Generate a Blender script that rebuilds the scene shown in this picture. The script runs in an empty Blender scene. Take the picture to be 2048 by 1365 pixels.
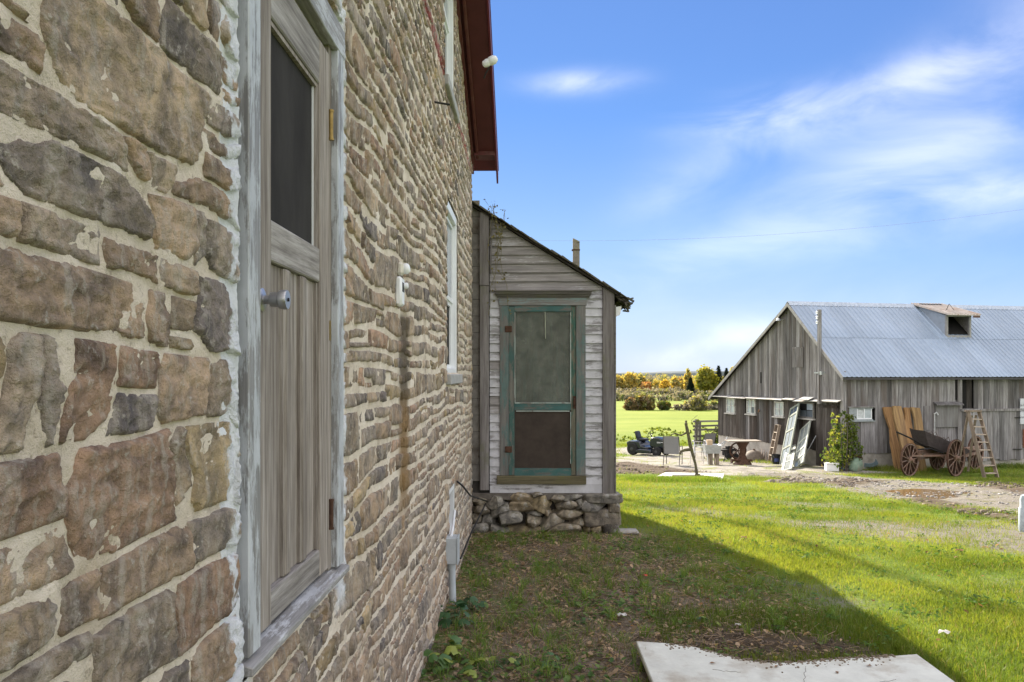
import bpy, bmesh, math, random
import numpy as np
from mathutils import Vector, Matrix
R = math.radians
random.seed(7); rng = np.random.default_rng(7)
scene = bpy.context.scene
col = scene.collection
# ------------------------------------------------------------------ camera
F = 1640.0; HOR = 748.0; PHI = R(1.083); EYE = 2.0; WX = -0.70
cam = bpy.data.cameras.new('camera'); camo = bpy.data.objects.new('camera', cam); col.objects.link(camo)
camo.location = (0, 0, EYE); camo.rotation_euler = (R(90), 0, PHI)
cam.sensor_width = 36; cam.lens = 36*F/2048; cam.shift_y = (HOR-682.5)/2048
cam.clip_start = 0.05; cam.clip_end = 6000
scene.camera = camo
# ------------------------------------------------------------------ light
SUN_EL, SUN_AZ = R(27.8), R(-16)       # azimuth measured from +Y towards +X
sun = bpy.data.lights.new('sun', 'SUN'); suno = bpy.data.objects.new('sun', sun); col.objects.link(suno)
sun.energy = 2.7; sun.angle = R(0.55); sun.color = (1.0, 0.90, 0.76)
sd = Vector((math.sin(SUN_AZ)*math.cos(SUN_EL), math.cos(SUN_AZ)*math.cos(SUN_EL), math.sin(SUN_EL)))
suno.rotation_euler = sd.to_track_quat('Z', 'Y').to_euler(); suno.location = (0, 0, 30)
scene.view_settings.view_transform = 'Standard'; scene.view_settings.look = 'None'
scene.view_settings.gamma = 1; scene.view_settings.use_curve_mapping = False
scene.view_settings.exposure = 2.35
world = bpy.data.worlds.new('World'); scene.world = world; world.use_nodes = True

class NT:
    def __init__(s, name=None, tree=None):
        if tree is None:
            s.m = bpy.data.materials.new(name); s.m.use_nodes = True; s.t = s.m.node_tree
            s.b = s.t.nodes['Principled BSDF']; s.b.inputs['Roughness'].default_value = .85
            s.b.inputs['Specular IOR Level'].default_value = .25
        else: s.t = tree
    def put(s, sock, v):
        if isinstance(v, bpy.types.NodeSocket): s.t.links.new(v, sock)
        elif v is not None:
            try: sock.default_value = v
            except Exception: sock.default_value = tuple(v)+(1,) if len(v) == 3 else v
    def n(s, typ, ins=None, **at):
        nd = s.t.nodes.new(typ)
        for k, v in at.items(): setattr(nd, k, v)
        for k, v in (ins or {}).items(): s.put(nd.inputs[k], v)
        return nd
    def co(s, k='Object'): return s.n('ShaderNodeTexCoord').outputs[k]
    def pos(s): return s.n('ShaderNodeNewGeometry').outputs['Position']
    def map(s, v, sc=(1, 1, 1), loc=(0, 0, 0), rot=(0, 0, 0)):
        return s.n('ShaderNodeMapping', {'Vector': v, 'Scale': sc, 'Location': loc, 'Rotation': rot}).outputs[0]
    def noise(s, v, sc, det=4, ro=.6, dist=0):
        return s.n('ShaderNodeTexNoise', {'Vector': v, 'Scale': sc, 'Detail': det, 'Roughness': ro, 'Distortion': dist}).outputs['Fac']
    def vor(s, v, sc, feat='F1'):
        return s.n('ShaderNodeTexVoronoi', {'Vector': v, 'Scale': sc}, feature=feat).outputs['Distance']
    def ramp(s, f, stops):
        nd = s.n('ShaderNodeValToRGB', {'Fac': f}); el = nd.color_ramp.elements
        while len(el) < len(stops): el.new(.5)
        for e, (p, c) in zip(el, stops):
            e.position = p; e.color = (c, c, c, 1) if isinstance(c, (int, float)) else tuple(c)+(1,)
        return nd.outputs[0]
    def mix(s, f, a, b, mode='MIX'):
        nd = s.n('ShaderNodeMix', data_type='RGBA', blend_type=mode)
        s.put(nd.inputs[0], f); s.put(nd.inputs[6], c4(a)); s.put(nd.inputs[7], c4(b))
        return nd.outputs[2]
    def m_(s, op, a, b=None, c=None, clamp=False):
        nd = s.n('ShaderNodeMath', operation=op, use_clamp=clamp)
        for i, v in enumerate((a, b, c)):
            if v is not None: s.put(nd.inputs[i], v)
        return nd.outputs[0]
    def mr(s, v, a, b, c=0, d=1):
        return s.n('ShaderNodeMapRange', {'Value': v, 'From Min': a, 'From Max': b, 'To Min': c, 'To Max': d}, interpolation_type='SMOOTHSTEP').outputs[0]
    def sep(s, v):
        nd = s.n('ShaderNodeSeparateXYZ', {'Vector': v}); return nd.outputs
    def attr(s, name, o='Color'): return s.n('ShaderNodeAttribute', attribute_name=name).outputs[o]
    def rnd(s): return s.n('ShaderNodeObjectInfo').outputs['Random']
    def bump(s, h, st=.5, di=.01, nrm=None):
        nd = s.n('ShaderNodeBump', {'Height': h, 'Strength': st, 'Distance': di})
        if nrm is not None: s.put(nd.inputs['Normal'], nrm)
        return nd.outputs[0]
    def out(s, colr=None, rough=None, nrm=None, metal=None, spec=None):
        if colr is not None: s.put(s.b.inputs['Base Color'], c4(colr))
        if rough is not None: s.put(s.b.inputs['Roughness'], rough)
        if nrm is not None: s.put(s.b.inputs['Normal'], nrm)
        if metal is not None: s.put(s.b.inputs['Metallic'], metal)
        if spec is not None: s.put(s.b.inputs['Specular IOR Level'], spec)
        return s.m
def c4(c):
    if isinstance(c, (tuple, list)) and len(c) == 3: return tuple(c)+(1,)
    return c
# sky with drifting cirrus, all by direction
w = NT(tree=world.node_tree)
bg = world.node_tree.nodes['Background']
sky = w.n('ShaderNodeTexSky', sky_type='NISHITA', sun_disc=False, sun_elevation=SUN_EL, sun_rotation=SUN_AZ,
          altitude=200, air_density=1.25, dust_density=0.0, ozone_density=3.2)
dirn = w.co('Generated'); sx, sy, sz = w.sep(dirn)
az = w.m_('ARCTAN2', sx, sy); el = w.m_('ARCSINE', sz)
def pixdir(px, py):
    a = math.atan((px-1024)/F)-PHI; return a, math.atan((HOR-py)/F*math.cos(math.atan((px-1024)/F)))
def gauss(px, py, wx, wy, tilt=0):
    a, e = pixdir(px, py); c_, s_ = math.cos(tilt), math.sin(tilt)
    da = w.m_('SUBTRACT', az, a); de = w.m_('SUBTRACT', el, e)
    u = w.m_('ADD', w.m_('MULTIPLY', da, c_*F/wx), w.m_('MULTIPLY', de, s_*F/wx))
    v = w.m_('ADD', w.m_('MULTIPLY', da, -s_*F/wy), w.m_('MULTIPLY', de, c_*F/wy))
    r2 = w.m_('ADD', w.m_('MULTIPLY', u, u), w.m_('MULTIPLY', v, v))
    return w.m_('POWER', 2.718, w.m_('MULTIPLY', r2, -1.0))
cv = w.n('ShaderNodeCombineXYZ', {'X': az, 'Y': el, 'Z': 0}).outputs[0]
nzs = w.noise(w.map(cv, (1, 2.4, 1), rot=(0, 0, R(-18))), 5.5, 7, .55, .5)
nzs2 = w.noise(w.map(cv, (1.5, 5, 1), rot=(0, 0, R(-26))), 3.5, 5, .5, .35)
tot = None
for g, amp in (((1165, 165, 100, 20, 0), .85), ((1500, 225, 130, 32, R(6)), .85), ((1720, 205, 260, 42, R(14)), .75), ((1990, 110, 300, 75, R(28)), .5),
               ((1880, 310, 260, 60, R(15)), .6), ((1960, 385, 190, 30, 0), .8), ((1350, 385, 110, 40, R(20)), .3), ((1420, 505, 260, 45, R(12)), .38), ((1850, 460, 260, 30, R(5)), .3),
               ((1490, 665, 90, 26, 0), .45), ((1340, 722, 75, 22, 0), .4), ((1390, 695, 70, 16, R(12)), .35), ((1700, 640, 500, 90, 0), .15)):
    gg = w.m_('MULTIPLY', gauss(*g), amp); tot = gg if tot is None else w.m_('ADD', tot, gg)
# bright cloud added over the unseen part of the dome to lift the shade
fill_cloud = w.m_('MULTIPLY', w.mr(w.noise(w.map(dirn, (1, 1, 1.6)), 1.6, 6, .6, .4), .22, .60), .85)
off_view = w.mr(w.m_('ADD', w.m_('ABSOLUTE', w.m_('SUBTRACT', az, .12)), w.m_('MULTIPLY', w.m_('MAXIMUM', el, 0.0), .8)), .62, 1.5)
fill_cloud = w.m_('MULTIPLY', fill_cloud, w.m_('ADD', w.m_('MULTIPLY', off_view, .96), .03))
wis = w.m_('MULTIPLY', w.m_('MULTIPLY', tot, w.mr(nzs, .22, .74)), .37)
cl = w.m_('ADD', wis, fill_cloud, clamp=True)
skr = w.n('ShaderNodeSeparateColor', {'Color': sky.outputs[0]}).outputs[0]
def q(*c): return tuple(x/4.6*10 for x in c)
graded = w.ramp(w.m_('MULTIPLY', skr, .085), [(.17, q(.072, .225, .66)), (.25, q(.10, .30, .80)), (.40, q(.26, .47, .86)), (.70, q(.45, .61, .87)), (1.0, q(.50, .63, .86))])
graded = w.mix(.03, graded, sky.outputs[0])
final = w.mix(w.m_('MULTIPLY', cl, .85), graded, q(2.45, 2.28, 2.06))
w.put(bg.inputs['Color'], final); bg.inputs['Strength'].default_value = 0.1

# ------------------------------------------------------------------ helpers
cP, sP = math.cos(PHI), math.sin(PHI)
def at(px, py, D):
    a = (px-1024)/F
    return Vector(((-sP+cP*a)*D, (cP+sP*a)*D, EYE-(py-HOR)/F*D))
def onX(px, py, X=WX):
    a = (px-1024)/F; return at(px, py, X/(a*cP-sP))
def project(x, y, z):
    d = -sP*x+cP*y; return 1024+F*(cP*x+sP*y)/d, HOR-F*(z-EYE)/d, d
PROF_Y = [-30, 0, 10, 12, 15, 20, 24, 27, 30, 36, 45, 91, 150, 300, 600, 4000]
PROF_Z = [0, 0, 0, -.08, -.3, -.68, -.98, -1.03, -1.18, -1.5, -1.7, -2.02, -3.0, -5.3, -7, -14]
def _h(ix, iy, iz):
    n = (ix*374761393+iy*668265263+iz*2147483647) & 0xffffffff
    n = ((n ^ (n >> 13))*1274126177) & 0xffffffff
    return ((n ^ (n >> 16)) & 0xffff)/65535.0
def vnoise(x, y, z=0.0):
    x, y, z = np.broadcast_arrays(np.asarray(x, float), np.asarray(y, float), np.asarray(z, float))
    x0 = np.floor(x).astype(np.int64); y0 = np.floor(y).astype(np.int64); z0 = np.floor(z).astype(np.int64)
    fx, fy, fz = x-x0, y-y0, z-z0
    fx = fx*fx*(3-2*fx); fy = fy*fy*(3-2*fy); fz = fz*fz*(3-2*fz)
    r = 0
    for dx in (0, 1):
        for dy in (0, 1):
            for dz in (0, 1):
                r = r+_h(x0+dx, y0+dy, z0+dz)*np.where(dx, fx, 1-fx)*np.where(dy, fy, 1-fy)*np.where(dz, fz, 1-fz)
    return r*2-1
def fbm(x, y, z=0.0, o=4, g=.5):
    r = 0; a = 1; s = 0
    for k in range(o):
        r = r+a*vnoise(x*2**k+k*7.3, y*2**k+k*3.1, z*2**k+k*5.7); s += a; a *= g
    return r/s
def ground(x, y):
    x = np.asarray(x, float); y = np.asarray(y, float)
    z = np.interp(y, PROF_Y, PROF_Z)
    far = np.clip((y-6)/20, 0, 1)
    z = z+fbm(x*.35, y*.35, 1.0, 3)*(.02+.05*far)
    z = z+fbm(x*2.3, y*2.3, 4.0, 3)*.012*np.where(y < 40, 1, 0)
    return z
def gz(x, y): return float(ground(x, y))
def ghit(px, py):
    lo, hi = 2.0, 400.0
    d = 3.0
    while d < 900:
        p = at(px, py, d)
        if p.z < gz(p.x, p.y): break
        d *= 1.01
    p.z = gz(p.x, p.y); return p
def tag(o, label=None, cat=None, group=None, kind=None):
    if label: o['label'] = label
    if cat: o['category'] = cat
    if group: o['group'] = group
    if kind: o['kind'] = kind
    return o
def empty(name, loc, rz=0, label=None, cat=None, group=None, kind=None, sc=1):
    o = bpy.data.objects.new(name, None); col.objects.link(o); o.location = loc; o.rotation_euler = (0, 0, rz)
    o.empty_display_size = .2; o.scale = (sc, sc, sc)
    return tag(o, label, cat, group, kind)
def link(name, me, mat=None, parent=None, loc=None, rot=None, kind=None):
    o = bpy.data.objects.new(name, me); col.objects.link(o)
    if mat is not None and not me.materials: me.materials.append(mat)
    if parent is not None: o.parent = parent
    if loc is not None: o.location = loc
    if rot is not None: o.rotation_euler = rot
    if kind: o['kind'] = kind
    return o
def npmesh(name, v, faces, cols=None, seed=None, smooth=False):
    """v (n,3); faces: (m,k) array or list of arrays"""
    me = bpy.data.meshes.new(name)
    if not isinstance(faces, list): faces = [faces]
    faces = [f for f in faces if len(f)]
    v = np.asarray(v, np.float32)
    lv = np.concatenate([f.reshape(-1) for f in faces]).astype(np.int32)
    tl = np.concatenate([np.full(len(f), f.shape[1]) for f in faces]).astype(np.int32)
    me.vertices.add(len(v)); me.vertices.foreach_set('co', v.reshape(-1))
    me.loops.add(len(lv)); me.loops.foreach_set('vertex_index', lv)
    me.polygons.add(len(tl)); me.polygons.foreach_set('loop_start', np.concatenate([[0], np.cumsum(tl)[:-1]]).astype(np.int32))
    me.polygons.foreach_set('loop_total', tl)
    if smooth: me.polygons.foreach_set('use_smooth', np.ones(len(tl), bool))
    me.update(calc_edges=True)
    if cols is not None:
        a = me.color_attributes.new('tint', 'FLOAT_COLOR', 'POINT')
        c = np.ones((len(v), 4), np.float32); c[:, :cols.shape[1]] = cols; a.data.foreach_set('color', c.reshape(-1))
    if seed is not None:
        a = me.attributes.new('seed', 'FLOAT', 'POINT'); a.data.foreach_set('value', np.asarray(seed, np.float32))
    me.validate()
    return me
class MB:
    def __init__(s): s.v = []; s.f = []
    def add(s, vs, fs, M=None):
        b = len(s.v)
        for p in vs:
            p = Vector(p); s.v.append(M @ p if M is not None else p)
        s.f += [tuple(i+b for i in f) for f in fs]; return s
    def box(s, x0, x1, y0, y1, z0, z1, M=None):
        vs = [(x, y, z) for z in (z0, z1) for y in (y0, y1) for x in (x0, x1)]
        return s.add(vs, [(0, 2, 3, 1), (4, 5, 7, 6), (0, 1, 5, 4), (2, 6, 7, 3), (0, 4, 6, 2), (1, 3, 7, 5)], M)
    def prism(s, pts, a, b, ax='y', M=None):
        n = len(pts)
        def mk(p, t): return {'y': (p[0], t, p[1]), 'x': (t, p[0], p[1]), 'z': (p[0], p[1], t)}[ax]
        vs = [mk(p, a) for p in pts]+[mk(p, b) for p in pts]
        fs = [tuple(range(n)), tuple(range(2*n-1, n-1, -1))]+[(i, i+n, (i+1) % n+n, (i+1) % n) for i in range(n)]
        return s.add(vs, fs, M)
    def tube(s, pts, r, n=8, cap=True, M=None):
        pts = [Vector(p) for p in pts]; rs = r if isinstance(r, (list, tuple)) else [r]*len(pts)
        vs = []; fs = []
        up = None
        for i, p in enumerate(pts):
            d = (pts[min(i+1, len(pts)-1)]-pts[max(i-1, 0)]).normalized()
            if up is None: up = Vector((0, 0, 1)) if abs(d.z) < .9 else Vector((1, 0, 0))
            x = d.cross(up).normalized(); y = x.cross(d).normalized(); up = y
            for k in range(n):
                a = 2*math.pi*k/n; vs.append(p+x*math.cos(a)*rs[i]+y*math.sin(a)*rs[i])
        for i in range(len(pts)-1):
            for k in range(n):
                fs.append((i*n+k, i*n+(k+1) % n, (i+1)*n+(k+1) % n, (i+1)*n+k))
        if cap: fs += [tuple(range(n-1, -1, -1)), tuple((len(pts)-1)*n+k for k in range(n))]
        return s.add(vs, fs, M)
    def lathe(s, prof, n=20, M=None):
        vs = []; fs = []
        for r, z in prof:
            for k in range(n):
                a = 2*math.pi*k/n; vs.append((r*math.cos(a), r*math.sin(a), z))
        for i in range(len(prof)-1):
            for k in range(n): fs.append((i*n+k, i*n+(k+1) % n, (i+1)*n+(k+1) % n, (i+1)*n+k))
        fs += [tuple(range(n-1, -1, -1)), tuple((len(prof)-1)*n+k for k in range(n))]
        return s.add(vs, fs, M)
    def bar(s, a, b, wd, th, up=(0, 0, 1), M=None):
        a = Vector(a); b = Vector(b); d = (b-a); L = d.length; d.normalize()
        u = Vector(up); x = d.cross(u)
        if x.length < 1e-3: x = d.cross(Vector((1, 0, 0)))
        x.normalize(); y = x.cross(d).normalized()
        Mx = Matrix((( x.x, d.x, y.x, a.x), (x.y, d.y, y.y, a.y), (x.z, d.z, y.z, a.z), (0, 0, 0, 1)))
        if M is not None: Mx = M @ Mx
        return s.box(-wd/2, wd/2, 0, L, -th/2, th/2, Mx)
    def mesh(s, name, bevel=0, smooth=False):
        me = bpy.data.meshes.new(name); me.from_pydata([tuple(v) for v in s.v], [], s.f); me.update()
        if bevel:
            bm = bmesh.new(); bm.from_mesh(me)
            bmesh.ops.recalc_face_normals(bm, faces=bm.faces)
            es = [e for e in bm.edges if len(e.link_faces) == 2 and e.calc_face_angle(0) > .6]
            bmesh.ops.bevel(bm, geom=es, offset=bevel, segments=1, affect='EDGES', clamp_overlap=True)
            bm.to_mesh(me); bm.free()
        else:
            bm = bmesh.new(); bm.from_mesh(me); bmesh.ops.recalc_face_normals(bm, faces=bm.faces); bm.to_mesh(me); bm.free()
        if smooth:
            for p in me.polygons: p.use_smooth = True
            me.set_sharp_from_angle(angle=R(40))
        return me
    def build(s, name, mat, parent=None, bevel=0, smooth=False, loc=None, rot=None, kind=None):
        return link(name, s.mesh(name, bevel, smooth), mat, parent, loc, rot, kind)
def rotm(ax, a): return Matrix.Rotation(a, 4, ax)
def T(x, y, z): return Matrix.Translation((x, y, z))
def copy_tree(o, parent=None):
    c = o.copy(); col.objects.link(c)
    if parent is not None: c.parent = parent; c.matrix_parent_inverse = o.matrix_parent_inverse.copy()
    for ch in list(o.children): copy_tree(ch, c)
    return c
# ------------------------------------------------------------------ materials
MT = {}
def simple(name, c, rough=.7, metal=0, nsc=12, var=.25, bump=.2, spec=.3, dirt=None, bd=.004):
    if name in MT: return MT[name]
    m = NT(name); o = m.co(); f = m.noise(o, nsc, 5, .65)
    a = tuple(x*(1-var) for x in c); b = tuple(min(1, x*(1+var)) for x in c)
    cc = m.ramp(f, [(.3, a), (.7, b)])
    if dirt: cc = m.mix(m.ramp(m.noise(o, nsc*.45, 6, .7), [(.5, 0.), (.68, .9)]), cc, dirt)
    MT[name] = m.out(cc, rough, m.bump(m.noise(o, nsc*4, 4), bump, bd), metal, spec); return MT[name]
def wood(name, base, dark, axis='z', sc=1.0, light=None, stain=None, moss=None, rough=.85, var=.35, bstr=.6, streakf=.5):
    """weathered grain running along axis; each piece shifts the pattern by its own random"""
    m = NT(name); o = m.co(); r = m.rnd()
    off = m.n('ShaderNodeVectorMath', {0: o, 1: m.n('ShaderNodeCombineXYZ', {'X': m.m_('MULTIPLY', r, 37.), 'Y': m.m_('MULTIPLY', r, 91.), 'Z': m.m_('MULTIPLY', r, 53.)}).outputs[0]}, operation='ADD').outputs[0]
    s = {'z': (1, 1, .045), 'x': (.045, 1, 1), 'y': (1, .045, 1)}[axis]
    g = m.noise(m.map(off, s), 34*sc, 8, .68, .25); g2 = m.noise(m.map(off, tuple(max(q, .12) for q in s)), 6*sc, 4, .6)
    g3 = m.noise(m.map(off, s), 140*sc, 4, .7)
    c = m.ramp(g, [(.25, dark), (.52, base), (.78, light or tuple(min(1, x*1.35) for x in base))])
    c = m.mix(m.mr(g2, .3, .75), m.mix(1., c, (.62, .6, .58), 'MULTIPLY'), c)
    c = m.mix(m.m_('MULTIPLY', m.mr(g3, .45, .75), .45), c, m.mix(1., c, (.35, .33, .32), 'MULTIPLY'))
    v = m.mr(r, 0, 1, 1-var, 1+var*.8); vv = m.n('ShaderNodeCombineXYZ', {'X': v, 'Y': v, 'Z': v}).outputs[0]
    c = m.mix(1., c, vv, 'MULTIPLY')
    if stain: c = m.mix(m.m_('MULTIPLY', m.mr(m.noise(m.map(off, tuple(max(q, .18) for q in s)), 2.2*sc, 5, .6), .48, .68), streakf), c, stain)
    if moss: c = m.mix(m.m_('MULTIPLY', m.mr(m.noise(off, 3*sc, 6, .7), .5, .7), .7), c, moss)
    h = m.m_('ADD', g, m.m_('MULTIPLY', g3, .5))
    return m.out(c, rough, m.bump(h, bstr, .004), 0, .2)
def paint(name, c, under, axis='z', amt=.5, sc=1., rough=.6):
    """old paint flaking off grey wood"""
    m = NT(name); o = m.co(); r = m.rnd()
    off = m.n('ShaderNodeVectorMath', {0: o, 1: m.n('ShaderNodeCombineXYZ', {'X': m.m_('MULTIPLY', r, 17.), 'Y': m.m_('MULTIPLY', r, 31.), 'Z': m.m_('MULTIPLY', r, 23.)}).outputs[0]}, operation='ADD').outputs[0]
    s = {'z': (1, 1, .05), 'x': (.05, 1, 1), 'y': (1, .05, 1)}[axis]
    g = m.noise(m.map(off, s), 40*sc, 6, .7)
    wd_ = m.ramp(g, [(.3, tuple(x*.5 for x in under)), (.7, tuple(x*1.15 for x in under))])
    pc = m.mix(m.mr(m.noise(off, 7, 5), .3, .7), c, tuple(x*.78 for x in c))
    s2 = tuple(max(q, .25) for q in s)
    f = m.m_('ADD', m.m_('MULTIPLY', m.noise(m.map(off, s2), 9*sc, 7, .75), .75), m.m_('MULTIPLY', g, .25))
    f = m.mr(f, .5-.18*(amt*2-1)-.035, .5-.18*(amt*2-1)+.035)
    f = m.m_('MULTIPLY', f, m.mr(m.noise(off, 2.1, 4), .2, .5, .6, 1.))
    cc = m.mix(f, wd_, pc)
    h = m.m_('ADD', m.m_('MULTIPLY', f, .6), g)
    return m.out(cc, rough, m.bump(h, .45, .003), 0, .3)
WOODG = (.30, .285, .27); WOODD = (.10, .092, .088)
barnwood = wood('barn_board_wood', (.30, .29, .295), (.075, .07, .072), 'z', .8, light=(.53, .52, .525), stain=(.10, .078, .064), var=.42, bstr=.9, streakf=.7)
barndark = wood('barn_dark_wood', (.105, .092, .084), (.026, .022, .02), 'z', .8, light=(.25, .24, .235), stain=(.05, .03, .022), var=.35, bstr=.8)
porchwood_x = paint('clapboard_bare', (.50, .49, .51), (.33, .31, .305), 'x', .30)
porchwood_w = paint('clapboard_white', (.60, .60, .64), (.31, .30, .305), 'x', .62)
postwood = wood('porch_post_wood', (.25, .235, .235), (.10, .09, .085), 'z', 1., moss=(.15, .15, .10), var=.15)
trimwood = wood('porch_trim_wood', (.25, .24, .235), (.09, .085, .08), 'x', 1., moss=(.13, .14, .07), var=.15)
mosswood = wood('mossy_wood', (.20, .18, .11), (.08, .07, .045), 'x', 1., moss=(.13, .13, .045), var=.15)
doorwood = wood('door_grey_wood', (.37, .33, .295), (.11, .092, .08), 'z', 1.6, light=(.55, .53, .52), var=.12, bstr=.5)
doorwood_y = wood('door_grey_rail_wood', (.36, .34, .325), (.14, .125, .115), 'y', 1.6, light=(.56, .54, .53), var=.1, bstr=.5)
casing = paint('casing_grey_paint', (.50, .525, .56), (.30, .295, .295), 'z', .55, 1.5)
casing_y = paint('sill_grey_paint', (.50, .51, .53), (.33, .32, .31), 'y', .38, 1.5)
teal = paint('teal_flaking_paint', (.055, .125, .115), (.19, .185, .165), 'z', .52, 1.)
teal_x = paint('teal_flaking_paint_rail', (.055, .14, .135), (.18, .175, .16), 'x', .60, 1.)
tealfaded = paint('teal_faded_casing', (.12, .185, .18), (.20, .195, .185), 'z', .5, 1.)
whitepvc = simple('white_window_vinyl', (.78, .80, .82), .4, 0, 6, .05, .02)
pvcgrey = simple('grey_pvc', (.42, .46, .49), .5, 0, 8, .12, .05)
rust = simple('rusty_iron', (.085, .045, .03), .85, .2, 25, .5, .6)
darkiron = simple('dark_iron', (.03, .028, .028), .7, .4, 20, .4, .4)
blackpl = simple('black_plastic', (.014, .015, .018), .35, 0, 8, .3, .02)
rubber = simple('black_rubber', (.018, .018, .019), .8, 0, 20, .3, .2)
steel = simple('galvanised_steel', (.45, .47, .48), .45, .6, 10, .2, .1)
chrome = simple('dull_chrome', (.42, .42, .43), .42, .95, 12, .08, .03)
brass = simple('aged_brass', (.30, .21, .07), .5, .7, 20, .3, .2)
concrete = simple('concrete', (.38, .36, .325), .9, 0, 5, .18, .5, dirt=(.22, .2, .165), bd=.006)
slabm = simple('pale_concrete', (.63, .635, .575), .85, 0, 6, .10, .5, dirt=(.42, .38, .31), bd=.005)
red = simple('maroon_metal', (.13, .022, .030), .5, 0, 4, .12, .05)
redb = simple('maroon_painted_board', (.12, .035, .038), .65, 0, 9, .25, .1, dirt=(.15, .07, .065))
glassm = NT('dark_glass').out((.015, .017, .02), .12, spec=.6)
glassb = simple('window_glass_painted_sheen', (.26, .29, .34), .15, 0, 2, .3, .0, spec=.8)  # bright reflection in the upper panes, painted as a pale glass colour
barnglass = simple('barn_window_glass', (.42, .47, .52), .2, 0, 3, .25, .0, spec=.8)
darkin = simple('dark_interior', (.012, .011, .011), .9)
screenm = NT('insect_screen')
_o = screenm.co()
_c = screenm.mix(screenm.mr(screenm.noise(screenm.map(_o, (1, 1, .35)), 4, 6, .65), .3, .7), (.032, .030, .030), (.052, .049, .048))
screenm = screenm.out(_c, 1., spec=.08)
def onY(px, py, Y):
    a = (px-1024)/F; return at(px, py, Y/(cP+sP*a))
# ------------------------------------------------------------------ ground
def polyW(pts): return np.array([[p.x, p.y] for p in (ghit(*q) for q in pts)])
def sdist(P, X, Y):
    """signed distance, negative inside"""
    d = np.full(X.shape, 1e9); ins = np.zeros(X.shape, bool); n = len(P)
    for i in range(n):
        ax, ay = P[i]; bx, by = P[(i+1) % n]; ex, ey = bx-ax, by-ay
        t = np.clip(((X-ax)*ex+(Y-ay)*ey)/(ex*ex+ey*ey+1e-9), 0, 1)
        d = np.minimum(d, np.hypot(X-ax-t*ex, Y-ay-t*ey))
        c = ((ay > Y) != (by > Y)) & (X < (bx-ax)*(Y-ay)/(by-ay+1e-12)+ax); ins ^= c
    return np.where(ins, -d, d)
REG = {
 'litter': [np.array([[-.8, -4], [1.3, -4], [1.2, 3.6], [2.0, 5.2], [2.25, 6.3], [2.0, 7.6], [1.75, 9.0], [1.35, 10.6], [-.8, 10.6]])],
 'soil': [polyW([(1330, 1312), (1345, 1272), (1430, 1258), (1560, 1262), (1700, 1278), (1770, 1300), (1790, 1330)])],
 'gravel': [polyW([(1440, 1026), (1560, 1040), (1720, 1042), (1900, 1046), (2060, 1038), (2600, 1040), (2600, 1190), (2060, 1118), (1900, 1092), (1740, 1074), (1560, 1056)])],
 'track': [polyW([(1500, 948), (1620, 946), (1760, 958), (1900, 968), (2060, 980), (2500, 990), (2500, 1040), (2060, 1040), (1940, 1018), (1830, 1006), (1740, 992), (1640, 968)])],
 'yard': [polyW([(1225, 897), (1300, 893), (1380, 893), (1440, 898), (1500, 915), (1600, 926), (1700, 940), (1790, 946), (1640, 950), (1560, 951), (1430, 953), (1330, 948), (1225, 928), (1225, 915), (1270, 912), (1225, 905)])],
 'worn': [polyW([(1280, 1012), (1420, 1015), (1600, 1038), (1600, 1052), (1400, 1036), (1290, 1018)]), polyW([(1560, 1165), (1650, 1178), (1740, 1225), (1690, 1235), (1610, 1200)]), polyW([(1500, 998), (1700, 1008), (1860, 1030), (1700, 1026), (1520, 1010)]), polyW([(1960, 1150), (2060, 1160), (2060, 1200), (1990, 1190)])],
 'mud': [polyW([(1215, 926), (1270, 927), (1340, 938), (1420, 943), (1390, 952), (1240, 948), (1215, 946)]),
         polyW([(1680, 958), (1760, 962), (1700, 974), (1640, 966)]), polyW([(1790, 1003), (1930, 1028), (2060, 1052), (2060, 1036), (1930, 1012), (1820, 996)]),
         polyW([(1950, 972), (2090, 996), (2090, 980), (1990, 964)])],
}
PUD = polyW([(1790, 980), (1850, 976), (1905, 984), (1900, 996), (1860, 998), (1815, 990)])
def mask(name, X, Y, soft=.25, wob=.35, sc=.9):
    d = np.full(X.shape, 1e9)
    for P in REG[name]: d = np.minimum(d, sdist(P, X, Y))
    d = d+fbm(X*sc, Y*sc, 9.0, 4)*wob+fbm(X*4, Y*4, 2., 3)*wob*.5
    return np.clip(.5-d/soft*.5, 0, 1)
def axis(a, b, n1, outer, ratio=1.25):
    core = list(np.linspace(a, b, n1)); st = core[1]-core[0]; lo = []; x = a; s = st
    while x > -outer: s *= ratio; x -= s; lo.append(x)
    hi = []; x = b; s = st
    while x < outer: s *= ratio; x += s; hi.append(x)
    return np.array(lo[::-1]+core+hi)
gxs = axis(-1.0, 13.0, 175, 3000, 1.22); gys = axis(3.5, 33.0, 330, 4000, 1.12)
GX, GY = np.meshgrid(gxs, gys); GZ = ground(GX, GY)
msk = {k: mask(k, GX, GY, .3 if k != 'litter' else .8, .35) for k in REG}
GZ = GZ+msk['mud']*fbm(GX*3, GY*3, 3., 3)*.09+msk['track']*(fbm(GX*4, GY*4, 8., 3)*.05)-msk['soil']*.02
pd = sdist(PUD, GX, GY)+fbm(GX*2, GY*2, 1., 3)*.25
PC = PUD.mean(0); PZ = gz(*PC)+.0
GZ = np.where(pd < .4, GZ*(1-np.clip(.5-pd, 0, 1))+(PZ-.05)*np.clip(.5-pd, 0, 1), GZ)
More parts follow.
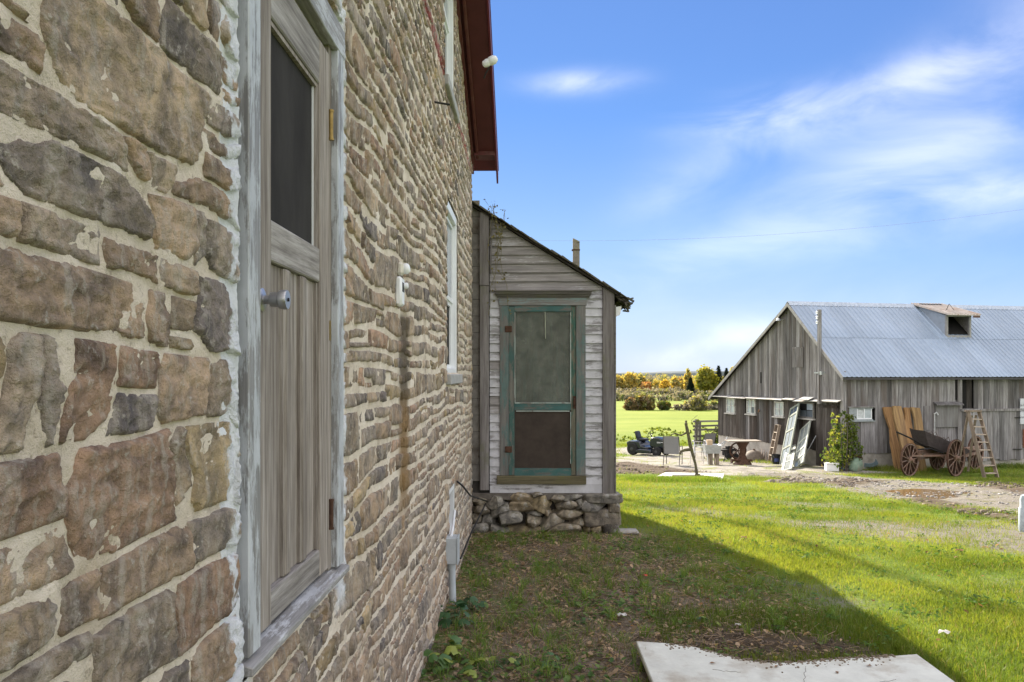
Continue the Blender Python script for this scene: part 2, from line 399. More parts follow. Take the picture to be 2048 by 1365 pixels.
# ground rises a little under the barn wall stays level
ny, nx = GX.shape
idx = np.arange(nx*ny).reshape(ny, nx)
fc = np.stack([idx[:-1, :-1], idx[:-1, 1:], idx[1:, 1:], idx[1:, :-1]], -1).reshape(-1, 4)
brown = np.clip(msk['litter'], 0, 1)
cols = np.stack([np.clip(np.maximum(np.maximum(msk['gravel'], msk['track']), msk['worn']*.62), 0, 1), np.clip(np.maximum(msk['mud'], msk['soil']), 0, 1), msk['yard']], -1).reshape(-1, 3)
gm = npmesh('ground', np.stack([GX, GY, GZ], -1).reshape(-1, 3), fc, cols, brown.reshape(-1), smooth=True)
m = NT('ground_soil_and_turf'); o = m.pos(); at_ = m.n('ShaderNodeSeparateColor', {'Color': m.attr('tint')}).outputs; lit = m.attr('seed', 'Fac')
n1 = m.noise(o, .35, 5, .6); n2 = m.noise(o, 3.2, 6, .65); n3 = m.noise(o, 28, 5, .7); n4 = m.noise(o, 120, 3, .7)
px_, py_, pz_ = m.sep(o)
grass = m.ramp(n2, [(.25, (.07, .12, .015)), (.5, (.12, .18, .02)), (.8, (.18, .23, .035))])
grass = m.mix(m.mr(n3, .5, .75), grass, (.15, .15, .06))
far_ = m.mr(py_, 30, 60)
str_ = m.noise(m.map(o, (.02, .25, 1)), 1.0, 5, .6)
field = m.ramp(m.m_('ADD', m.m_('MULTIPLY', str_, .6), m.m_('MULTIPLY', n1, .4)), [(.32, (.13, .18, .02)), (.5, (.185, .235, .028)), (.68, (.24, .27, .05))])
ruf = m.mix(m.mr(n2, .4, .65), field, (.07, .10, .02))
field = m.mix(m.m_('MULTIPLY', m.mr(py_, 62, 40), m.mr(n2, .42, .62)), field, ruf)
gcol = m.mix(far_, grass, field)
gravel = m.ramp(n4, [(.3, (.12, .108, .09)), (.55, (.225, .205, .175)), (.8, (.36, .335, .295))])
gravel = m.mix(m.m_('MULTIPLY', m.mr(n2, .48, .62), .7), gravel, (.125, .125, .045))
mud = m.ramp(n3, [(.3, (.05, .035, .025)), (.6, (.13, .10, .07)), (.8, (.22, .18, .14))])
yard = m.ramp(m.noise(o, 1.6, 6, .65), [(.3, (.15, .135, .11)), (.5, (.28, .26, .225)), (.7, (.37, .345, .31))])
yard = m.mix(m.m_('MULTIPLY', m.mr(m.noise(o, 1.1, 7, .75), .53, .6), .85), yard, (.17, .19, .06))
litc = m.ramp(n3, [(.25, (.09, .07, .05)), (.5, (.20, .16, .12)), (.75, (.34, .28, .22))])
litc = m.mix(m.mr(m.noise(o, 2.2, 6, .7), .52, .66), litc, (.10, .15, .04))
fz = lambda a, k=.35: m.mr(m.m_('ADD', a, m.m_('MULTIPLY', m.m_('SUBTRACT', n3, .5), 1.4)), .5-k, .5+k)
c = m.mix(fz(lit), gcol, litc); c = m.mix(fz(at_[2]), c, yard); c = m.mix(fz(at_[0]), c, gravel); c = m.mix(fz(at_[1]), c, mud)
h = m.m_('ADD', m.m_('MULTIPLY', n3, 1.), m.m_('MULTIPLY', n4, .4))
GROUNDM = m.out(c, .95, m.bump(h, .7, .03), 0, .1)
tag(link('ground', gm, GROUNDM), kind='structure')
# puddle of brown water in the rutted track
m = NT('muddy_water'); PUDM = m.out((.17, .11, .05), .06, m.bump(m.noise(m.co(), 6, 3), .04, .01), 0, .7)
b = MB(); k = 28; pts = []
for i in range(k):
    a = 2*math.pi*i/k; pts.append((PC[0]+math.cos(a)*.85*(1+.25*math.sin(3*a+1)), PC[1]+math.sin(a)*.75*(1+.2*math.sin(2*a)), PZ-.012))
b.add(pts, [tuple(range(k))]); tag(b.build('puddle_water', PUDM), kind='structure')

# ------------------------------------------------------------------ grass
m = NT('grass_blades'); tt = m.attr('tint')
t = m.t; out = t.nodes['Material Output']
dif = m.n('ShaderNodeBsdfDiffuse', {'Color': tt}); tr = m.n('ShaderNodeBsdfTranslucent', {'Color': m.mix(1., tt, (1.5, 1.35, .7), 'MULTIPLY')})
gl = m.n('ShaderNodeBsdfGlossy', {'Color': (.5, .5, .45, 1), 'Roughness': .45})
mx = m.n('ShaderNodeMixShader', {0: .45, 1: dif.outputs[0], 2: tr.outputs[0]}); mx2 = m.n('ShaderNodeMixShader', {0: .04, 1: mx.outputs[0], 2: gl.outputs[0]})
t.links.new(mx2.outputs[0], out.inputs['Surface']); LEAFM = m.m
def blades(X, Y, Zb, H, W_, colr, lean=.5, seg=2):
    n = len(X); a = rng.uniform(0, 2*np.pi, n); la = rng.uniform(0, 2*np.pi, n); ln = rng.uniform(.1, lean, n)*H
    dx, dy = np.cos(a)*W_/2, np.sin(a)*W_/2; lx, ly = np.cos(la)*ln, np.sin(la)*ln
    if seg == 1:
        v = np.stack([np.stack([X-dx, Y-dy, Zb], -1), np.stack([X+dx, Y+dy, Zb], -1), np.stack([X+lx, Y+ly, Zb+H*.95], -1)], 1); k = 3
        f = [np.arange(n*3).reshape(n, 3)]
    else:
        v = np.stack([np.stack([X-dx, Y-dy, Zb], -1), np.stack([X+dx, Y+dy, Zb], -1),
                      np.stack([X+dx*.8+lx*.35, Y+dy*.8+ly*.35, Zb+H*.6], -1), np.stack([X-dx*.8+lx*.35, Y-dy*.8+ly*.35, Zb+H*.6], -1),
                      np.stack([X+lx, Y+ly, Zb+H*.92], -1)], 1); k = 5
        b0 = np.arange(n)[:, None]*5
        f = [b0+np.array([[0, 1, 2, 3]]), b0+np.array([[3, 2, 4]])]
    return v.reshape(-1, 3), f, np.repeat(colr, k, 0)
def catblades(parts):
    V, F4, F3, C = [], [], [], []; o_ = 0
    for v, f, c_ in parts:
        V.append(v); C.append(c_)
        for q in f: (F4 if q.shape[1] == 4 else F3).append(q+o_)
        o_ += len(v)
    fs = []
    if F4: fs.append(np.concatenate(F4))
    if F3: fs.append(np.concatenate(F3))
    return np.concatenate(V), fs, np.concatenate(C)
def bare_(X, Y):
    return np.maximum.reduce([mask('gravel', X, Y, .7, .7)*.80, mask('worn', X, Y, .5, .6)*.72, mask('track', X, Y, .4, .3), mask('mud', X, Y, .4, .3)*.95, mask('soil', X, Y, .15, .15), mask('yard', X, Y, .4, .35)*.97])
MX, MY = np.meshgrid(np.arange(-1.2, 26, .08), np.arange(3.0, 47, .08)); GBARE = bare_(MX, MY); GLIT = mask('litter', MX, MY, .8, .5)
def samp(G, X, Y):
    u = np.clip((X+1.2)/.08, 0, G.shape[1]-1.01); v_ = np.clip((Y-3.0)/.08, 0, G.shape[0]-1.01); i = u.astype(int); j = v_.astype(int); fu, fv = u-i, v_-j
    return G[j, i]*(1-fu)*(1-fv)+G[j, i+1]*fu*(1-fv)+G[j+1, i]*(1-fu)*fv+G[j+1, i+1]*fu*fv
def bare(X, Y): return samp(GBARE, X, Y)
PUMP = ghit(1386, 959)
SLAB = [(.93, 2.9), (2.83, 2.9), (2.83, 5.92), (.93, 5.98)]
def lawncol(X, Y, n):
    t_ = np.clip(.45+1.1*fbm(X*.9, Y*.9, 5., 4)+rng.normal(0, .25, n), 0, 1)[:, None]
    c_ = (1-t_)*np.array([[.095, .155, .02]])+t_*np.array([[.26, .31, .045]])
    dry = (rng.random(n) < .06+.10*np.clip(fbm(X*.6, Y*.6, 15., 3)*3, 0, 1))[:, None]
    return np.where(dry, np.array([[.26, .21, .10]]), c_)
parts = []
for (x0, x1, y0, y1, n, hh, ww, seg) in ((.2, 6.5, 4.2, 9.0, 230000, .042, .0042, 2), (-.6, 10.5, 9.0, 15.0, 250000, .045, .0065, 1), (-.5, 17, 15.0, 25.5, 170000, .05, .010, 1), (0, 24, 25.5, 46, 60000, .07, .022, 1)):
    X = rng.uniform(x0, x1, n); Y = y0+(y1-y0)*rng.random(n)
    cl_ = fbm(X*1.6, Y*1.6, 6., 3)
    keep = (rng.random(n) > bare(X, Y)) & (rng.random(n) > samp(GLIT, X, Y)*.93) & (rng.random(n) < .82+cl_*.8)
    keep &= ~((X > .76) & (X < 2.62) & (Y < 5.7)) & ~((X < 1.25) & (Y > 10.25) & (Y < 13.5))
    keep &= ~((np.abs(X-PUMP.x+.0) < 1.2) & (np.abs(Y-PUMP.y-.05) < 1.0))
    X, Y = X[keep], Y[keep]; k = len(X)
    H = hh*rng.uniform(.5, 1.5, k)*(1+.5*cl_[keep])
    parts.append(blades(X, Y, ground(X, Y)-.004, H, ww*rng.uniform(.7, 1.3, k), lawncol(X, Y, k), .75, seg))
# longer lush grass round the pump slab
n = 16000; u = rng.uniform(-1, 1, n); ang = rng.uniform(0, 2*np.pi, n)
A = ghit(1262, 962); B = ghit(1482, 975); C_ = ghit(1330, 985)
tq = rng.random(n); X = A.x+(B.x-A.x)*tq+rng.normal(0, .15, n); Y = PUMP.y-1.35+(tq-.5)*.2+rng.normal(0, .38, n)
parts.append(blades(X, Y, ground(X, Y)-.01, rng.uniform(.06, .17, n), rng.uniform(.008, .014, n), lawncol(X, Y, n)*np.array([[.75, .9, .8]]), .6, 1))
v, f, c_ = catblades(parts)
tag(link('lawn_grass', npmesh('lawn_grass', v, f, c_), LEAFM), 'short bright green lawn grass between the porch and the barn track', 'grass', kind='stuff')
# thin weedy growth in the shade by the wall
parts = []
n = 40000; X = rng.uniform(-.68, 2.6, n); Y = rng.uniform(4.0, 10.2, n)
keep = (rng.random(n) < samp(GLIT, X, Y)) & (fbm(X*1.7, Y*1.7, 22., 3) > rng.uniform(-.20, .42, n)) & ~((X > .76) & (Y < 5.98))
X, Y = X[keep], Y[keep]; k = len(X)
t_ = rng.random(k)[:, None]; c_ = (1-t_)*np.array([[.06, .14, .025]])+t_*np.array([[.17, .25, .055]])
c_ = np.where(rng.random(k)[:, None] < .35, np.array([[.28, .21, .14]])*rng.uniform(.5, 1.5, (k, 1)), c_)
parts.append(blades(X, Y, ground(X, Y)-.003, rng.uniform(.02, .10, k), rng.uniform(.002, .006, k), c_, 1.3, 2))
n = 9000; X = rng.uniform(1.0, 3.0, n); Y = 5.62+rng.random(n)*1.3      # tall blades by slab edges
keep = (rng.random(n) > bare(X, Y)); X, Y = X[keep], Y[keep]; k = len(X)
parts.append(blades(X, Y, ground(X, Y)-.003, rng.uniform(.03, .10, k), rng.uniform(.003, .005, k), lawncol(X, Y, k)*.9, .8, 2))
n = 5000; X = 2.64+rng.exponential(.12, n); Y = rng.uniform(3.5, 6.0, n)
parts.append(blades(X, Y, ground(X, Y)-.003, rng.uniform(.04, .13, n), rng.uniform(.003, .006, n), lawncol(X, Y, n), .7, 2))
v, f, c_ = catblades(parts)
tag(link('shade_weeds', npmesh('shade_weeds', v, f, c_), LEAFM), 'thin dull green weeds on the shaded bare soil beside the stone wall', 'weeds', kind='stuff')
# dead stalks lying about, fallen leaves, small clover leaves
n = 9000; X = rng.uniform(-.68, 2.4, n); Y = rng.uniform(4.2, 10.2, n)
keep = (rng.random(n) < samp(GLIT, X, Y)) & ~((X > .76) & (Y < 5.75)); X, Y = X[keep], Y[keep]; k = len(X)
a = rng.uniform(0, 2*np.pi, k); L = rng.uniform(.02, .13, k); z = ground(X, Y)+rng.uniform(.004, .035, k); dz = rng.normal(0, .02, k)
dx, dy = np.cos(a)*L, np.sin(a)*L; wx, wy = -np.sin(a)*.0015, np.cos(a)*.0015
v = np.stack([np.stack([X-wx, Y-wy, z], -1), np.stack([X+wx, Y+wy, z], -1), np.stack([X, Y, z+.004], -1),
              np.stack([X+dx-wx, Y+dy-wy, z+dz], -1), np.stack([X+dx+wx, Y+dy+wy, z+dz], -1), np.stack([X+dx, Y+dy, z+dz+.004], -1)], 1).reshape(-1, 3)
b0 = np.arange(k)[:, None]*6; f = np.concatenate([b0+np.array([[0, 3, 5, 2]]), b0+np.array([[2, 5, 4, 1]]), b0+np.array([[1, 4, 3, 0]])])
cc = np.repeat(np.array([[.34, .265, .20]])*rng.uniform(.3, 1.6, (k, 1)), 6, 0)
tag(link('dead_stalks', npmesh('dead_stalks', v, f, cc), LEAFM), 'dry brown stalks littering the shaded soil by the wall', 'dead stalks', kind='stuff')
def leafcards(X, Y, Z, S, colr, tilt=.6):
    """small folded leaves: two quads hinged at the midrib"""
    n = len(X); a = rng.uniform(0, 2*np.pi, n); ca, sa = np.cos(a), np.sin(a); ti = rng.normal(0, tilt, n); fo = rng.uniform(.1, .5, n)
    def P(u, w_, h_): return np.stack([X+S*(u*ca-w_*sa), Y+S*(u*sa+w_*ca), Z+S*(h_+u*np.sin(ti)*.7)], -1)
    v = np.stack([P(-.5, 0, 0), P(.55, 0, 0), P(.1, .36, fo*.4), P(-.35, .25, fo*.3), P(.1, -.36, fo*.4), P(-.35, -.25, fo*.3)], 1).reshape(-1, 3)
    b0 = np.arange(n)[:, None]*6
    return v, [b0+np.array([[0, 1, 2, 3]]), b0+np.array([[0, 5, 4, 1]])], np.repeat(colr, 6, 0)
n = 11000; X = rng.uniform(-.68, 2.6, n); Y = rng.uniform(4.2, 10.2, n)
keep = (rng.random(n) < samp(GLIT, X, Y)) & (fbm(X*1.3, Y*1.3, 31., 3) > rng.uniform(-.2, .3, n)) & ~((X > .76) & (Y < 5.75)); X, Y = X[keep], Y[keep]; k = len(X)
t_ = rng.random(k)[:, None]; g_ = (1-t_)*np.array([[.05, .12, .03]])+t_*np.array([[.19, .28, .08]])
parts = [leafcards(X, Y, ground(X, Y)+rng.uniform(.01, .05, k), rng.uniform(.016, .058, k), g_)]
nt_ = 300; TX = rng.uniform(-.6, 2.6, nt_); TY = rng.uniform(4.6, 10.2, nt_); kk = (rng.random(nt_) < samp(GLIT, TX, TY)+.1) & ~((TX > .85) & (TY < 6.1)); TX, TY = TX[kk], TY[kk]
TX = np.repeat(TX, 22)+rng.normal(0, .022, len(TX)*22); TY = np.repeat(TY, 22)+rng.normal(0, .022, len(TY)*22); k2 = len(TX); tc_ = rng.random(k2)[:, None]
parts.append(blades(TX, TY, ground(TX, TY), rng.uniform(.04, .15, k2), rng.uniform(.003, .0075, k2), (1-tc_)*np.array([[.08, .17, .03]])+tc_*np.array([[.26, .36, .08]]), 1.2, 2))
n = 4600; X = rng.uniform(-.68, 2.4, n); Y = rng.uniform(4.2, 10.2, n)
keep = ~((X > .76) & (Y < 5.75)) & (rng.random(n) < samp(GLIT, X, Y)); X, Y = X[keep], Y[keep]; k = len(X)
c_ = np.array([[.42, .31, .21]])*rng.uniform(.3, 1.5, (k, 1))
parts.append(leafcards(X, Y, ground(X, Y)+rng.uniform(.005, .03, k), rng.uniform(.02, .055, k), c_, .8))
v, f, c_ = catblades(parts)
tag(link('ground_cover_leaves', npmesh('ground_cover_leaves', v, f, c_), LEAFM), 'low clover and fallen leaves on the shaded soil by the stone wall', 'ground cover', kind='stuff')
# gravel stones and mud clods on the track
def clods(name, regs, n, s0, s1, mat, label, cat, extra=None):
    V, Fq, C = [], [], []; cube = np.array([[x, y, z] for z in (-1, 1) for y in (-1, 1) for x in (-1, 1)], float)
    cf = np.array([[0, 2, 3, 1], [4, 5, 7, 6], [0, 1, 5, 4], [2, 6, 7, 3], [0, 4, 6, 2], [1, 3, 7, 5]])
    i = 0
    for P in regs:
        lo, hi = P.min(0), P.max(0); X = rng.uniform(lo[0], hi[0], n*3); Y = rng.uniform(lo[1], hi[1], n*3)
        Y = np.clip(Y, 2, 34); ok = (sdist(P, X, Y)+fbm(X, Y, 3., 3)*.3 < .1) & (fbm(X*1.1, Y*1.1, 41., 3) > rng.uniform(-.4, .4, len(X)))
        X, Y = X[ok][:n], Y[ok][:n]
        for x, y in zip(X, Y):
            s = s0+(s1-s0)*rng.random()**3; a = rng.uniform(0, 6.3); c2, s2 = math.cos(a), math.sin(a)
            q = cube*rng.uniform(.55, 1.1, (8, 3))*np.array([1, .75, .55])*s
            V.append(np.stack([q[:, 0]*c2-q[:, 1]*s2+x, q[:, 0]*s2+q[:, 1]*c2+y, q[:, 2]], -1)); V[-1][:, 2] += s*.2
            Fq.append(cf+i*8); C.append(np.full((8, 3), rng.uniform(.6, 1.35))); i += 1
    V = np.concatenate(V); base = ground(V[:, 0], V[:, 1]); V[:, 2] += base
    tag(link(name, npmesh(name, V, np.concatenate(Fq), np.concatenate(C)), mat), label, cat, kind='stuff')
m = NT('gravel_stone'); GRAVM = m.out(m.mix(1., m.ramp(m.noise(m.co(), 9, 4), [(.3, (.22, .21, .20)), (.7, (.42, .40, .38))]), m.attr('tint'), 'MULTIPLY'), .9)
m = NT('mud_clod'); CLODM = m.out(m.mix(1., m.ramp(m.noise(m.co(), 9, 4), [(.3, (.10, .08, .06)), (.7, (.22, .18, .14))]), m.attr('tint'), 'MULTIPLY'), .8)
clods('loose_gravel', REG['track']+REG['gravel'][:0], 2600, .008, .038, GRAVM, 'loose grey stones scattered on the wet rutted track', 'gravel')
clods('mud_clods', REG['mud']+[polyW([(1550, 965), (1560, 954), (1600, 951), (1625, 960), (1600, 968)])], 330, .01, .05, CLODM, 'dark churned mud clods along the ruts near the barn', 'mud')
clods('soil_crumbs', REG['soil'], 900, .003, .016, CLODM, 'loose brown soil crumbs behind the pale slab', 'soil')
# mud heap in front of the barn door
p = ghit(1588, 966); hx, hy = np.meshgrid(np.linspace(-.85, .85, 70), np.linspace(-.35, .35, 30)); rr2 = (hx/.85)**2+(hy/.35)**2
hz = np.clip(1-rr2, 0, 1)**.6*.10*(1+1.1*fbm(hx*5, hy*7, 3., 4))+np.clip(1-rr2, 0, 1)*fbm(hx*16, hy*16, 6., 3)*.03-.012; ii = np.arange(hx.size).reshape(hx.shape)
me = npmesh('mud_heap', np.stack([hx+p.x, hy+p.y, ground(hx+p.x, hy+p.y)+hz], -1).reshape(-1, 3), np.stack([ii[:-1, :-1], ii[:-1, 1:], ii[1:, 1:], ii[1:, :-1]], -1).reshape(-1, 4), np.full((hx.size, 3), .8), smooth=True)
tag(link('mud_heap', me, CLODM), 'low heap of dark mud on the yard in front of the leaning doors', 'mud heap')
# ------------------------------------------------------------------ pale slab in the foreground
t = empty('concrete_slab', (1.88, 4.4, 0), 0, 'pale grey concrete slab raised over a dark gap, in the foreground grass', 'slab')
b = MB(); b.prism([(x-1.88, y-4.4) for x, y in ((.765, 2.9), (2.615, 2.9), (2.617, 4.4), (2.622, 5.57), (2.36, 5.515), (2.1, 5.475), (1.88, 5.425), (1.70, 5.385), (1.56, 5.39), (1.42, 5.44), (1.30, 5.55), (1.15, 5.69), (.96, 5.765), (.765, 5.80))], .07, .115, 'z'); b.build('slab_top', slabm, t, .006)
for cx, cy, an, L_ in ((-.2, .62, 1.2, .30), (.2, .6, .5, .22), (-.7, .85, -.3, .18)):
    b = MB(); pts_ = [(cx+math.cos(an)*L_*q_+rng.normal(0, .006), cy+math.sin(an)*L_*q_+rng.normal(0, .006), .1155) for q_ in np.linspace(0, 1, 9)]; b.tube(pts_, .0014, 4); b.build('crack', simple('crack_dirt', (.12, .10, .08), .9), t)
b = MB(); b.box(-.98, .62, -1.4, .9, -.1, .07); b.build('footing', simple('dark_soil_footing', (.05, .045, .04), .9), t)
b = MB()
for i in range(420):   # soil spilt over the far edge of the slab
    f_ = rng.random(); x = .95+f_*1.5; yb = np.interp(x, [.76, 1.15, 1.42, 1.7, 2.1, 2.62], [5.80, 5.69, 5.44, 5.385, 5.475, 5.57]); y = yb-rng.exponential(.035)+.01; s_ = rng.uniform(.002, .008)
    b.box(-s_, s_, -s_*.8, s_*.8, 0, s_*.8, T(x, y, .115) @ rotm('Z', rng.uniform(0, 3)))
tag(b.build('spilt_soil', simple('dry_soil', (.20, .155, .11), .95, 0, 30, .3)), 'crumbs of soil spilt over the far edge of the pale slab', 'soil', kind='stuff')
# ------------------------------------------------------------------ fallen leaves and litter lying on lawn (each a thing)
LM = simple('fallen_leaf_brown', (.22, .11, .04), .7, 0, 30, .4); LW = simple('white_scrap', (.5, .48, .44), .6, 0, 10, .1); LR = simple('red_leaf', (.45, .05, .03), .6, 0, 10, .2)
def leaf(px, py, s, mat, label, cat='leaf', grp='fallen leaves on the grass'):
    p = ghit(px, py); b = MB(); k = 9; pts = [(math.cos(a)*s*rng.uniform(.5, 1), math.sin(a)*s*rng.uniform(.4, .8), s*.25*math.sin(i*2.3)) for i, a in enumerate(np.linspace(0, 5.6, k))]
    b.add(pts+[(0, 0, s*.18)], [(i, (i+1) % k, k) for i in range(k)])
    o_ = b.build('fallen_leaf' if cat == 'leaf' else 'paper_scrap', mat); o_.location = (p.x, p.y, p.z+.035+s*.2); tag(o_, label, cat, grp)
leaf(1488, 1084, .05, LM, 'curled brown leaf alone on the sunlit lawn right of the porch')
leaf(1918, 1110, .05, LM, 'brown leaf where the lawn meets the gravel at far right')
leaf(1912, 1124, .035, LM, 'small brown leaf just in front of the larger one by the gravel edge')
leaf(1290, 1160, .035, LR, 'small red leaf on the shaded weedy soil')
leaf(1888, 1277, .055, LW, 'pale scrap lying in the grass right of the slab', 'scrap', 'pale scraps in the grass')
leaf(1245, 1243, .05, LW, 'whitish scrap on the dark weeds left of the slab', 'scrap', 'pale scraps in the grass')
leaf(1475, 1262, .035, LW, 'whitish stone chip in the weeds behind the slab', 'scrap', 'pale scraps in the grass')
for i, (x, y) in enumerate(((1.2, 5.35), (1.95, 5.2), (2.2, 5.32), (1.6, 5.3))):
    b = MB(); b.add([(-.02, 0, .004), (0, -.012, .008), (.024, 0, .003), (0, .013, .009)], [(0, 1, 2, 3)])
    o_ = b.build('fallen_leaf', LM); o_.location = (x, y, .117); o_.rotation_euler = (0, 0, i*1.3); tag(o_, ['tiny brown leaf bit nearest the left edge of the pale slab', 'tiny brown leaf bit at the middle of the pale slab, nearest the viewer', 'tiny brown leaf bit nearest the right corner of the pale slab', 'tiny brown leaf bit on the pale slab just before the soil notch'][i], 'leaf', 'leaf bits on the slab')
# ------------------------------------------------------------------ stone house
house = empty('stone_house', (0, 0, 0), 0, 'old rubble stone farmhouse wall at left with grey wooden door and maroon eave', 'house')
DOOR = (1.966, 3.045, 1.235, 3.30); WIN1 = (7.09, 8.22, 2.0, 3.56); WIN2 = (6.87, 7.85, 4.51, 6.1); WINB = (7.30, 7.84, .50, .96)
OPEN = [DOOR, WIN1, WIN2, WINB]
def rakez(y): return 4.66+.44*(10.25-y) if y > 3.7 else 4.66+.44*6.55-.44*(3.7-y)
# shared material bits: paint daubed round the frames, rust stain, red line
def wallpaint(m, c, isstone):
    P = m.pos(); x, y, z = m.sep(P); n = m.noise(P, 7, 6, .7); nb = m.noise(P, 22, 4, .7)
    nn = m.m_('ADD', m.m_('MULTIPLY', m.m_('SUBTRACT', n, .5), .13), m.m_('MULTIPLY', m.m_('SUBTRACT', nb, .5), .08))
    yy = m.m_('ADD', y, nn)
    wl = 1.85 if not isstone else 1.885
    left = m.m_('MULTIPLY', m.mr(yy, wl-.008, wl+.012), m.mr(y, 2.1, 2.0))
    # thicker on the upper part of the jamb
    up = m.m_('MULTIPLY', m.mr(yy, 1.80, 1.84), m.m_('MULTIPLY', m.mr(y, 2.1, 2.0), m.mr(m.m_('ADD', z, nn), 2.75, 2.95)))
    if isstone: left = m.m_('MULTIPLY', left, m.mr(m.noise(P, 9, 3), .34, .42))
    rg = m.m_('MULTIPLY', m.mr(yy, 3.115, 3.075), m.mr(y, 2.9, 3.0))
    a = m.m_('MAXIMUM', m.m_('MAXIMUM', left, up), rg)
    a = m.m_('MULTIPLY', a, m.mr(nb, .25, .4, .6, 1.))
    a = m.m_('MULTIPLY', a, m.m_('MULTIPLY', m.mr(z, 1.08, 1.2), m.mr(z, 3.9, 3.6)))
    # rust stain under the outlet
    st = m.m_('MULTIPLY', m.mr(m.m_('ABSOLUTE', m.m_('SUBTRACT', m.m_('ADD', y, m.m_('MULTIPLY', nn, .6)), 4.62)), .24, .08), m.mr(z, 2.36, 2.3))
    st = m.m_('MULTIPLY', st, m.mr(z, 1.05, 1.4))
    c = m.mix(m.m_('MULTIPLY', st, .9), c, m.mix(m.mr(z, 1.75, 1.95), (.27, .17, .075), (.12, .095, .065)))
    # red paint line left by an old lean-to
    rz = m.m_('SUBTRACT', m.m_('ADD', z, m.m_('MULTIPLY', nn, .5)), 4.52)
    rd = m.m_('MULTIPLY', m.mr(m.m_('ABSOLUTE', rz), .075, .03), m.mr(nb, .42, .52))
    c = m.mix(m.m_('MULTIPLY', rd, .85), c, (.34, .07, .075))
    # lime wash greying high at the far corner and at the foot
    gw = m.m_('MULTIPLY', m.mr(y, 7.6, 8.6), m.mr(n, .42, .6))
    c = m.mix(m.m_('MULTIPLY', gw, .4), c, (.42, .41, .37))
    return m.mix(a, c, (.80, .82, .86))
m = NT('wall_stone_face'); P = m.pos(); tint = m.attr('tint'); sd_ = m.attr('seed', 'Fac')
off = m.n('ShaderNodeVectorMath', {0: P, 1: m.n('ShaderNodeCombineXYZ', {'X': m.m_('MULTIPLY', sd_, 13.), 'Y': m.m_('MULTIPLY', sd_, 29.), 'Z': m.m_('MULTIPLY', sd_, 17.)}).outputs[0]}, operation='ADD').outputs[0]
n1 = m.noise(off, 9, 5, .65, .6); n2 = m.noise(off, 38, 6, .7); n3 = m.noise(off, 160, 4, .7); stv = m.noise(m.map(off, (1, 1, .25)), 26, 5, .6, .4)
c = m.mix(m.mr(n1, .3, .7), m.mix(1., tint, (.50, .50, .53), 'MULTIPLY'), m.mix(1., tint, (1.42, 1.32, 1.2), 'MULTIPLY'))
c = m.mix(m.m_('MULTIPLY', m.mr(stv, .48, .66), .6), c, (.50, .45, .385))
c = m.mix(m.m_('MULTIPLY', m.mr(n2, .55, .70), .7), c, (.60, .555, .49))
c = m.mix(m.m_('MULTIPLY', m.mr(n2, .42, .28), .65), c, m.mix(1., c, (.42, .40, .40), 'MULTIPLY'))
c = m.mix(m.m_('MULTIPLY', m.mr(n3, .55, .75), .35), c, m.mix(1., c, (.5, .48, .46), 'MULTIPLY'))
c = wallpaint(m, c, True)
h = m.m_('ADD', m.m_('MULTIPLY', n2, 1.2), m.m_('ADD', m.m_('MULTIPLY', n3, .5), m.m_('MULTIPLY', stv, .9)))
STONEM = m.out(c, .88, m.bump(h, 1., .016), 0, .2)
m = NT('wall_mortar'); P = m.pos(); n1 = m.noise(P, 5, 5, .65); n2 = m.noise(P, 45, 6, .75); n3 = m.noise(P, 260, 3, .7)
c = m.ramp(n1, [(.3, (.64, .555, .45)), (.55, (.80, .71, .59)), (.75, (.86, .80, .71))])
c = m.mix(m.m_('MULTIPLY', m.mr(n2, .45, .3), .65), c, (.24, .185, .13))
c = m.mix(m.m_('MULTIPLY', m.mr(m.noise(P, 2.2, 4), .56, .7), .5), c, (.40, .31, .19))
c = wallpaint(m, c, False)
h = m.m_('ADD', n2, m.m_('MULTIPLY', n3, .35))
MORTM = m.out(c, .93, m.bump(h, 1., .012), 0, .15)
# --- layout: bands of courses, split differently from block to block, stones clipped to the openings
Y0, Y1, Z0, Z1 = .2, 10.25, -.25, 7.2
rr = random.Random(11); stones = []
def lay(sa, sb, ta, tb):
    h_ = tb-ta; s = sa
    while s < sb-.01:
        w_ = min(.56, max(.10, h_*rr.choice((1.1, 1.5, 1.9, 2.4, 3.0, 3.8))*rr.uniform(.8, 1.2)))
        if rr.random() < .10: w_ = rr.uniform(.05, .09)
        if sb-(s+w_) < .07: w_ = sb-s
        if h_ > .10 and rr.random() < .20:
            f_ = rr.uniform(.3, .7); stones.append((s, s+w_, ta, ta+h_*f_)); stones.append((s, s+w_, ta+h_*f_, tb))
        else: stones.append((s, s+w_, ta, tb))
        s += w_
t0 = Z0
while t0 < Z1:
    band = rr.uniform(.14, .235); t1 = t0+band; s = Y0-rr.uniform(0, .5)
    while s < Y1:
        L_ = rr.uniform(.5, 1.5); e = min(s+L_, Y1)
        nsp = 1 if (band < .21 and rr.random() < .35) else rr.choice((2, 2, 2, 2, 3) if band > .21 else (1, 2, 2))
        cuts = [0]+sorted((k+1)/nsp+rr.uniform(-.28, .28)/nsp for k in range(nsp-1))+[1]
        for k in range(nsp):
            ta, tb = t0+band*cuts[k], t0+band*cuts[k+1]
            br_ = sorted({s, e, *[y for o in OPEN for y in (o[0], o[1]) if s < y < e]})
            for u0, u1 in zip(br_[:-1], br_[1:]):
                pcs = [(ta, tb)]; mid = (u0+u1)/2
                for o in OPEN:
                    if o[0] < mid < o[1]: pcs = [p for a_, b_ in pcs for p in ((a_, min(b_, o[2])), (max(a_, o[3]), b_)) if p[1]-p[0] > .03]
                rz0 = rakez(mid)
                for a_, b_ in pcs:
                    if a_ < rz0-.03: lay(u0, u1, a_, min(b_, rz0))
        s = e
    t0 = t1
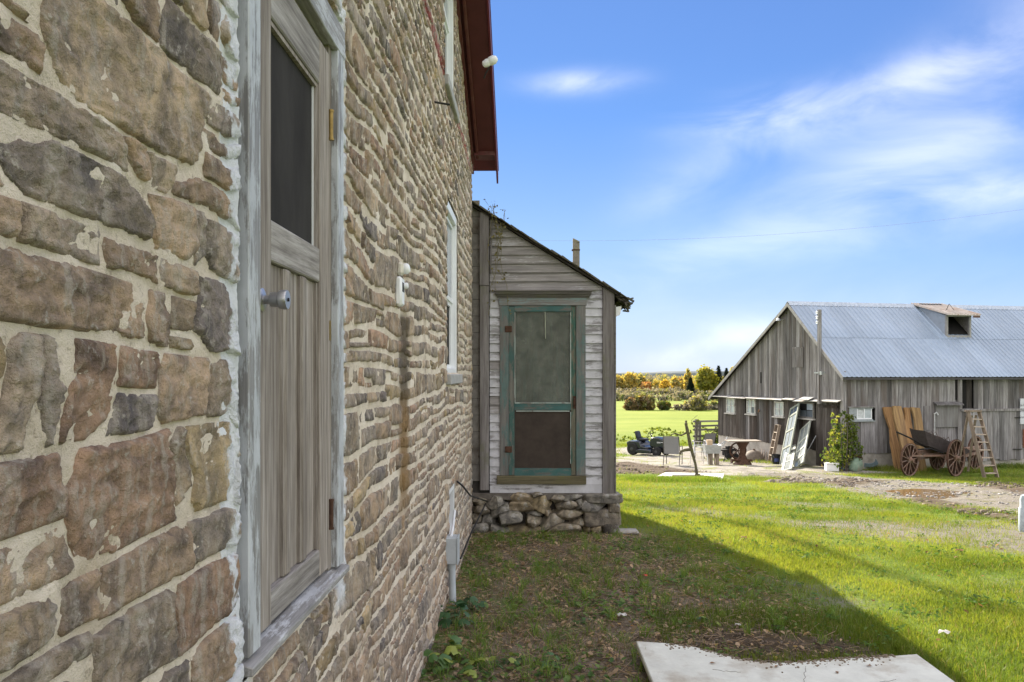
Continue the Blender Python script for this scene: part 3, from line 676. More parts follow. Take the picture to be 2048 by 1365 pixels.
def warp(s, t_):
    edge = np.ones_like(s)
    for (a, b_, c1, d1) in OPEN:
        dd = np.maximum(np.maximum(a-s, s-b_), np.maximum(c1-t_, t_-d1)); edge = np.minimum(edge, np.clip(dd/.08, 0, 1))
    edge = np.minimum(edge, np.clip((Y1-s)/.15, 0, 1))
    return s+(fbm(s*3.1, t_*6, 3., 3)*.075)*edge, t_+(fbm(s*1.6, t_*4, 8., 3)*.055+fbm(s*.5, t_*1.5, 18., 2)*.05)*edge
PAL = [((.395, .31, .235), 34), ((.375, .32, .26), 30), ((.39, .28, .21), 6), ((.30, .265, .23), 14), ((.21, .19, .185), 4), ((.42, .34, .22), 5), ((.42, .345, .26), 16)]
palw = [p[1] for p in PAL]
def stone_mesh(s0, s1, t0, t1):
    sc_, tc_ = (s0+s1)/2, (t0+t1)/2
    d = max(1.0, sc_); res = float(np.clip(.0042*d, .0048, .03))
    nu = int(np.clip((s1-s0)/res, 4, 80)); nv = int(np.clip((t1-t0)/res, 4, 44))
    sd = rr.random()
    u, v = np.meshgrid(np.linspace(-1, 1, nu+1), np.linspace(-1, 1, nv+1))
    gap = rr.uniform(-.002, .004); hw, hh = (s1-s0)/2, (t1-t0)/2
    s = sc_+u*hw; t_ = tc_+v*hh
    s, t_ = warp(s, t_)
    # distance from the outline in metres, with ragged noise and rounded or cut corners
    U, V_ = u*hw, v*hh; hj = min(.0075, hh*.16)     # bed joints are wider than the upright ones
    sides = [(1, rr.uniform(-.22, .22), hw), (-1, rr.uniform(-.22, .22), hw)]
    dist = np.full(U.shape, 9.)
    for sg, tl, d_ in sides: dist = np.minimum(dist, (d_-sg*U-tl*V_)/math.hypot(1, tl))
    for sg in (1, -1):
        tl = rr.uniform(-.10, .10)*min(1, hh/hw*1.5); dist = np.minimum(dist, (hh-hj-sg*V_-tl*U)/math.hypot(1, tl))
    for sx_ in (1, -1):
        for sz_ in (1, -1):
            if rr.random() < .6:
                cu = rr.uniform(.15, .8)*hh; an = rr.uniform(.4, 1.15); nx_, nz_ = math.cos(an)*sx_, math.sin(an)*sz_
                dist = np.minimum(dist, (hw*abs(nx_)+hh*abs(nz_)-cu*.75)-(U*nx_+V_*nz_))
    if rr.random() < .3: tl = rr.uniform(-.5, .5); dist = np.minimum(dist, hh-hj-np.abs(U)*.25-V_*.6 if tl > 0 else hh-hj-np.abs(U)*.2+V_*.6)
    dist = dist+fbm(s*15, t_*15, sd*50, 4, .62)*.011+fbm(s*55, t_*60, sd*50+3, 4, .6)*.007+rr.uniform(-.002, .005)+.0022
    dist = np.minimum(dist, np.minimum(hw-np.abs(U), hh-np.abs(V_))-.0045)
    prof = np.clip(dist/.0042, -1, 1); prof = np.where(prof > 0, 1-(1-prof)**1.5, prof*1.6)
    hm = rr.uniform(.0035, .010)
    fl = np.clip(prof, 0, 1)
    tilt = (u*rr.uniform(-.6, .6)+v*rr.uniform(-.6, .6))*.008
    ridge = fbm(s*7+sd*9, t_*10, sd*80, 5, .6); chip = np.abs(fbm(s*16, t_*34, sd*30, 4, .62))
    x = WX+prof*hm+fl*(tilt+ridge*.012-chip*.016+.006+fbm(s*62, t_*95, sd*11, 4, .65)*.0045-np.clip(fbm(s*9+sd*5, t_*9, sd, 2)-.15, 0, .1)*.05)
    edge_in = np.clip(dist/.03, 0, 1); x = x+fl*edge_in*.001
    x = np.where(prof < 0, WX+prof*.02, x)
    idx = np.arange((nu+1)*(nv+1)).reshape(nv+1, nu+1)
    f = np.stack([idx[:-1, :-1], idx[:-1, 1:], idx[1:, 1:], idx[1:, :-1]], -1).reshape(-1, 4)
    keep = (prof > -.98).reshape(-1); fk = keep[f].any(1); f = f[fk]
    used = np.unique(f); mp = np.zeros(len(keep), int); mp[used] = np.arange(len(used))
    V = np.stack([x, s, t_], -1).reshape(-1, 3)[used]
    c_ = np.array(rr.choices([p[0] for p in PAL], palw)[0])*rr.uniform(.78, 1.2)
    return V, mp[f], c_, sd
def pxarea(st):
    s0, s1, t0, t1 = st
    P4 = [project(WX, s, t_) for s in (s0, s1) for t_ in (t0, t1)]
    xs = [max(0, min(2048, p[0])) for p in P4]; ys = [max(0, min(1365, p[1])) for p in P4]
    return (max(xs)-min(xs))*(max(ys)-min(ys))
stones.sort(key=lambda st: -pxarea(st))
VV, FF, CC, SS = [], [], [], []; o_ = 0; cnt = 0
for st in stones:
    V, f, c_, sd = stone_mesh(*st)
    if len(f) == 0: continue
    if cnt < 296 and pxarea(st) > 0:
        link('stone', npmesh('stone', V, f, np.tile(c_, (len(V), 1)), np.full(len(V), sd), smooth=True), STONEM, house); cnt += 1
    else:
        VV.append(V); FF.append(f+o_); CC.append(np.tile(c_, (len(V), 1))); SS.append(np.full(len(V), sd)); o_ += len(V)
link('wall_stones', npmesh('wall_stones', np.concatenate(VV), np.concatenate(FF), np.concatenate(CC), np.concatenate(SS), smooth=True), STONEM, house, kind='stuff')
# --- mortar sheet
def mortar_patch(ya, yb, res, zmax):
    ys = np.arange(ya, yb+res*.5, res); zs = np.arange(-.3, zmax, res); Yg, Zg = np.meshgrid(ys, zs)
    Xg = WX+.0004+fbm(Yg*17, Zg*34, 77., 5, .68)*.009+fbm(Yg*5, Zg*7, 71., 3)*.004
    idx = np.arange(Yg.size).reshape(Yg.shape)
    f = np.stack([idx[:-1, :-1], idx[:-1, 1:], idx[1:, 1:], idx[1:, :-1]], -1).reshape(-1, 4)
    cy = (Yg[:-1, :-1]+res/2).reshape(-1); cz = (Zg[:-1, :-1]+res/2).reshape(-1)
    k = cz < np.array([rakez(y) for y in cy])+.02
    for (a, b_, c1, d1) in OPEN: k &= ~((cy > a+.004) & (cy < b_-.004) & (cz > c1+.004) & (cz < d1-.004))
    return np.stack([Xg, Yg, Zg], -1).reshape(-1, 3), f[k]
VV, FF = [], []; o_ = 0
for a, b_, r_, zm in ((-3.2, .8, .1, 7.8), (.8, 3.2, .009, 3.9), (3.2, 5.6, .018, 5.2), (5.6, 10.25, .03, 7.6)):
    V, f = mortar_patch(a, b_, r_, zm); VV.append(V); FF.append(f+o_); o_ += len(V)
link('mortar', npmesh('mortar', np.concatenate(VV), np.concatenate(FF), smooth=True), MORTM, house)
# body behind: side walls with real openings cut as recess boxes are not needed, the sheet carries the face
b = MB(); b.prism([(-3.2, -.4), (10.24, -.4), (10.24, 4.66), (3.7, 7.54), (-3.2, 4.5)], -8.5, -1.02, 'x'); b.build('wall', MORTM, house)
b = MB()
for (ya, yb, z0, z1) in OPEN:   # reveals
    b.box(-1.02, -.707, ya-.2, ya, z0-.02, z1+.02); b.box(-1.02, -.707, yb, yb+.2, z0-.02, z1+.02)
    b.box(-1.02, -.707, ya-.2, yb+.2, z1+.02, z1+.2); b.box(-1.02, -.707, ya-.2, yb+.2, z0-.2, z0-.02)
b.build('reveal', MORTM, house)
b = MB(); b.box(-.98, -.706, 10.10, 10.25, -.3, 4.62); b.build('corner_return', MORTM, house)
# --- door and its frame
E = EYE; zc0, zc1 = E-.70, E+1.17
fr = MB(); fr.box(-.80, -.683, 2.0, 2.088, zc0+.0, E+1.262); frame = fr.build('door_frame', casing, house, .003)
b = MB(); b.box(-.80, -.684, 2.95, 3.04, zc0+.0, E+1.262); b.build('casing', casing, frame, .003)
b = MB(); b.box(-.80, -.682, 1.985, 3.055, E+1.17, E+1.275); b.build('header', casing_y, frame, .003)
b = MB(); b.box(-.80, -.725, 2.089, 2.118, zc0, zc1); b.box(-.80, -.7085, 2.905, 2.949, zc0, zc1); b.box(-.80, -.726, 2.118, 2.905, zc1-.03, zc1-.002); b.build('jamb', doorwood, frame)
b = MB(); b.prism([(-.82, zc0-.045), (-.668, zc0-.04), (-.668, zc0-.018), (-.72, zc0-.004), (-.82, zc0)], 1.985, 3.07, 'y'); b.build('sill', casing_y, frame, .003)
dr = MB(); dr.box(-.74, -.704, 2.121, 2.240, zc0+.012, zc1-.035); door = dr.build('door', doorwood, house, .003)
b = MB(); b.box(-.74, -.7045, 2.772, 2.902, zc0+.012, zc1-.035); b.build('stile', doorwood, door, .003)
for nm, z0, z1, m2 in (('top_rail', E+.985, zc1-.036, doorwood_y), ('middle_rail', E+.311, E+.425, doorwood_y), ('bottom_rail', zc0+.013, E-.597, doorwood_y)):
    b = MB(); b.box(-.739, -.7055, 2.241, 2.771, z0, z1); b.build(nm, m2, door, .004)
pz0, pz1 = E-.597, E+.311; ws = [2.241+.53*k/3 for k in range(4)]
for k in (1, 2):
    b = MB(); b.box(-.738, -.7075, ws[k]-.026, ws[k]+.026, pz0+.001, pz1-.001); b.build('mullion', doorwood, door, .007)
for k in range(3):
    b = MB(); b.box(-.737, -.724, ws[k]+.003, ws[k+1]-.003, pz0+.002, pz1-.002); b.build('panel', doorwood, door)
    b = MB()
    for s_ in (0, 1):
        y = ws[k]+.028 if s_ == 0 else ws[k+1]-.028
        if (k == 0 and s_ == 0): y = ws[0]+.006
        if (k == 2 and s_ == 1): y = ws[3]-.006
        b.box(-.724, -.714, y-.005, y+.005, pz0+.004, pz1-.004)
    b.build('bead', doorwood, door)
b = MB(); b.box(-.733, -.728, 2.243, 2.769, E+.427, E+.983); b.build('screen', screenm, door)
b = MB(); b.box(-.727, -.712, 2.242, 2.252, E+.427, E+.983); b.box(-.727, -.712, 2.757, 2.770, E+.427, E+.983); b.box(-.727, -.713, 2.252, 2.757, E+.970, E+.983); b.build('bead', doorwood, door)
b = MB(); b.box(-.7265, -.7215, 2.746, 2.752, E+.43, E+.968); b.build('spline', whitepvc, door)
ky, kz = 2.158, E+.196
Mk = T(-.704, ky, kz) @ rotm('Y', R(90))
b = MB(); b.lathe([(.031, 0), (.031, .003), (.026, .006), (.012, .008), (.012, .022), (.0195, .025), (.0205, .045), (.0255, .050), (.0265, .066), (.0245, .070), (.004, .070)], 28, Mk)
kn = b.build('knob', chrome, door, smooth=True)
b = MB(); b.lathe([(.005, .0712), (.005, .0735), (.001, .0735)], 12, Mk); b.build('button', darkiron, kn)
for z, mt in ((E+.885, brass), (E-.50, rust)):
    b = MB(); b.tube([(-.699, 2.906, z-.048), (-.699, 2.906, z+.048)], .0085, 10); b.box(-.7085, -.7055, 2.905, 2.935, z-.046, z+.046)
    for q in (-.05, .05): b.tube([(-.699, 2.906, z+q-.004), (-.699, 2.906, z+q+.004)], .0105, 10)
    b.build('hinge', mt, door)
b = MB(); b.box(-.7084, -.7055, 2.908, 2.935, E+.12, E+.19); b.build('strike_plate', brass, frame)
# --- sash windows
def window(name, Wn, sashz, sill=True, sc=1):
    ya, yb, z0, z1 = Wn; c_ = .085
    f = MB(); f.box(-.80, -.712, ya+.012, yb-.006, z1-c_, z1-.004); o = f.build('window', whitepvc, house, .004)
    b = MB(); b.box(-.80, -.711, ya+.01, ya+.055, z0+.004, z1-c_-.001); b.build('frame', whitepvc, o, .004)
    b = MB(); b.box(-.80, -.711, yb-.055, yb-.005, z0+.004, z1-c_-.001); b.build('frame', whitepvc, o, .004)
    b = MB(); b.box(-.80, -.7115, ya+.056, yb-.056, z0+.004, z0+.05); b.build('frame', whitepvc, o, .004)
    for (a, b2, xx) in ((sashz, z1-c_-.002, -.745), (z0+.052, sashz-.001, -.762)):
        q = MB(); s_ = .038
        q.box(xx-.03, xx, ya+.057, ya+.057+s_, a, b2); q.box(xx-.03, xx, yb-.057-s_, yb-.057, a, b2)
        q.box(xx-.029, xx-.001, ya+.057+s_, yb-.057-s_, a, a+s_); q.box(xx-.029, xx-.001, ya+.057+s_, yb-.057-s_, b2-s_, b2); q.build('sash', whitepvc, o)
        q = MB(); q.box(xx-.022, xx-.016, ya+.057+s_, yb-.057-s_, a+s_, b2-s_); q.build('pane', glassb if xx > -.75 else screenm, o)
    if sill:
        b = MB(); b.box(-.80, -.655, ya-.04, yb+.06, z0-.095, z0-.004); b.build('sill', simple('sill_stone', (.36, .36, .355), .9, 0, 12, .15, .5), o, .008)
window('w', WIN1, 2.0+.70); window('w', WIN2, 5.25)
b = MB(); b.box(-.80, -.7, 6.95, 7.8, 4.47, 4.51)
b.build('sill', simple('dark_sill', (.12, .12, .11), .9), house)
ya, yb, z0, z1 = WINB; f = MB(); f.box(-.8, -.70, yb-.05, yb-.002, z0+.003, z1-.003); o = f.build('basement_window', whitepvc, house, .003)
b = MB(); b.box(-.8, -.70, ya+.004, yb-.051, z1-.045, z1-.004); b.build('frame', whitepvc, o); b = MB(); b.box(-.8, -.70, ya+.004, yb-.051, z0+.004, z0+.045); b.build('frame', whitepvc, o)
b = MB(); b.box(-.78, -.765, ya+.004, yb-.051, z0+.046, z1-.046); b.build('pane', glassm.id_data if False else glassm, o)
# --- roof, soffit and maroon trim on the gable rake
ang = math.atan(.44); sy0 = 10.62
def rk(y, dz=0): return 4.66+.44*(10.25-y)+dz
def slopebox(x0, x1, ya, yb, d0, d1): return [((ya, rk(ya, d0)), (yb, rk(yb, d0)), (yb, rk(yb, d1)), (ya, rk(ya, d1))), x0, x1]
def sb(name, x0, x1, ya, yb, d0, d1, mat, par=house):
    pts, a, b2 = slopebox(x0, x1, ya, yb, d0, d1); q = MB(); q.prism(pts, a, b2, 'x'); return q.build(name, mat, par, .003)
roofm = simple('red_metal_roof', (.11, .02, .022), .45, .1, 6, .15, .05)
rf = MB(); rf.prism([(10.72, rk(10.72, .20)), (3.7, rk(3.7, .20)), (-3.6, rk(3.7, .20)-.44*7.3), (-3.6, rk(3.7, .24)-.44*7.3), (3.7, rk(3.7, .25)), (10.72, rk(10.72, .24))], -8.8, -.375, 'x'); roof = rf.build('roof', roofm, house)
soffm = simple('maroon_soffit', (.10, .026, .030), .6, 0, 5, .15, .05)
b = MB(); b.prism([(10.1, rk(10.1, .02)), (3.7, rk(3.7, .02)), (3.7, rk(3.7, .06)), (10.1, rk(10.1, .06))], -.665, -.405, 'x'); b.build('soffit', soffm, roof)
b = MB(); b.prism([(10.2, rk(10.2, -.06)), (3.7, rk(3.7, -.06)), (3.7, rk(3.7, .07)), (10.2, rk(10.2, .07))], -.698, -.668, 'x'); b.build('frieze_board', redb, roof)
b = MB(); b.prism([(10.2, rk(10.2, -.012)), (3.7, rk(3.7, -.012)), (3.7, rk(3.7, .03)), (10.2, rk(10.2, .03))], -.640, -.605, 'x'); b.build('moulding', redb, roof, .006)
b = MB(); b.prism([(10.68, rk(10.68, .005)), (3.7, rk(3.7, .005)), (3.7, rk(3.7, .195)), (10.68, rk(10.68, .195))], -.402, -.380, 'x'); b.build('fascia', red, roof, .003)
b = MB(); b.box(-.662, -.405, 10.10, 10.12, rk(10.1, -.03)+.0, rk(10.1, .10)+.05); b.build('end_panel', redb, roof)
b = MB(); b.box(-.664, -.404, 10.12, 10.66, 4.74, 4.765); b.build('return_soffit', redb, roof)
b = MB(); b.box(-.70, -.674, 10.26, 10.34, 4.52, 4.98); b.build('corner_board', redb, roof)
b = MB(); b.prism([(10.1, 4.742), (10.66, 4.742), (10.66, 4.85), (10.1, rk(10.1, .1))], -.665, -.640, 'x'); b.build('return_side', redb, roof)
b = MB()
for x in (-.60, -.43, -.415): b.lathe([(.006, 0), (.006, .004), (.001, .004)], 8, T(x, 10.118, 4.80) @ rotm('X', R(90)))
b.build('screw_head', whitepvc, roof)
# white knob on the roof edge
p = onX(984, 122, -.36)
t = empty('roof_insulator', (-.365, p.y, p.z), 0, 'white porcelain knob with wire standing on the maroon roof edge', 'insulator')
b = MB(); b.lathe([(.012, -.10), (.03, -.09), (.042, -.05), (.036, -.03), (.045, -.01), (.045, .03), (.025, .06), (.01, .065)], 16, rotm('Y', R(65))); b.build('knob', whitepvc, t, smooth=True)
b = MB(); b.tube([(-.02, 0, -.06), (-.06, .02, -.12), (-.08, .05, -.16)], .008, 6); b.build('pin', darkiron, t)
# --- things fixed on the wall
p = onX(800, 600); y0 = 4.36
t = empty('outdoor_outlet', (-.69, y0, 2.36), 0, 'white weatherproof switch and outlet box on the stone wall, rust stain below it', 'outlet')
b = MB(); b.box(-.012, .028, -.052, .052, .0, .155); o = b.build('cover_plate', whitepvc, t, .012, True)
b = MB()
for k in range(4): b.box(.0278, .0295, -.036+k*.016, -.029+k*.016, .075, .125)
b.build('slot', blackpl, o)
b = MB(); b.lathe([(.005, 0), (.017, 0), (.017, .016), (.012, .022), (.003, .022)], 14, T(.028, .03, .112) @ rotm('Y', R(90))); b.build('lever', whitepvc, o, smooth=True)
b = MB(); b.box(-.012, .030, -.03, .045, .165, .235); o2 = b.build('photocell_base', simple('dirty_white', (.6, .57, .5), .6, 0, 12, .2), t, .012)
b = MB(); b.lathe([(.004, -.005), (.026, 0), (.030, .012), (.028, .026), (.018, .036), (.004, .038)], 18, T(.024, .02, .20) @ rotm('Y', R(80))); b.build('lamp_cap', whitepvc, o2, smooth=True)
t = empty('meter_conduit', (-.70, 7.05, .0), 0, 'grey plastic junction box with conduit running into the ground at the wall foot', 'conduit')
b = MB(); b.box(-.012, .095, -.06, .12, .37, .595); o = b.build('junction_box', pvcgrey, t, .006)
b = MB(); b.box(.096, .106, -.066, .126, .364, .601); b.build('cover', pvcgrey, o, .004)
b = MB(); b.tube([(.045, .02, .37), (.045, .02, .33), (.048, .02, .30), (.055, .02, .02), (.07, -.005, -.08)], [.036, .036, .030, .030, .030], 16); b.build('pipe', pvcgrey, t, smooth=True)
b = MB(); b.tube([(.04, .03, .595), (.03, .30, .62), (.02, .60, .72)], .012, 8); b.build('lead', whitepvc, t, smooth=True)
t = tag(MB().tube([(-.69, 8.0, .95), (-.64, 8.05, .90), (-.60, 8.6, .72), (-.45, 9.3, .55), (-.50, 9.8, .45), (-.62, 9.0, .25), (-.67, 8.2, .15)], .010, 6).build('loose_cable', blackpl, smooth=True), 'black cable drooping from the basement window along the wall foot', 'cable')
for (px, py, l) in ((866, 203, .12),):
    p = onX(px, py); tag(MB().tube([(WX-.02, p.y, p.z), (WX+l, p.y+.05, p.z-.01)], .008, 6).build('wall_spike', darkiron), 'thin iron spike sticking out of the stones beside the upper window', 'spike')

# ------------------------------------------------------------------ lean-to porch
PY = 10.40
def pq(px, py): v = onY(px, py, PY); return v.x, v.z
porch = empty('wooden_porch', (.3, PY, 0), 0, 'weathered clapboard lean-to porch on a rubble base with a teal screen door', 'porch')
PO = Vector((.3, PY, 0))
def pb(x0, x1, y0, y1, z0, z1): return MB().box(x0-.3, x1-.3, y0, y1, z0, z1)   # y relative to the facade, negative = proud
xr, zr0 = pq(1228, 988); xr = round(xr, 3)
xl = pq(978, 700)[0]; XL = -2.4
ra = pq(943, 404); rb = pq(1250, 592); rs = (rb[1]-ra[1])/(rb[0]-ra[0])
def rz(x): return ra[1]+rs*(x-ra[0])-.03
ztop_sill = pq(1000, 966)[1]; zbase = pq(1000, 988)[1]
# dark core just behind the boards
core = MB().prism([(XL-.3, zbase), (xr-.31, zbase), (xr-.31, rz(xr)-.05), (XL-.3, rz(XL)-.05)], .045, 3.2, 'y'); core.build('wall', simple('porch_sheathing', (.06, .055, .05), .9), porch)
# clapboards
pitch = .1115; z = ztop_sill; k = 0
dx0, dx1 = pq(1000, 800)[0], pq(1170, 800)[0]; zhead = pq(1000, 597)[1]; xcb = pq(1205, 700)[0]
def clap(x0, x1, za, zb_, mat):
    xk = lambda zz: (zz+.035+.03-ra[1])/rs+ra[0]
    if x1-x0 < .01 or xk(za) < x0+.03: return
    ov = .012; pts = [(x0, za-ov)]; xe = min(x1, xk(za)); pts.append((xe, za-ov))
    if xk(zb_) >= x1: pts += [(x1, zb_), (x0, zb_)]
    else:
        if xe == x1: pts.append((x1, (x1-ra[0])*rs+ra[1]-.065))
        if xk(zb_) > x0: pts += [(xk(zb_), zb_), (x0, zb_)]
        else: pts.append((x0, (x0-ra[0])*rs+ra[1]-.065))
    n_ = len(pts); fy_ = lambda zz: -.022+(zz-za+ov)/(pitch+ov)*.026
    b = MB(); b.add([(x-.3, fy_(zz), zz) for x, zz in pts]+[(x-.3, fy_(zz)+.012, zz) for x, zz in pts], [tuple(range(n_)), tuple(range(2*n_-1, n_-1, -1))]+[(i_, i_+n_, (i_+1) % n_+n_, (i_+1) % n_) for i_ in range(n_)])
    o = b.build('clapboard', mat, porch); o.location = (0, rng.uniform(-.002, .002), rng.normal(0, .0015))
while z < rz(xl)-.05:
    zb_ = z+pitch
    if z < zhead+.02:
        ins = k > 2
        clap(xl+.01, dx0-.002, z, zb_, porchwood_w if rng.random() < .9 else porchwood_x); clap(dx1+.002, xcb-.002, z, zb_, porchwood_w)
    else: clap(xl+.01, xcb-.002, z, zb_, porchwood_x)
    z = zb_; k += 1
# left recess boards behind the corner of the house
z = zbase+.16
while z < 4.1:
    b = MB().box(XL-.3, pq(959, 700)[0]-.3, .012, .04, z, z+.205); b.build('board', simple('recess_board', (.22, .205, .185), .85, 0, 10, .25, .4, dirt=(.1, .08, .06)), porch)
    z += .21
xa, xb_ = pq(960, 700)[0], pq(978, 700)[0]; zj = pq(970, 572)[1]
pb(xa, xb_, -.05, .03, pq(960, 980)[1], zj-.003).build('corner_post', postwood, porch, .004)
pb(xa-.002, xb_+.002, -.056, .03, zj, rz(xa)-.04).build('corner_post', postwood, porch, .004)
MB().bar((xb_-.28, -.02, zj+.15), (xb_-.26, -.02, rz(xb_)-.1), .02, .02).build('batten', postwood, porch)
b = MB().prism([(xcb-.3, zbase+.005), (xr-.3, zbase-.02), (xr-.3, rz(xr)-.03), (xcb-.3, rz(xcb)-.03)], -.045, .035, 'y'); b.build('corner_post', postwood, porch, .004)
pb(xr, xr+.022, -.05, .10, zbase-.02, rz(xr)-.18).build('corner_post', trimwood, porch, .003)
pb(xb_+.012, xcb-.003, -.022, .03, zbase+.012, ztop_sill-.012).build('sill_board', porchwood_w, porch, .004)
pb(XL, xr+.02, -.03, .06, zbase-.075, zbase+.01).build('ground_beam', simple('weathered_beam', (.13, .115, .10), .9, 0, 12, .35, .6), porch, .006)
# door surround
q = lambda a: pq(a, 800)[0]
zt = pq(1000, 612)[1]; zs0, zs1 = pq(1000, 966)[1], pq(1000, 951)[1]
pb(q(1000), q(1017.5), -.035, .02, zs1+.002, zt-.002).build('door_casing', tealfaded, porch, .003)
pb(q(1152), q(1171), -.035, .02, zs1+.002, zt-.002).build('door_casing', tealfaded, porch, .003)
pb(q(998), q(1173), -.04, .02, zt, zhead).build('header', paint('header_paint', (.24, .32, .33), (.26, .255, .25), 'x', .45), porch, .003)
c0, c1 = q(990), q(1183)
b = MB()
for i, (g, z0, z1) in enumerate(((.0, 0, .02), (-.02, .02, .045), (-.05, .045, .075), (-.07, .075, .09))):
    b.box(c0-.3-.0+(-g*.6-.042)*-1*0+(.03-i*.012), c1-.3-(.03-i*.012), -.05+g, .0, zhead+.002+z0, zhead+.002+z1)
b.build('crown_moulding', trimwood, porch)
pb(q(994), q(1172), -.06, .02, zs0-.012, zs1).build('door_sill', mosswood, porch, .006)
# screen door
zt2 = pq(1000, 613)[1]
X0, X1, A0, A1 = q(1018), q(1151), q(1029), q(1142)
sdm = MB().box(X0-.3, A0-.3, -.028, .004, zs1+.005, zt2-.005); sdoor = sdm.build('screen_door', teal, porch, .003)
MB().box(A1-.3, X1-.3, -.028, .004, zs1+.005, zt2-.005).build('stile', paint('teal_worn_stile', (.035, .11, .085), (.16, .15, .11), 'z', .45), sdoor, .003)
for za, zb_, mt in ((626, 613.5, teal_x), (820, 806, teal_x), (950, 934, teal_x)):
    MB().box(A0-.3, A1-.3, -.027, .003, pq(0, za)[1]+.002, pq(0, zb_)[1]-.002).build('rail', mt, sdoor, .003)
m = NT('fine_mesh_screen'); t = m.t; tr = m.n('ShaderNodeBsdfTransparent'); o_n = m.co()
m.out(m.mix(m.mr(m.noise(o_n, 5, 6, .7), .35, .65), (.13, .145, .125), (.21, .225, .195)), .8, spec=.1)
mx = m.n('ShaderNodeMixShader', {0: m.mr(m.noise(o_n, 3, 4), .3, .7, .45, .65), 1: tr.outputs[0], 2: m.b.outputs[0]}); t.links.new(mx.outputs[0], t.nodes['Material Output'].inputs['Surface']); MESHM = m.m
MB().box(A0-.3, A1-.3, -.012, -.0105, pq(0, 806)[1], pq(0, 626)[1]).build('mesh_screen', MESHM, sdoor)
MB().box(A0-.3, A1-.3, -.012, -.0105, pq(0, 934)[1], pq(0, 820)[1]).build('mesh_screen', simple('brown_mesh', (.052, .040, .033), .8, 0, 6, .25, .3), sdoor)
beadm = paint('bead_paint', (.42, .50, .47), (.28, .27, .25), 'z', .6)
for (a, c, d, e) in ((A0, A0+.012, 805, 627), (A1-.012, A1, 805, 627), (A0, A1, 806.5, 804.5), (A0+.02, A1-.02, 822.5, 820.5), (A1-.01, A1-.002, 925, 823)):
    MB().box(a-.3, c-.3, -.034, -.029 if e != 804.5 and e != 820.5 else -.03, pq(0, d)[1], pq(0, e)[1]).build('bead', beadm, sdoor)
MB().tube([(q(1090)-.3, -.035, pq(0, 626)[1]), (q(1091)-.3, -.033, pq(0, 679)[1])], .006, 6).build('drip_stick', simple('pale_twig', (.35, .38, .30), .8), sdoor)
for py in (660, 897): 
    z = pq(0, py)[1]; MB().box(q(1010)-.3, q(1024)-.3, -.048, -.036, z-.04, z+.04).build('hinge', rust, sdoor, .008)
z = pq(0, 804)[1]; b = MB(); b.box(q(1146)-.3, q(1151)-.3, -.04, -.029, z-.08, z+.08); b.tube([(q(1148)-.3, -.04, z-.05), (q(1148)-.3, -.07, z-.03), (q(1148)-.3, -.07, z+.03), (q(1148)-.3, -.04, z+.05)], .007, 6); b.build('handle', rust, sdoor)
# inner panelled door behind the screen
pb(q(1024), q(1146), .030, .043, zs1, zt2).build('inner_door', paint('inner_door_paint', (.18, .30, .28), (.26, .23, .21), 'z', .5, .6), porch)
for a, c in ((1034, 1058), (1066, 1104), (1112, 1138)):
    pb(q(a), q(c), .020, .029, pq(0, 800)[1], pq(0, 632)[1]).build('inner_panel', paint('inner_panel_paint', (.20, .32, .29), (.28, .25, .23), 'z', .5, .6), porch, .004)
pb(q(1026), q(1145), .018, .029, zs1+.04, zs1+.20).build('inner_rail', teal_x, porch)
# roof: deck, ragged shingle courses, fringe
rmoss = simple('mossy_shingle', (.10, .092, .075), .95, 0, 30, .5, .9, dirt=(.10, .11, .04)); rdark = simple('eave_dark_wood', (.035, .03, .025), .9, 0, 20, .4)
x_e = pq(1243, 590)[0]
deck = MB().prism([(XL-.3, rz(XL)-.03), (x_e-.3, rz(x_e)-.03), (x_e-.3, rz(x_e)-.005), (XL-.3, rz(XL)-.005)], -.075, 3.3, 'y'); roofp = deck.build('roof', rdark, porch)
rot = math.atan(rs)
shm = MB(); shm.box(-.13, .13, -.075, .075, -.006, .006); shme = shm.mesh('shingle', .002); shme.materials.append(rmoss)
Ls = (x_e-(-1.0))/math.cos(rot); ncourse = int(Ls/.15)
nsh = 0
for c_i in range(ncourse+1):
    xx = x_e-.02-c_i*.15*math.cos(rot)
    for r_i in range(2 if c_i > 3 else 8):
        o = link('shingle', shme, None, roofp); nsh += 1
        o.location = (xx-.3, -.03+r_i*.152+rng.uniform(-.03, .01) if r_i == 0 else -.03+r_i*.152, rz(xx)+.014+rng.uniform(-.004, .006)); o.rotation_euler = (0, -rot+R(3)+rng.normal(0, .02), rng.normal(0, .05)); o.scale = (1, rng.uniform(.9, 1.1), rng.uniform(.8, 1.8))
b = MB(); b.prism([(XL-.3, rz(XL)+.008), (x_e-.35, rz(x_e)+.008), (x_e-.35, rz(x_e)+.02), (XL-.3, rz(XL)+.02)], .20, 3.3, 'y'); b.build('roof_covering', rmoss, roofp)
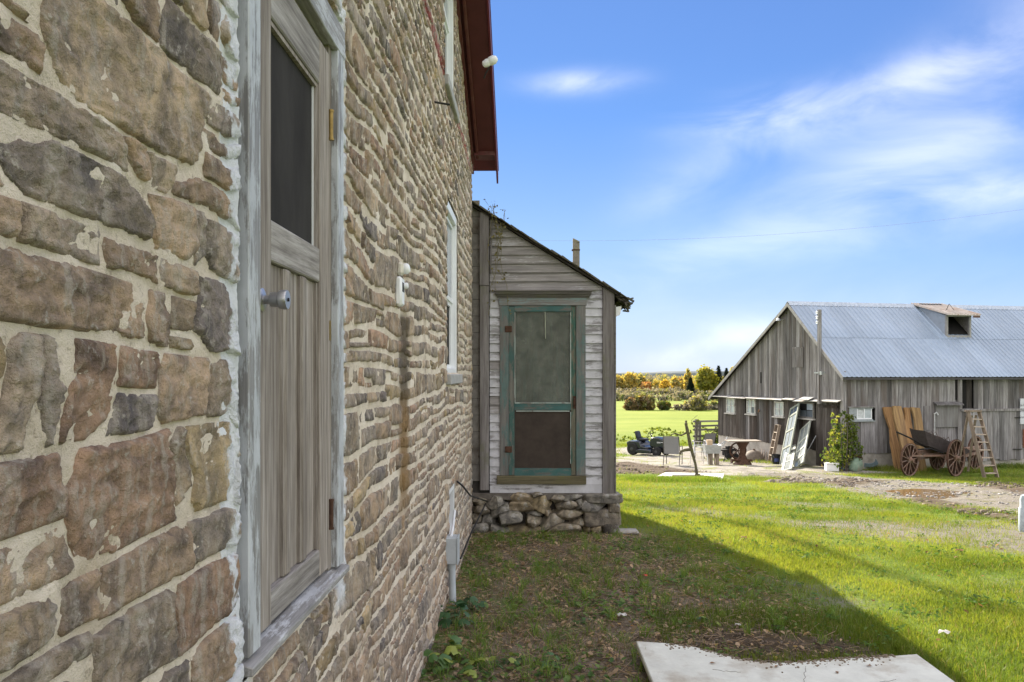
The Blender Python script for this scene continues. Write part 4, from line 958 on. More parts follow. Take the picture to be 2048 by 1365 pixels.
# rotten eave end: a ragged clump of broken shingle and moss
V = MB(); 
for i in range(150):
    a = rng.uniform(0, 1); x = x_e-.02+a*.13+rng.normal(0, .01); zz = rz(x_e)-.02-a*.06+rng.normal(0, .03)-a*.02; yy = rng.uniform(-.07, .6); s_ = rng.uniform(.008, .028)
    V.box(-s_*1.6, s_*1.6, -s_, s_, -s_*.4, s_*.4, T(x-.3, yy, zz) @ rotm('Y', rng.uniform(-.4, 1.2)) @ rotm('Z', rng.uniform(0, 3)))
V.build('rotten_eave', rmoss, roofp, kind='stuff')
MB().prism([(x_e-.30-.04, rz(x_e)-.06), (x_e-.3+.08, rz(x_e)-.12), (x_e-.3+.09, rz(x_e)-.02), (x_e-.3, rz(x_e)-.01)], -.05, 3.1, 'y').build('eave_board', rdark, roofp)
MB().prism([(xr-.3+.002, rz(xr)-.20), (xr-.3+.002, rz(xr)-.33), (x_e-.32, rz(x_e)-.24), (x_e-.30, rz(x_e)-.13)], -.02, .02, 'y').build('soffit_end', whitepvc, roofp)
x0, z0 = pq(1157, 520); b = MB(); b.box(-.045, .045, -.03, .03, -.1, .33); b.prism([(-.045, .33), (.045, .31), (.045, .34), (-.045, .385)], -.03, .03, 'y'); o = b.build('roof_stub_post', simple('mossy_post', (.24, .22, .19), .9, 0, 22, .3, .6, dirt=(.28, .26, .14)), porch, .004); o.location = (x0-.3, .5, z0-.05+.02)
MB().box(-.06, .05, -.035, .035, .22, .235).build('band', rust, o)
# rubble foundation: each stone its own piece
m = NT('foundation_stone'); tint = m.attr('tint'); o_n = m.co(); n2 = m.noise(o_n, 9, 6, .65, .5); n3 = m.noise(o_n, 60, 5, .7); n5 = m.noise(o_n, 4, 6, .6)
c = m.mix(m.mr(n2, .3, .7), m.mix(1., tint, (.45, .45, .45), 'MULTIPLY'), m.mix(1., tint, (1.35, 1.3, 1.2), 'MULTIPLY'))
c = m.mix(m.m_('MULTIPLY', m.mr(n5, .60, .66), .55), c, (.55, .54, .52)); c = m.mix(m.m_('MULTIPLY', m.mr(m.noise(o_n, 6, 5), .56, .68), .6), c, (.10, .10, .04))
FOUNDM = m.out(c, .92, m.bump(m.m_('ADD', n3, n2), .8, .02), 0, .15)
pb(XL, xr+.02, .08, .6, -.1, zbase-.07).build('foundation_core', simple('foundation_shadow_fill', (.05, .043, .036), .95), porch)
fr_ = random.Random(5)
def fstone(x0, x1, z0, z1, dep=.16, colr=None, sq=False):
    bm = bmesh.new(); bmesh.ops.create_cube(bm, size=2)
    bmesh.ops.subdivide_edges(bm, edges=bm.edges[:], cuts=6, use_grid_fill=True)
    sd = fr_.random()*100; pw = 7 if sq else 4.5
    V = np.array([v.co[:] for v in bm.verts]); n_ = (np.abs(V)**pw).sum(1)**(1/pw); V = V/n_[:, None]
    V = V*1.12
    for _ in range(14):
        dn = np.array([fr_.gauss(0, 1), fr_.gauss(0, .9), fr_.gauss(0, 1)]); dn /= np.linalg.norm(dn); lim = fr_.uniform(.62, .95) if not sq else 9
        ex_ = V@dn-lim; V = V-np.where(ex_ > 0, ex_, 0)[:, None]*dn*.92
    V = V*(1+fbm(V[:, 0]*1.3+sd, V[:, 1]*1.3, V[:, 2]*1.3, 3)[:, None]*(.10 if sq else .20))
    fl = fbm(V[:, 0]*3+sd, V[:, 1]*3, V[:, 2]*3, 3); V = V*(1+fl[:, None]*.06)
    hw, hh = (x1-x0)/2*(1.0 if sq else 1.2), (z1-z0)/2*(1.08 if sq else 1.3)
    for v, p in zip(bm.verts, V): v.co = (p[0]*hw, p[1]*dep, p[2]*hh)
    me = bpy.data.meshes.new('foundation_stone'); bm.to_mesh(me); bm.free()
    c_ = colr or fr_.choice([(.34, .30, .24), (.28, .25, .205), (.36, .30, .22), (.27, .26, .24), (.40, .365, .31), (.37, .31, .21)])
    a = me.color_attributes.new('tint', 'FLOAT_COLOR', 'POINT'); a.data.foreach_set('color', [q for _ in range(len(me.vertices)) for q in (*c_, 1)])
    for p in me.polygons: p.use_smooth = True
    me.set_sharp_from_angle(angle=R(24))
    o = link('foundation_stone', me, FOUNDM, porch); o.location = ((x0+x1)/2-.3, .06+fr_.uniform(-.03, .03), (z0+z1)/2); o.rotation_euler = (0, fr_.uniform(-.12, .12) if not sq else 0, 0)
xend = pq(1238, 1000)[0]; zt_ = zbase-.075
def s_(px0, px1, py0, py1, **k):
    a, c = pq(px0, py1); d, e = pq(px1, py0); fstone(a, d, c, e, **k)
for q4 in ((943, 978, 992, 1010), (975, 1010, 990, 1012), (1008, 1060, 985, 1008), (1062, 1085, 985, 995), (1060, 1105, 992, 1022), (1105, 1126, 990, 1003), (1124, 1170, 988, 1000), (945, 980, 1010, 1028), (980, 1024, 1010, 1034),
           (1020, 1068, 1006, 1024), (1108, 1150, 1000, 1022), (1150, 1170, 1000, 1020), (943, 964, 1028, 1050), (962, 992, 1026, 1052), (990, 1050, 1020, 1050), (1054, 1084, 1020, 1034), (1050, 1082, 1032, 1054), (1084, 1104, 1020, 1032),
           (1084, 1130, 1030, 1054), (1108, 1160, 1018, 1040), (1136, 1178, 1036, 1056), (943, 985, 1050, 1072), (985, 1025, 1052, 1075), (1024, 1094, 1050, 1075), (1096, 1172, 1048, 1070), (1180, 1210, 1048, 1070), (1166, 1184, 1050, 1068)): s_(*q4)
s_(1172, 1240, 988, 1004, sq=True, colr=(.22, .21, .195)); s_(1160, 1214, 1002, 1020, colr=(.27, .26, .25)); s_(1216, 1238, 1004, 1022, sq=True, colr=(.24, .21, .17)); s_(1171, 1238, 1020, 1050, sq=True, colr=(.24, .215, .185)); s_(1206, 1236, 1048, 1085, sq=True, colr=(.11, .1, .09))
# side of the foundation and porch flank
for k in range(9):
    for j in range(3):
        o = MB().box(-.12, .12, -.16, .16, -.1, .1)
fl_ = MB().box(xr-.3-.04, xr-.3+.0, .036, 3.2, zbase, rz(xr)-.1); fl_.build('side_wall', trimwood, porch)
tag(MB().box(-.14, .12, -.1, .1, -.03, .02).build('loose_stone', simple('loose_stone_grey', (.34, .32, .29), .9, 0, 10, .2), None, .02), 'flat pale stone lying in the weeds at the porch corner', 'stone').location = (ghit(1257, 1068).x, ghit(1257, 1068).y, ghit(1257, 1068).z+.03)
# dried vine on the porch roof and wall
vm = simple('dry_vine', (.16, .14, .06), .9, 0, 20, .3)
t = empty('dry_vine', (pq(985, 420)[0], PY-.09, pq(985, 420)[1]), 0, 'dry trailing vine hanging from the porch roof over the clapboards', 'vine')
b = MB(); L = MB()
vr = random.Random(3)
for k in range(6):
    x, z = vr.uniform(-.06, .22), -.0; ln = vr.uniform(.25, 1.35) if k else 1.4; pts = []; y = 0
    for i in range(9):
        f_ = i/8; pts.append((x+math.sin(f_*5+k)*.05+f_*vr.uniform(-.02, .06), vr.uniform(-.02, .02), z-.62*(x)-f_*ln+.06))
        for _ in range(3):
            if vr.random() < .55:
                px_c = pts[-1]; s2 = vr.uniform(.008, .024); Mx = T(px_c[0]+vr.uniform(-.04, .04), px_c[1]-.01, px_c[2]+vr.uniform(-.04, .04)) @ rotm('Y', vr.uniform(0, 6)) @ rotm('X', vr.uniform(0, 6))
                L.add([(-s2, 0, 0), (0, s2*.7, .003), (s2, 0, 0), (0, -s2*.7, .003)], [(0, 1, 2, 3)], Mx)
    b.tube(pts, .0025, 4)
for k in range(1): b.tube([(-.05+k*.03, .05, .05), (-.1+k*.05, .05, .12+.04*k)], .002, 4); L.add([(-.02, 0, 0), (0, .01, .01), (.02, 0, 0), (0, -.01, .01)], [(0, 1, 2, 3)], T(-.1+k*.05, .05, .12+.04*k))
b.build('stem', vm, t); L.build('leaves', vm, t, kind='stuff')
# ------------------------------------------------------------------ barn
TH = R(12.9)+PHI
c0 = at(1690, 0, 26.0); BO = Vector((c0.x, c0.y, -.92))      # near corner on the ground
bx, by = Vector((math.cos(TH), math.sin(TH), 0)), Vector((-math.sin(TH), math.cos(TH), 0))
barn = empty('barn', BO, TH, 'weathered grey board barn with a blue-grey ribbed metal roof and open dormer', 'barn')
camp = Vector((0, 0, EYE))
def ray(px, py): return (at(px, py, 1.0)-camp)
def bg_(px, py, lx=0.0):
    """pixel -> (local y, local z) on the gable plane"""
    d = ray(px, py); t = ((BO-camp).dot(bx)+lx)/d.dot(bx); p = camp+d*t-BO; return p.dot(by), p.z
def bs_(px, py, ly=0.0):
    d = ray(px, py); t = ((BO-camp).dot(by)+ly)/d.dot(by); p = camp+d*t-BO; return p.dot(bx), p.z
LEN = 15.0
ye, ze = 0.0, bs_(1690, 743)[1]
yp, zp = bg_(1587, 606); yl, zl = bg_(1437, 790)[0], bg_(1430, 792)[1]
yov, zov = bg_(1427, 796)
sl_r = (zp-ze)/yp; sl_l = (zp-zov)/(yov-yp)
def roofz(y): return ze+sl_r*y if y < yp else zp-sl_l*(y-yp)
zsid = bg_(1500, 880)[1]        # bottom of the siding on the gable
zstrip = bg_(1560, 797)[1]
# dark inside shell
MB().prism([(.06, .0), (yl-.06, -.6), (yl-.06, roofz(yl)-.1), (yp, zp-.12), (.06, ze-.1)], .10, LEN, 'x').build('wall', darkin, barn)
fndm = simple('lime_washed_concrete', (.42, .39, .35), .9, 0, 4, .2, .5, dirt=(.25, .23, .2))
MB().box(.0, .3, .03, yl, -1.0, zsid+.03).build('foundation', fndm, barn)
MB().box(.3, LEN, .0, .3, -.4, bs_(1740, 907)[1]+.03).build('foundation', fndm, barn)
gw = [bg_(x, 800)[0] for x in (1470, 1448, 0, 0)]
WING = []   # gable windows in local y,z: (y0,y1,z0,z1)
for (x0, x1, y0, y1) in ((1454, 1471, 796, 827), (1495, 1512, 798, 829), (1550, 1569, 803, 834), (1599, 1629, 804, 838)):
    a, c = bg_(x1, y1); d, e = bg_(x0, y0); WING.append((a, d, c, e))
def bboard(name, y0, y1, z0, z1, z1b, mat, x=0.0, side='g', th=.025, par=None):
    """a board between y0..y1 whose top slopes z1->z1b; side g: gable (x const), s: long side"""
    if min(z1, z1b) <= z0+.02: return
    w_ = rng.uniform(-.006, .006); b = MB(); d = -th+rng.uniform(-.008, .006)
    pts = [(y0+.004, z0+rng.uniform(-.02, .02)), (y1-.004, z0+rng.uniform(-.02, .02)), (y1-.004+w_*0, z1b), (y0+.004, z1)]
    b.prism(pts, x+d, x, 'x' if side == 'g' else 'y'); return b.build(name, mat, par or barn)
# gable upper boards (above the drip strip)
y = .0
while y < yl:
    w_ = rng.uniform(.13, .24); y1 = min(y+w_, yl); segs = [(y, y1)] if not (y < yp < y1) else [(y, yp), (yp, y1)]
    for a, c in segs: bboard('board', a, c, zstrip+.02, roofz(a)-.03, roofz(c)-.03, barnwood, -.05)
    y = y1
zdoor = bg_(1655, 806)[1]; ydoor = (bg_(1678, 900)[0], bg_(1642, 900)[0])
y = .12
while y < yl:
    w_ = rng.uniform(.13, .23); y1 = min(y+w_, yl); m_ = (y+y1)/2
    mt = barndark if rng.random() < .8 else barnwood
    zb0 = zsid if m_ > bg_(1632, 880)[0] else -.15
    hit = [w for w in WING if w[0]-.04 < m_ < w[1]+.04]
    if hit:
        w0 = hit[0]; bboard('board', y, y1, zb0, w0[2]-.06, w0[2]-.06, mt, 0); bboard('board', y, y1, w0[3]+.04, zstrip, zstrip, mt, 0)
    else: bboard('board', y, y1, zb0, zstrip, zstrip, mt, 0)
    y = y1
for k, (a, c, z0, z1) in enumerate(WING):
    f = MB(); t_ = .05
    f.box(-.045, .02, a, c, z1-t_, z1); f.box(-.045, .02, a, c, z0, z0+t_); f.box(-.045, .02, a, a+t_, z0+t_, z1-t_); f.box(-.045, .02, c-t_, c, z0+t_, z1-t_)
    fm = simple('barn_window_frame', (.55, .55, .52), .7, 0, 14, .25, .3, dirt=(.25, .22, .2)) if k < 3 else simple('barn_window_frame_dark', (.20, .19, .18), .8, 0, 14, .3, .3)
    o = f.build('window', fm, barn)
    ym, zm = (a+c)/2, (z0+z1)/2
    if k < 3: MB().box(-.035, .0, ym-.015, ym+.015, z0+t_, z1-t_).box(-.036, .001, a+t_, c-t_, zm-.013, zm+.013).build('muntin', fm, o)
    panes = [(a+t_, ym-.015, z0+t_, zm-.013), (ym+.015, c-t_, z0+t_, zm-.013), (a+t_, ym-.015, zm+.013, z1-t_), (ym+.015, c-t_, zm+.013, z1-t_)]
    for i, (p0, p1, q0, q1) in enumerate(panes):
        gm_ = barnglass
        if k == 3: gm_ = [simple('smoky_glass', (.10, .12, .15), .3), simple('smoky_glass', (.1, .12, .15), .3), simple('blue_grey_glass', (.32, .37, .44), .25), darkin][i]
        if k == 1 and i == 0: gm_ = simple('smoky_glass', (.10, .12, .15), .3)
        MB().box(-.012, -.006, p0, p1, q0, q1).build('pane', gm_, o)
    MB().prism([(-.11, z0-.05), (.0, z0-.05), (.0, z0+.0), (-.11, z0-.015)], a-.07, c+.05, 'y').build('sill', simple('pale_sill', (.5, .48, .45), .8, 0, 14, .2), o)
# drip strip of bent metal over the lower wall, in lengths
stm = simple('drip_strip_metal', (.42, .42, .42), .5, .4, 8, .25, .1, dirt=(.3, .22, .18))
ys = [.05, .9, 1.9, 2.6, 3.3, 4.6, 5.9, 7.3, yl+.05]
for a, c in zip(ys[:-1], ys[1:]):
    dz = rng.uniform(-.03, .03); b = MB(); b.prism([(.0, zstrip+.05+dz), (-.26, zstrip-.035+dz), (-.255, zstrip-.055+dz), (.0, zstrip+.03+dz)], a, c, 'y'); b.build('drip_strip', stm, barn)
b = MB(); b.prism([(-.02, 0), (-.30, -.10), (-.30, -.08), (-.02, .03)], -.3, .3, 'y'); o = b.build('patch_board', simple('pale_board', (.42, .41, .4), .8), barn); o.location = (-.01, 1.85, zstrip+.10)
# door in the gable's lower right, and corner boards
ya, yb = ydoor
for k in range(5):
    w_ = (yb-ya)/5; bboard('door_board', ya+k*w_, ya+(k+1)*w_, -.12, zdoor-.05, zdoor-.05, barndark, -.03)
MB().box(-.075, -.055, ya-.02, yb+.02, zdoor-.16, zdoor-.08).build('door_head', barndark, barn)
MB().box(-.085, .02, -.035, .12, -.05, roofz(.05)-.04).build('corner_board', barnwood, barn)
MB().box(-.07, -.045, -.035, .11, zstrip-.0, ze-.05).build('corner_board', barnwood, barn)
ct = wood('lap_board_wood', (.33, .32, .31), (.12, .11, .105), 'z', .8, light=(.5, .49, .48), var=.05)
# hay door, hook, lamp, black plate as painted shade of a gable gap
a, c = bg_(1611, 735); d, e = bg_(1590, 697)
b = MB(); b.box(-.10, -.078, a, d, c, e); o = b.build('hatch', barnwood, barn)
b = MB(); b.box(-.104, -.09, a-.02, d+.02, e-.01, e+.03); b.box(-.104, -.09, a-.02, a+.0, c, e); b.box(-.104, -.09, d, d+.02, c, e); b.build('trim', barnwood, o)
a, c = bg_(1526, 767); MB().box(-.082, -.079, a-.03, a+.05, c, c+.42).build('gap', darkin, barn)
a, c = bg_(1570, 640); b = MB(); b.tube([(-.05, a, c), (-.25, a-.02, c+.02)], .02, 8); b.lathe([(.03, .06), (.07, .02), (.09, -.04), (.01, -.04)], 14, T(-.27, a-.02, c)); b.build('gable_lamp', steel, barn)
a, c = bg_(1640, 755); 
# long side boards
SW = [(bs_(1697, 840), bs_(1742, 817))]
def sp(x0, x1, y0, y1): p, q2 = bs_(x0, y1), bs_(x1, y0); return p[0], q2[0], p[1], q2[1]
win_s = sp(1712, 1742, 818, 839); hatch = sp(1868, 1913, 809, 855); gapd = sp(1921, 1943, 744, 817); ldoor = sp(1921, 2044, 820, 922)
x = .0; zb_s = bs_(1740, 907)[1]
while x < LEN:
    w_ = rng.uniform(.15, .27); x1 = min(x+w_, LEN); m_ = (x+x1)/2
    z0 = zb_s-.04*max(0, x-1.5)-(.0 if x < 4 else .05)
    if gapd[0] < m_ < gapd[1]: bboard('board', x, x1, z0, gapd[2], gapd[2], barnwood, .02, 's'); bboard('board', x, x1, gapd[2], ze-.05, ze-.05, barndark, .09, 's')
    elif win_s[0]-.02 < m_ < win_s[1]+.02: bboard('board', x, x1, z0, win_s[2]-.05, win_s[2]-.05, barnwood, 0, 's'); bboard('board', x, x1, win_s[3]+.05, ze-.05, ze-.05, barnwood, 0, 's')
    else: bboard('board', x, x1, z0, ze-.03-rng.uniform(0, .05), ze-.05, barnwood, 0, 's')
    x = x1
# two overlay boards that stand proud
for px0, px1, py0, py1 in ((1913, 1921, 760, 922), (1846, 1857, 812, 860)):
    a = sp(px0, px1, py0, py1); MB().box(a[0], a[1], -.062, -.036, a[2], a[3]).build('board', barnwood, barn)
# black strip on the boards, painted shade of a slit beside the post
a = sp(1909, 1914, 760, 800); MB().box(a[0], a[1], -.036, -.030, a[2], a[3]).build('gap', darkin, barn)
# small side window with a broad casing
a = sp(1697, 1744, 815, 842); cas = simple('side_window_casing', (.30, .33, .34), .8, 0, 10, .2, .4)
f = MB(); f.box(a[0], win_s[0], -.05, -.03, a[2], a[3]); f.box(win_s[0], a[1], -.05, -.03, win_s[3], a[3]); f.box(win_s[0], a[1], -.05, -.03, a[2], win_s[2]); o = f.build('window', cas, barn)
MB().box(a[0]-.05, a[1]+.06, -.09, -.03, a[3], a[3]+.03).build('head', barnwood, o); MB().box(a[0]-.03, a[1]+.06, -.10, -.03, a[2]-.03, a[2]).build('sill', cas, o)
w0, w1, z0, z1 = win_s; wm = (w0+w1)/2
MB().box(w0+.02, wm-.01, -.02, -.012, z0+.02, z1-.01).build('pane', simple('side_window_glass', (.52, .55, .56), .3), o)
MB().box(wm+.02, w1-.02, -.02, -.012, z0+.02, z1-.01).build('pane', barnglass, o)
MB().box(w0, w0+.03, -.045, -.0, z0, z1).box(wm-.012, wm+.018, -.045, 0, z0, z1).box(w1-.03, w1, -.045, 0, z0, z1).box(w0+.03, w1-.03, -.044, 0, z0, z0+.035).build('frame', whitepvc, o)
# hatch, meter tap, rail and lower boarded doors
a0, a1, z0, z1 = hatch
o = MB().box(a0, a1, -.085, -.035, z0, z1).build('hatch', wood('grey_plywood', (.27, .265, .26), (.17, .165, .16), 'z', .5, var=.05), barn, .004)
MB().prism([(-.20, z1+.0), (-.03, z1+.09), (-.03, z1+.06), (-.20, z1-.03)], a0-.05, a1+.12, 'x').build('weather_board', barnwood, o)
tap = bs_(1864, 862); b = MB(); b.tube([(tap[0], -.12, tap[1]-.75), (tap[0], -.12, tap[1]+.55)], .018, 8); b.tube([(tap[0]-.02, -.12, tap[1]+.55), (tap[0]+.06, -.13, tap[1]+.60), (tap[0]+.10, -.16, tap[1]+.52)], .026, 8)
b.build('yard_tap', simple('pale_pipe', (.55, .56, .55), .5), barn, smooth=True)
a0, a1, z0, z1 = ldoor
o = MB().box(a0-.05, a1+.05, -.10, -.035, z1-.03, z1+.05).build('door_rail', barnwood, barn)
x = a0
while x < a1:
    w_ = rng.uniform(.15, .26); x1 = min(x+w_, a1); MB().box(x+.003, x1-.003, -.062+rng.uniform(-.004, .004), -.038, z0+rng.uniform(-.03, .03), z1-.032).build('door_board', barnwood, o); x = x1
for px, py in ((2044, 835), (2040, 898)):
    h_ = bs_(px, py); b = MB(); b.bar((h_[0]-.35, -.075, h_[1]), (h_[0], -.075, h_[1]), .05, .02); b.build('hinge', darkiron, o)
h_ = bs_(1936, 833); MB().box(h_[0]-.15, h_[0]+.12, -.085, -.064, h_[1]-.03, h_[1]+.03).build('latch_board', mosswood, o)
# pale notice board and rusty drum side just in frame at the right edge
a = sp(2036, 2075, 796, 815)
for k in range(4):
    MB().box(a[0], a[1], -.10, -.07, a[2]+.04-k*.20, a[3]-.02-k*.20).build('pale_board', simple('painted_white_board', (.6, .62, .66), .7, 0, 9, .12, .2), barn)
a = sp(2042, 2080, 858, 895); MB().box(a[0], a[1], -.12, -.07, a[2], a[3]).build('brick_patch', simple('brick_red', (.30, .12, .07), .9, 0, 12, .25), barn)
# ---- roof in ribbed sheets
rm_ = NT('ribbed_roof_metal'); o_n = rm_.co(); n1 = rm_.noise(o_n, 1.3, 5, .6); n2 = rm_.noise(rm_.map(o_n, (1, .2, .2)), 9, 6, .7)
cc = rm_.ramp(n1, [(.3, (.25, .315, .41)), (.7, (.33, .395, .49))]); cc = rm_.mix(rm_.m_('MULTIPLY', rm_.mr(n2, .57, .70), .5), cc, (.34, .27, .22)); cc = rm_.mix(1., cc, rm_.ramp(rm_.rnd(), [(0, .86), (1, 1.1)]), 'MULTIPLY')
ROOFM = rm_.out(cc, .45, rm_.bump(n2, .1, .004), .05, .4)
# valley light from the ridge: two slopes, sheets .72 m wide with four ribs
def ribsheet(W_, L, n_=4):
    b = MB(); pts = []; st = W_/n_
    for k in range(n_):
        x = k*st; pts += [(x, 0), (x+st*.62, 0), (x+st*.72, .022), (x+st*.86, .022), (x+st*.96, 0)]
    pts.append((W_, 0)); n2_ = len(pts)
    vs = [(x, 0, z) for x, z in pts]+[(x, L, z) for x, z in pts]; b.add(vs, [(i, i+1, i+1+n2_, i+n2_) for i in range(n2_-1)])
    b.add([(x, 0, z-.006) for x, z in pts]+[(x, L, z-.006) for x, z in pts], [(i, i+n2_, i+1+n2_, i+1) for i in range(n2_-1)])
    return b.mesh('roof_sheet')
Wd = .70; ar = math.atan(sl_r); al = math.atan(sl_l)
Lr = (yp+.22)/math.cos(ar); Ll = (yov-yp+.0)/math.cos(al); half = Lr*.5
m1 = ribsheet(Wd, half+.08); m2 = ribsheet(Wd, half); m3 = ribsheet(Wd, Ll)
for me in (m1, m2, m3): me.materials.append(ROOFM)
x = -.22; k = 0
MB().prism([(-.16, roofz(-.16)-.02), (yp, zp-.02), (yov, zov-.02), (yov, zov-.05), (yp, zp-.06), (-.16, roofz(-.16)-.05)], -.15, LEN, 'x').build('roof_deck', darkin, barn)
while x < LEN:
    for me, yo, dz in ((m1, -.22, .0), (m2, -.22+half*math.cos(ar), .012)):
        o = link('roof_sheet', me, None, barn, (x, yo, ze+sl_r*yo+dz+rng.uniform(-.004, .004)), (ar, 0, rng.normal(0, .0015)))
    o = link('roof_sheet', m3, None, barn, (x+Wd, yov, zov), (al, 0, math.pi)); x += Wd; k += 1
MB().prism([(yp-.16, zp-.16*sl_r+.03), (yp, zp+.055), (yp+.16, zp-.16*sl_l+.03), (yp, zp+.03)], -.24, LEN, 'x').build('ridge_cap', simple('ridge_metal', (.40, .45, .52), .5, .3), barn)
rakem = simple('rake_edge', (.33, .32, .31), .8, 0, 10, .25)
MB().prism([(-.22, roofz(-.22)-.10), (yp, zp-.13), (yp, zp-.005), (-.22, roofz(-.22)+.02)], -.25, -.225, 'x').build('rake_board', rakem, barn)
MB().prism([(yp, zp-.13), (yov, zov-.10), (yov, zov+.02), (yp, zp-.005)], -.25, -.225, 'x').build('rake_board', rakem, barn)
MB().box(-.2, LEN, -.26, -.24, roofz(-.24)-.07, roofz(-.24)-.01).build('eave_edge', simple('dark_eave_edge', (.07, .065, .07), .8), barn)
# ---- dormer
D0 = bs_(1893, 676); 
def onplane_roof(px, py):
    d = ray(px, py); n_ = (by*(-math.sin(ar))+Vector((0, 0, 1))*math.cos(ar)); p0 = BO+Vector((0, 0, ze)); t_ = (p0-camp).dot(n_)/d.dot(n_); p = camp+d*t_-BO; return p.dot(bx), p.dot(by), p.z
fx0, fy, fz0 = onplane_roof(1893, 676); fx1 = onplane_roof(1943, 677)[0]
ztd = bs_(1893, 630, fy)[1]
dw = simple('dormer_grey_metal', (.32, .36, .42), .6, .1, 6, .15); dr_ = simple('dormer_tin_roof', (.44, .40, .37), .6, .2, 5, .2, .1, dirt=(.36, .24, .18))
yr0 = yp-.02
dm = MB().box(fx0, fx0+.07, fy, fy+.08, fz0, ztd).build('dormer', simple('dormer_frame', (.30, .29, .28), .8, 0, 10, .2), barn)
b = MB(); b.box(fx1-.07, fx1, fy, fy+.08, fz0, ztd); b.box(fx0+.07, fx1-.07, fy, fy+.08, fz0, fz0+.09); b.box(fx0+.07, fx1-.07, fy, fy+.08, ztd-.06, ztd); b.build('frame', MT['dormer_frame'], dm)
for xx, nm in ((fx0, 'cheek'), (fx1-.03, 'cheek')):
    b = MB(); b.prism([(fy+.08, fz0-.02), (yr0, roofz(yr0)-.05), (yr0, zp+.0), (fy+.08, ztd)], xx, xx+.03, 'x'); b.build(nm, dw if xx == fx0 else simple('dormer_inner_board', (.22, .205, .2), .9, 0, 14, .3), dm)
MB().box(fx0+.03, fx1-.03, yr0-.1, yr0, fz0, zp-.1).build('back', darkin, dm)
MB().prism([(fy+.1, fz0+.13), (yr0-.1, roofz(yr0-.1)+.14), (yr0-.1, roofz(yr0-.1)+.16), (fy+.1, fz0+.15)], fx0+.03, fx1-.03, 'x').build('floor', darkin, dm)  # floor and back near-black: shade of the dormer opening painted in
ov = .22
pts = [(fy-ov, ztd-.03), (yr0+.15, zp+.05), (yr0+.15, zp+.08), (fy-ov, ztd+.0)]
# roof of the dormer flares: wide at the ridge end as in the photo
b = MB(); b.prism(pts, fx0-.12, fx1+.18, 'x'); o = b.build('dormer_roof', dr_, dm)
b = MB()
for k in range(11):
    x = fx0-.10+k*(fx1-fx0+.27)/10; b.prism([(p, q2+.032) for p, q2 in pts], x, x+.035, 'x')
b.build('rib', dr_, o, kind='stuff')
MB().box(fx1-.1, fx1+.17, fy-ov, fy-ov+.03, ztd-.10, ztd-.032).build('fascia', simple('dormer_fascia', (.12, .07, .055), .8), o)
b = MB()
for p1 in ((-.3, -.05), (.3, .0), (0, .25)): b.tube([((fx0+fx1)/2-.1+p1[0], fy+.3+p1[1], ztd+.05), ((fx0+fx1)/2-.1, fy+.35, ztd+.42)], .008, 5)
b.build('wire_tripod', darkiron, o)
# rust streak patches under dormer
# ---- service mast on the gable with insulators
a, c = bg_(1640, 798, -.32); a2, c2 = bg_(1638, 620, -.32)
t = empty('service_mast', BO+bx*(-.34)+by*(a)+Vector((0, 0, zstrip-.1)), TH, 'tall wooden service mast with insulators rising past the barn rake', 'mast')
H_ = c2-zstrip+.1
MB().box(-.05, .05, -.05, .05, 0, H_).build('post', barnwood, t, .004)
for k in range(3):
    b = MB(); b.lathe([(.01, -.05), (.04, -.04), (.025, -.01), (.04, .02), (.02, .05), (.005, .05)], 12, T(-.07, .02, H_-.10-k*.16)); b.build('insulator', whitepvc, t, smooth=True)
b = MB(); b.bar((-.10, .12, 1.02), (.08, -.2, 1.02), .05, .05); b.box(-.06, .02, -.2, -.1, .95, 1.07); b.build('bracket', steel, t)
b = MB(); b.tube([(-.07, -.1, .95), (-.07, -.1, .1)], .02, 6); b.build('conduit', barndark, t)

# ------------------------------------------------------------------ yard things
def place(px, py): return ghit(px, py)
def th(name, px, py, rz, label, cat, group=None, sc=1):
    p = place(px, py); return empty(name, (p.x, p.y, p.z), rz, label, cat, group, sc=sc)
# lawn tractor, nose towards local +x
t = th('lawn_tractor', 1297, 911, R(-38), 'black ride-on lawn mower parked at the edge of the field left of the chairs', 'lawn tractor', sc=.98)
tb = simple('tractor_paint_black', (.016, .019, .026), .22, 0, 3, .1, .0, spec=.6)
def wheel(x, y, r_, w_, name='wheel'):
    M = T(x, y, r_) @ rotm('X', R(90)); o = MB().lathe([(r_*.55, -w_/2), (r_*.9, -w_/2), (r_, -w_*.3), (r_, w_*.3), (r_*.9, w_/2), (r_*.55, w_/2)], 20, M).build(name, rubber, t, smooth=True)
    MB().lathe([(.02, -w_/2-.01), (r_*.2, -w_/2-.012), (r_*.52, -w_/2+.03), (r_*.52, w_/2-.03), (r_*.2, w_/2+.012), (.02, w_/2+.01)], 16, M).build('rim', simple('wheel_rim_dark', (.05, .05, .052), .5), o, smooth=True)
for s_ in (-1, 1): wheel(-.52, s_*.40, .26, .24); wheel(.62, s_*.40, .20, .17)
b = MB(); b.prism([(.18, .36), (.18, .66), (.30, .80), (.62, .78), (.92, .66), (1.0, .50), (1.0, .34), (.9, .30)], -.26, .26, 'y'); o = b.build('hood', tb, t, .05, True)
b = MB(); b.prism([(.93, .44), (1.015, .40), (1.01, .56), (.95, .62)], -.19, .19, 'y'); b.build('grille', simple('grille_dark', (.03, .03, .033), .5), o)
b = MB(); b.box(.55, .86, -.268, -.262, .58, .60); b.box(.55, .72, -.268, -.262, .55, .565); b.build('stripe', simple('badge_silver', (.6, .6, .62), .4), o)
for s_ in (-1, 1): MB().lathe([(.005, 0), (.045, 0), (.04, .015), (.005, .02)], 14, T(.99, s_*.15, .52) @ rotm('Y', R(80))).build('headlight', simple('lamp_lens', (.6, .6, .6), .2), o)
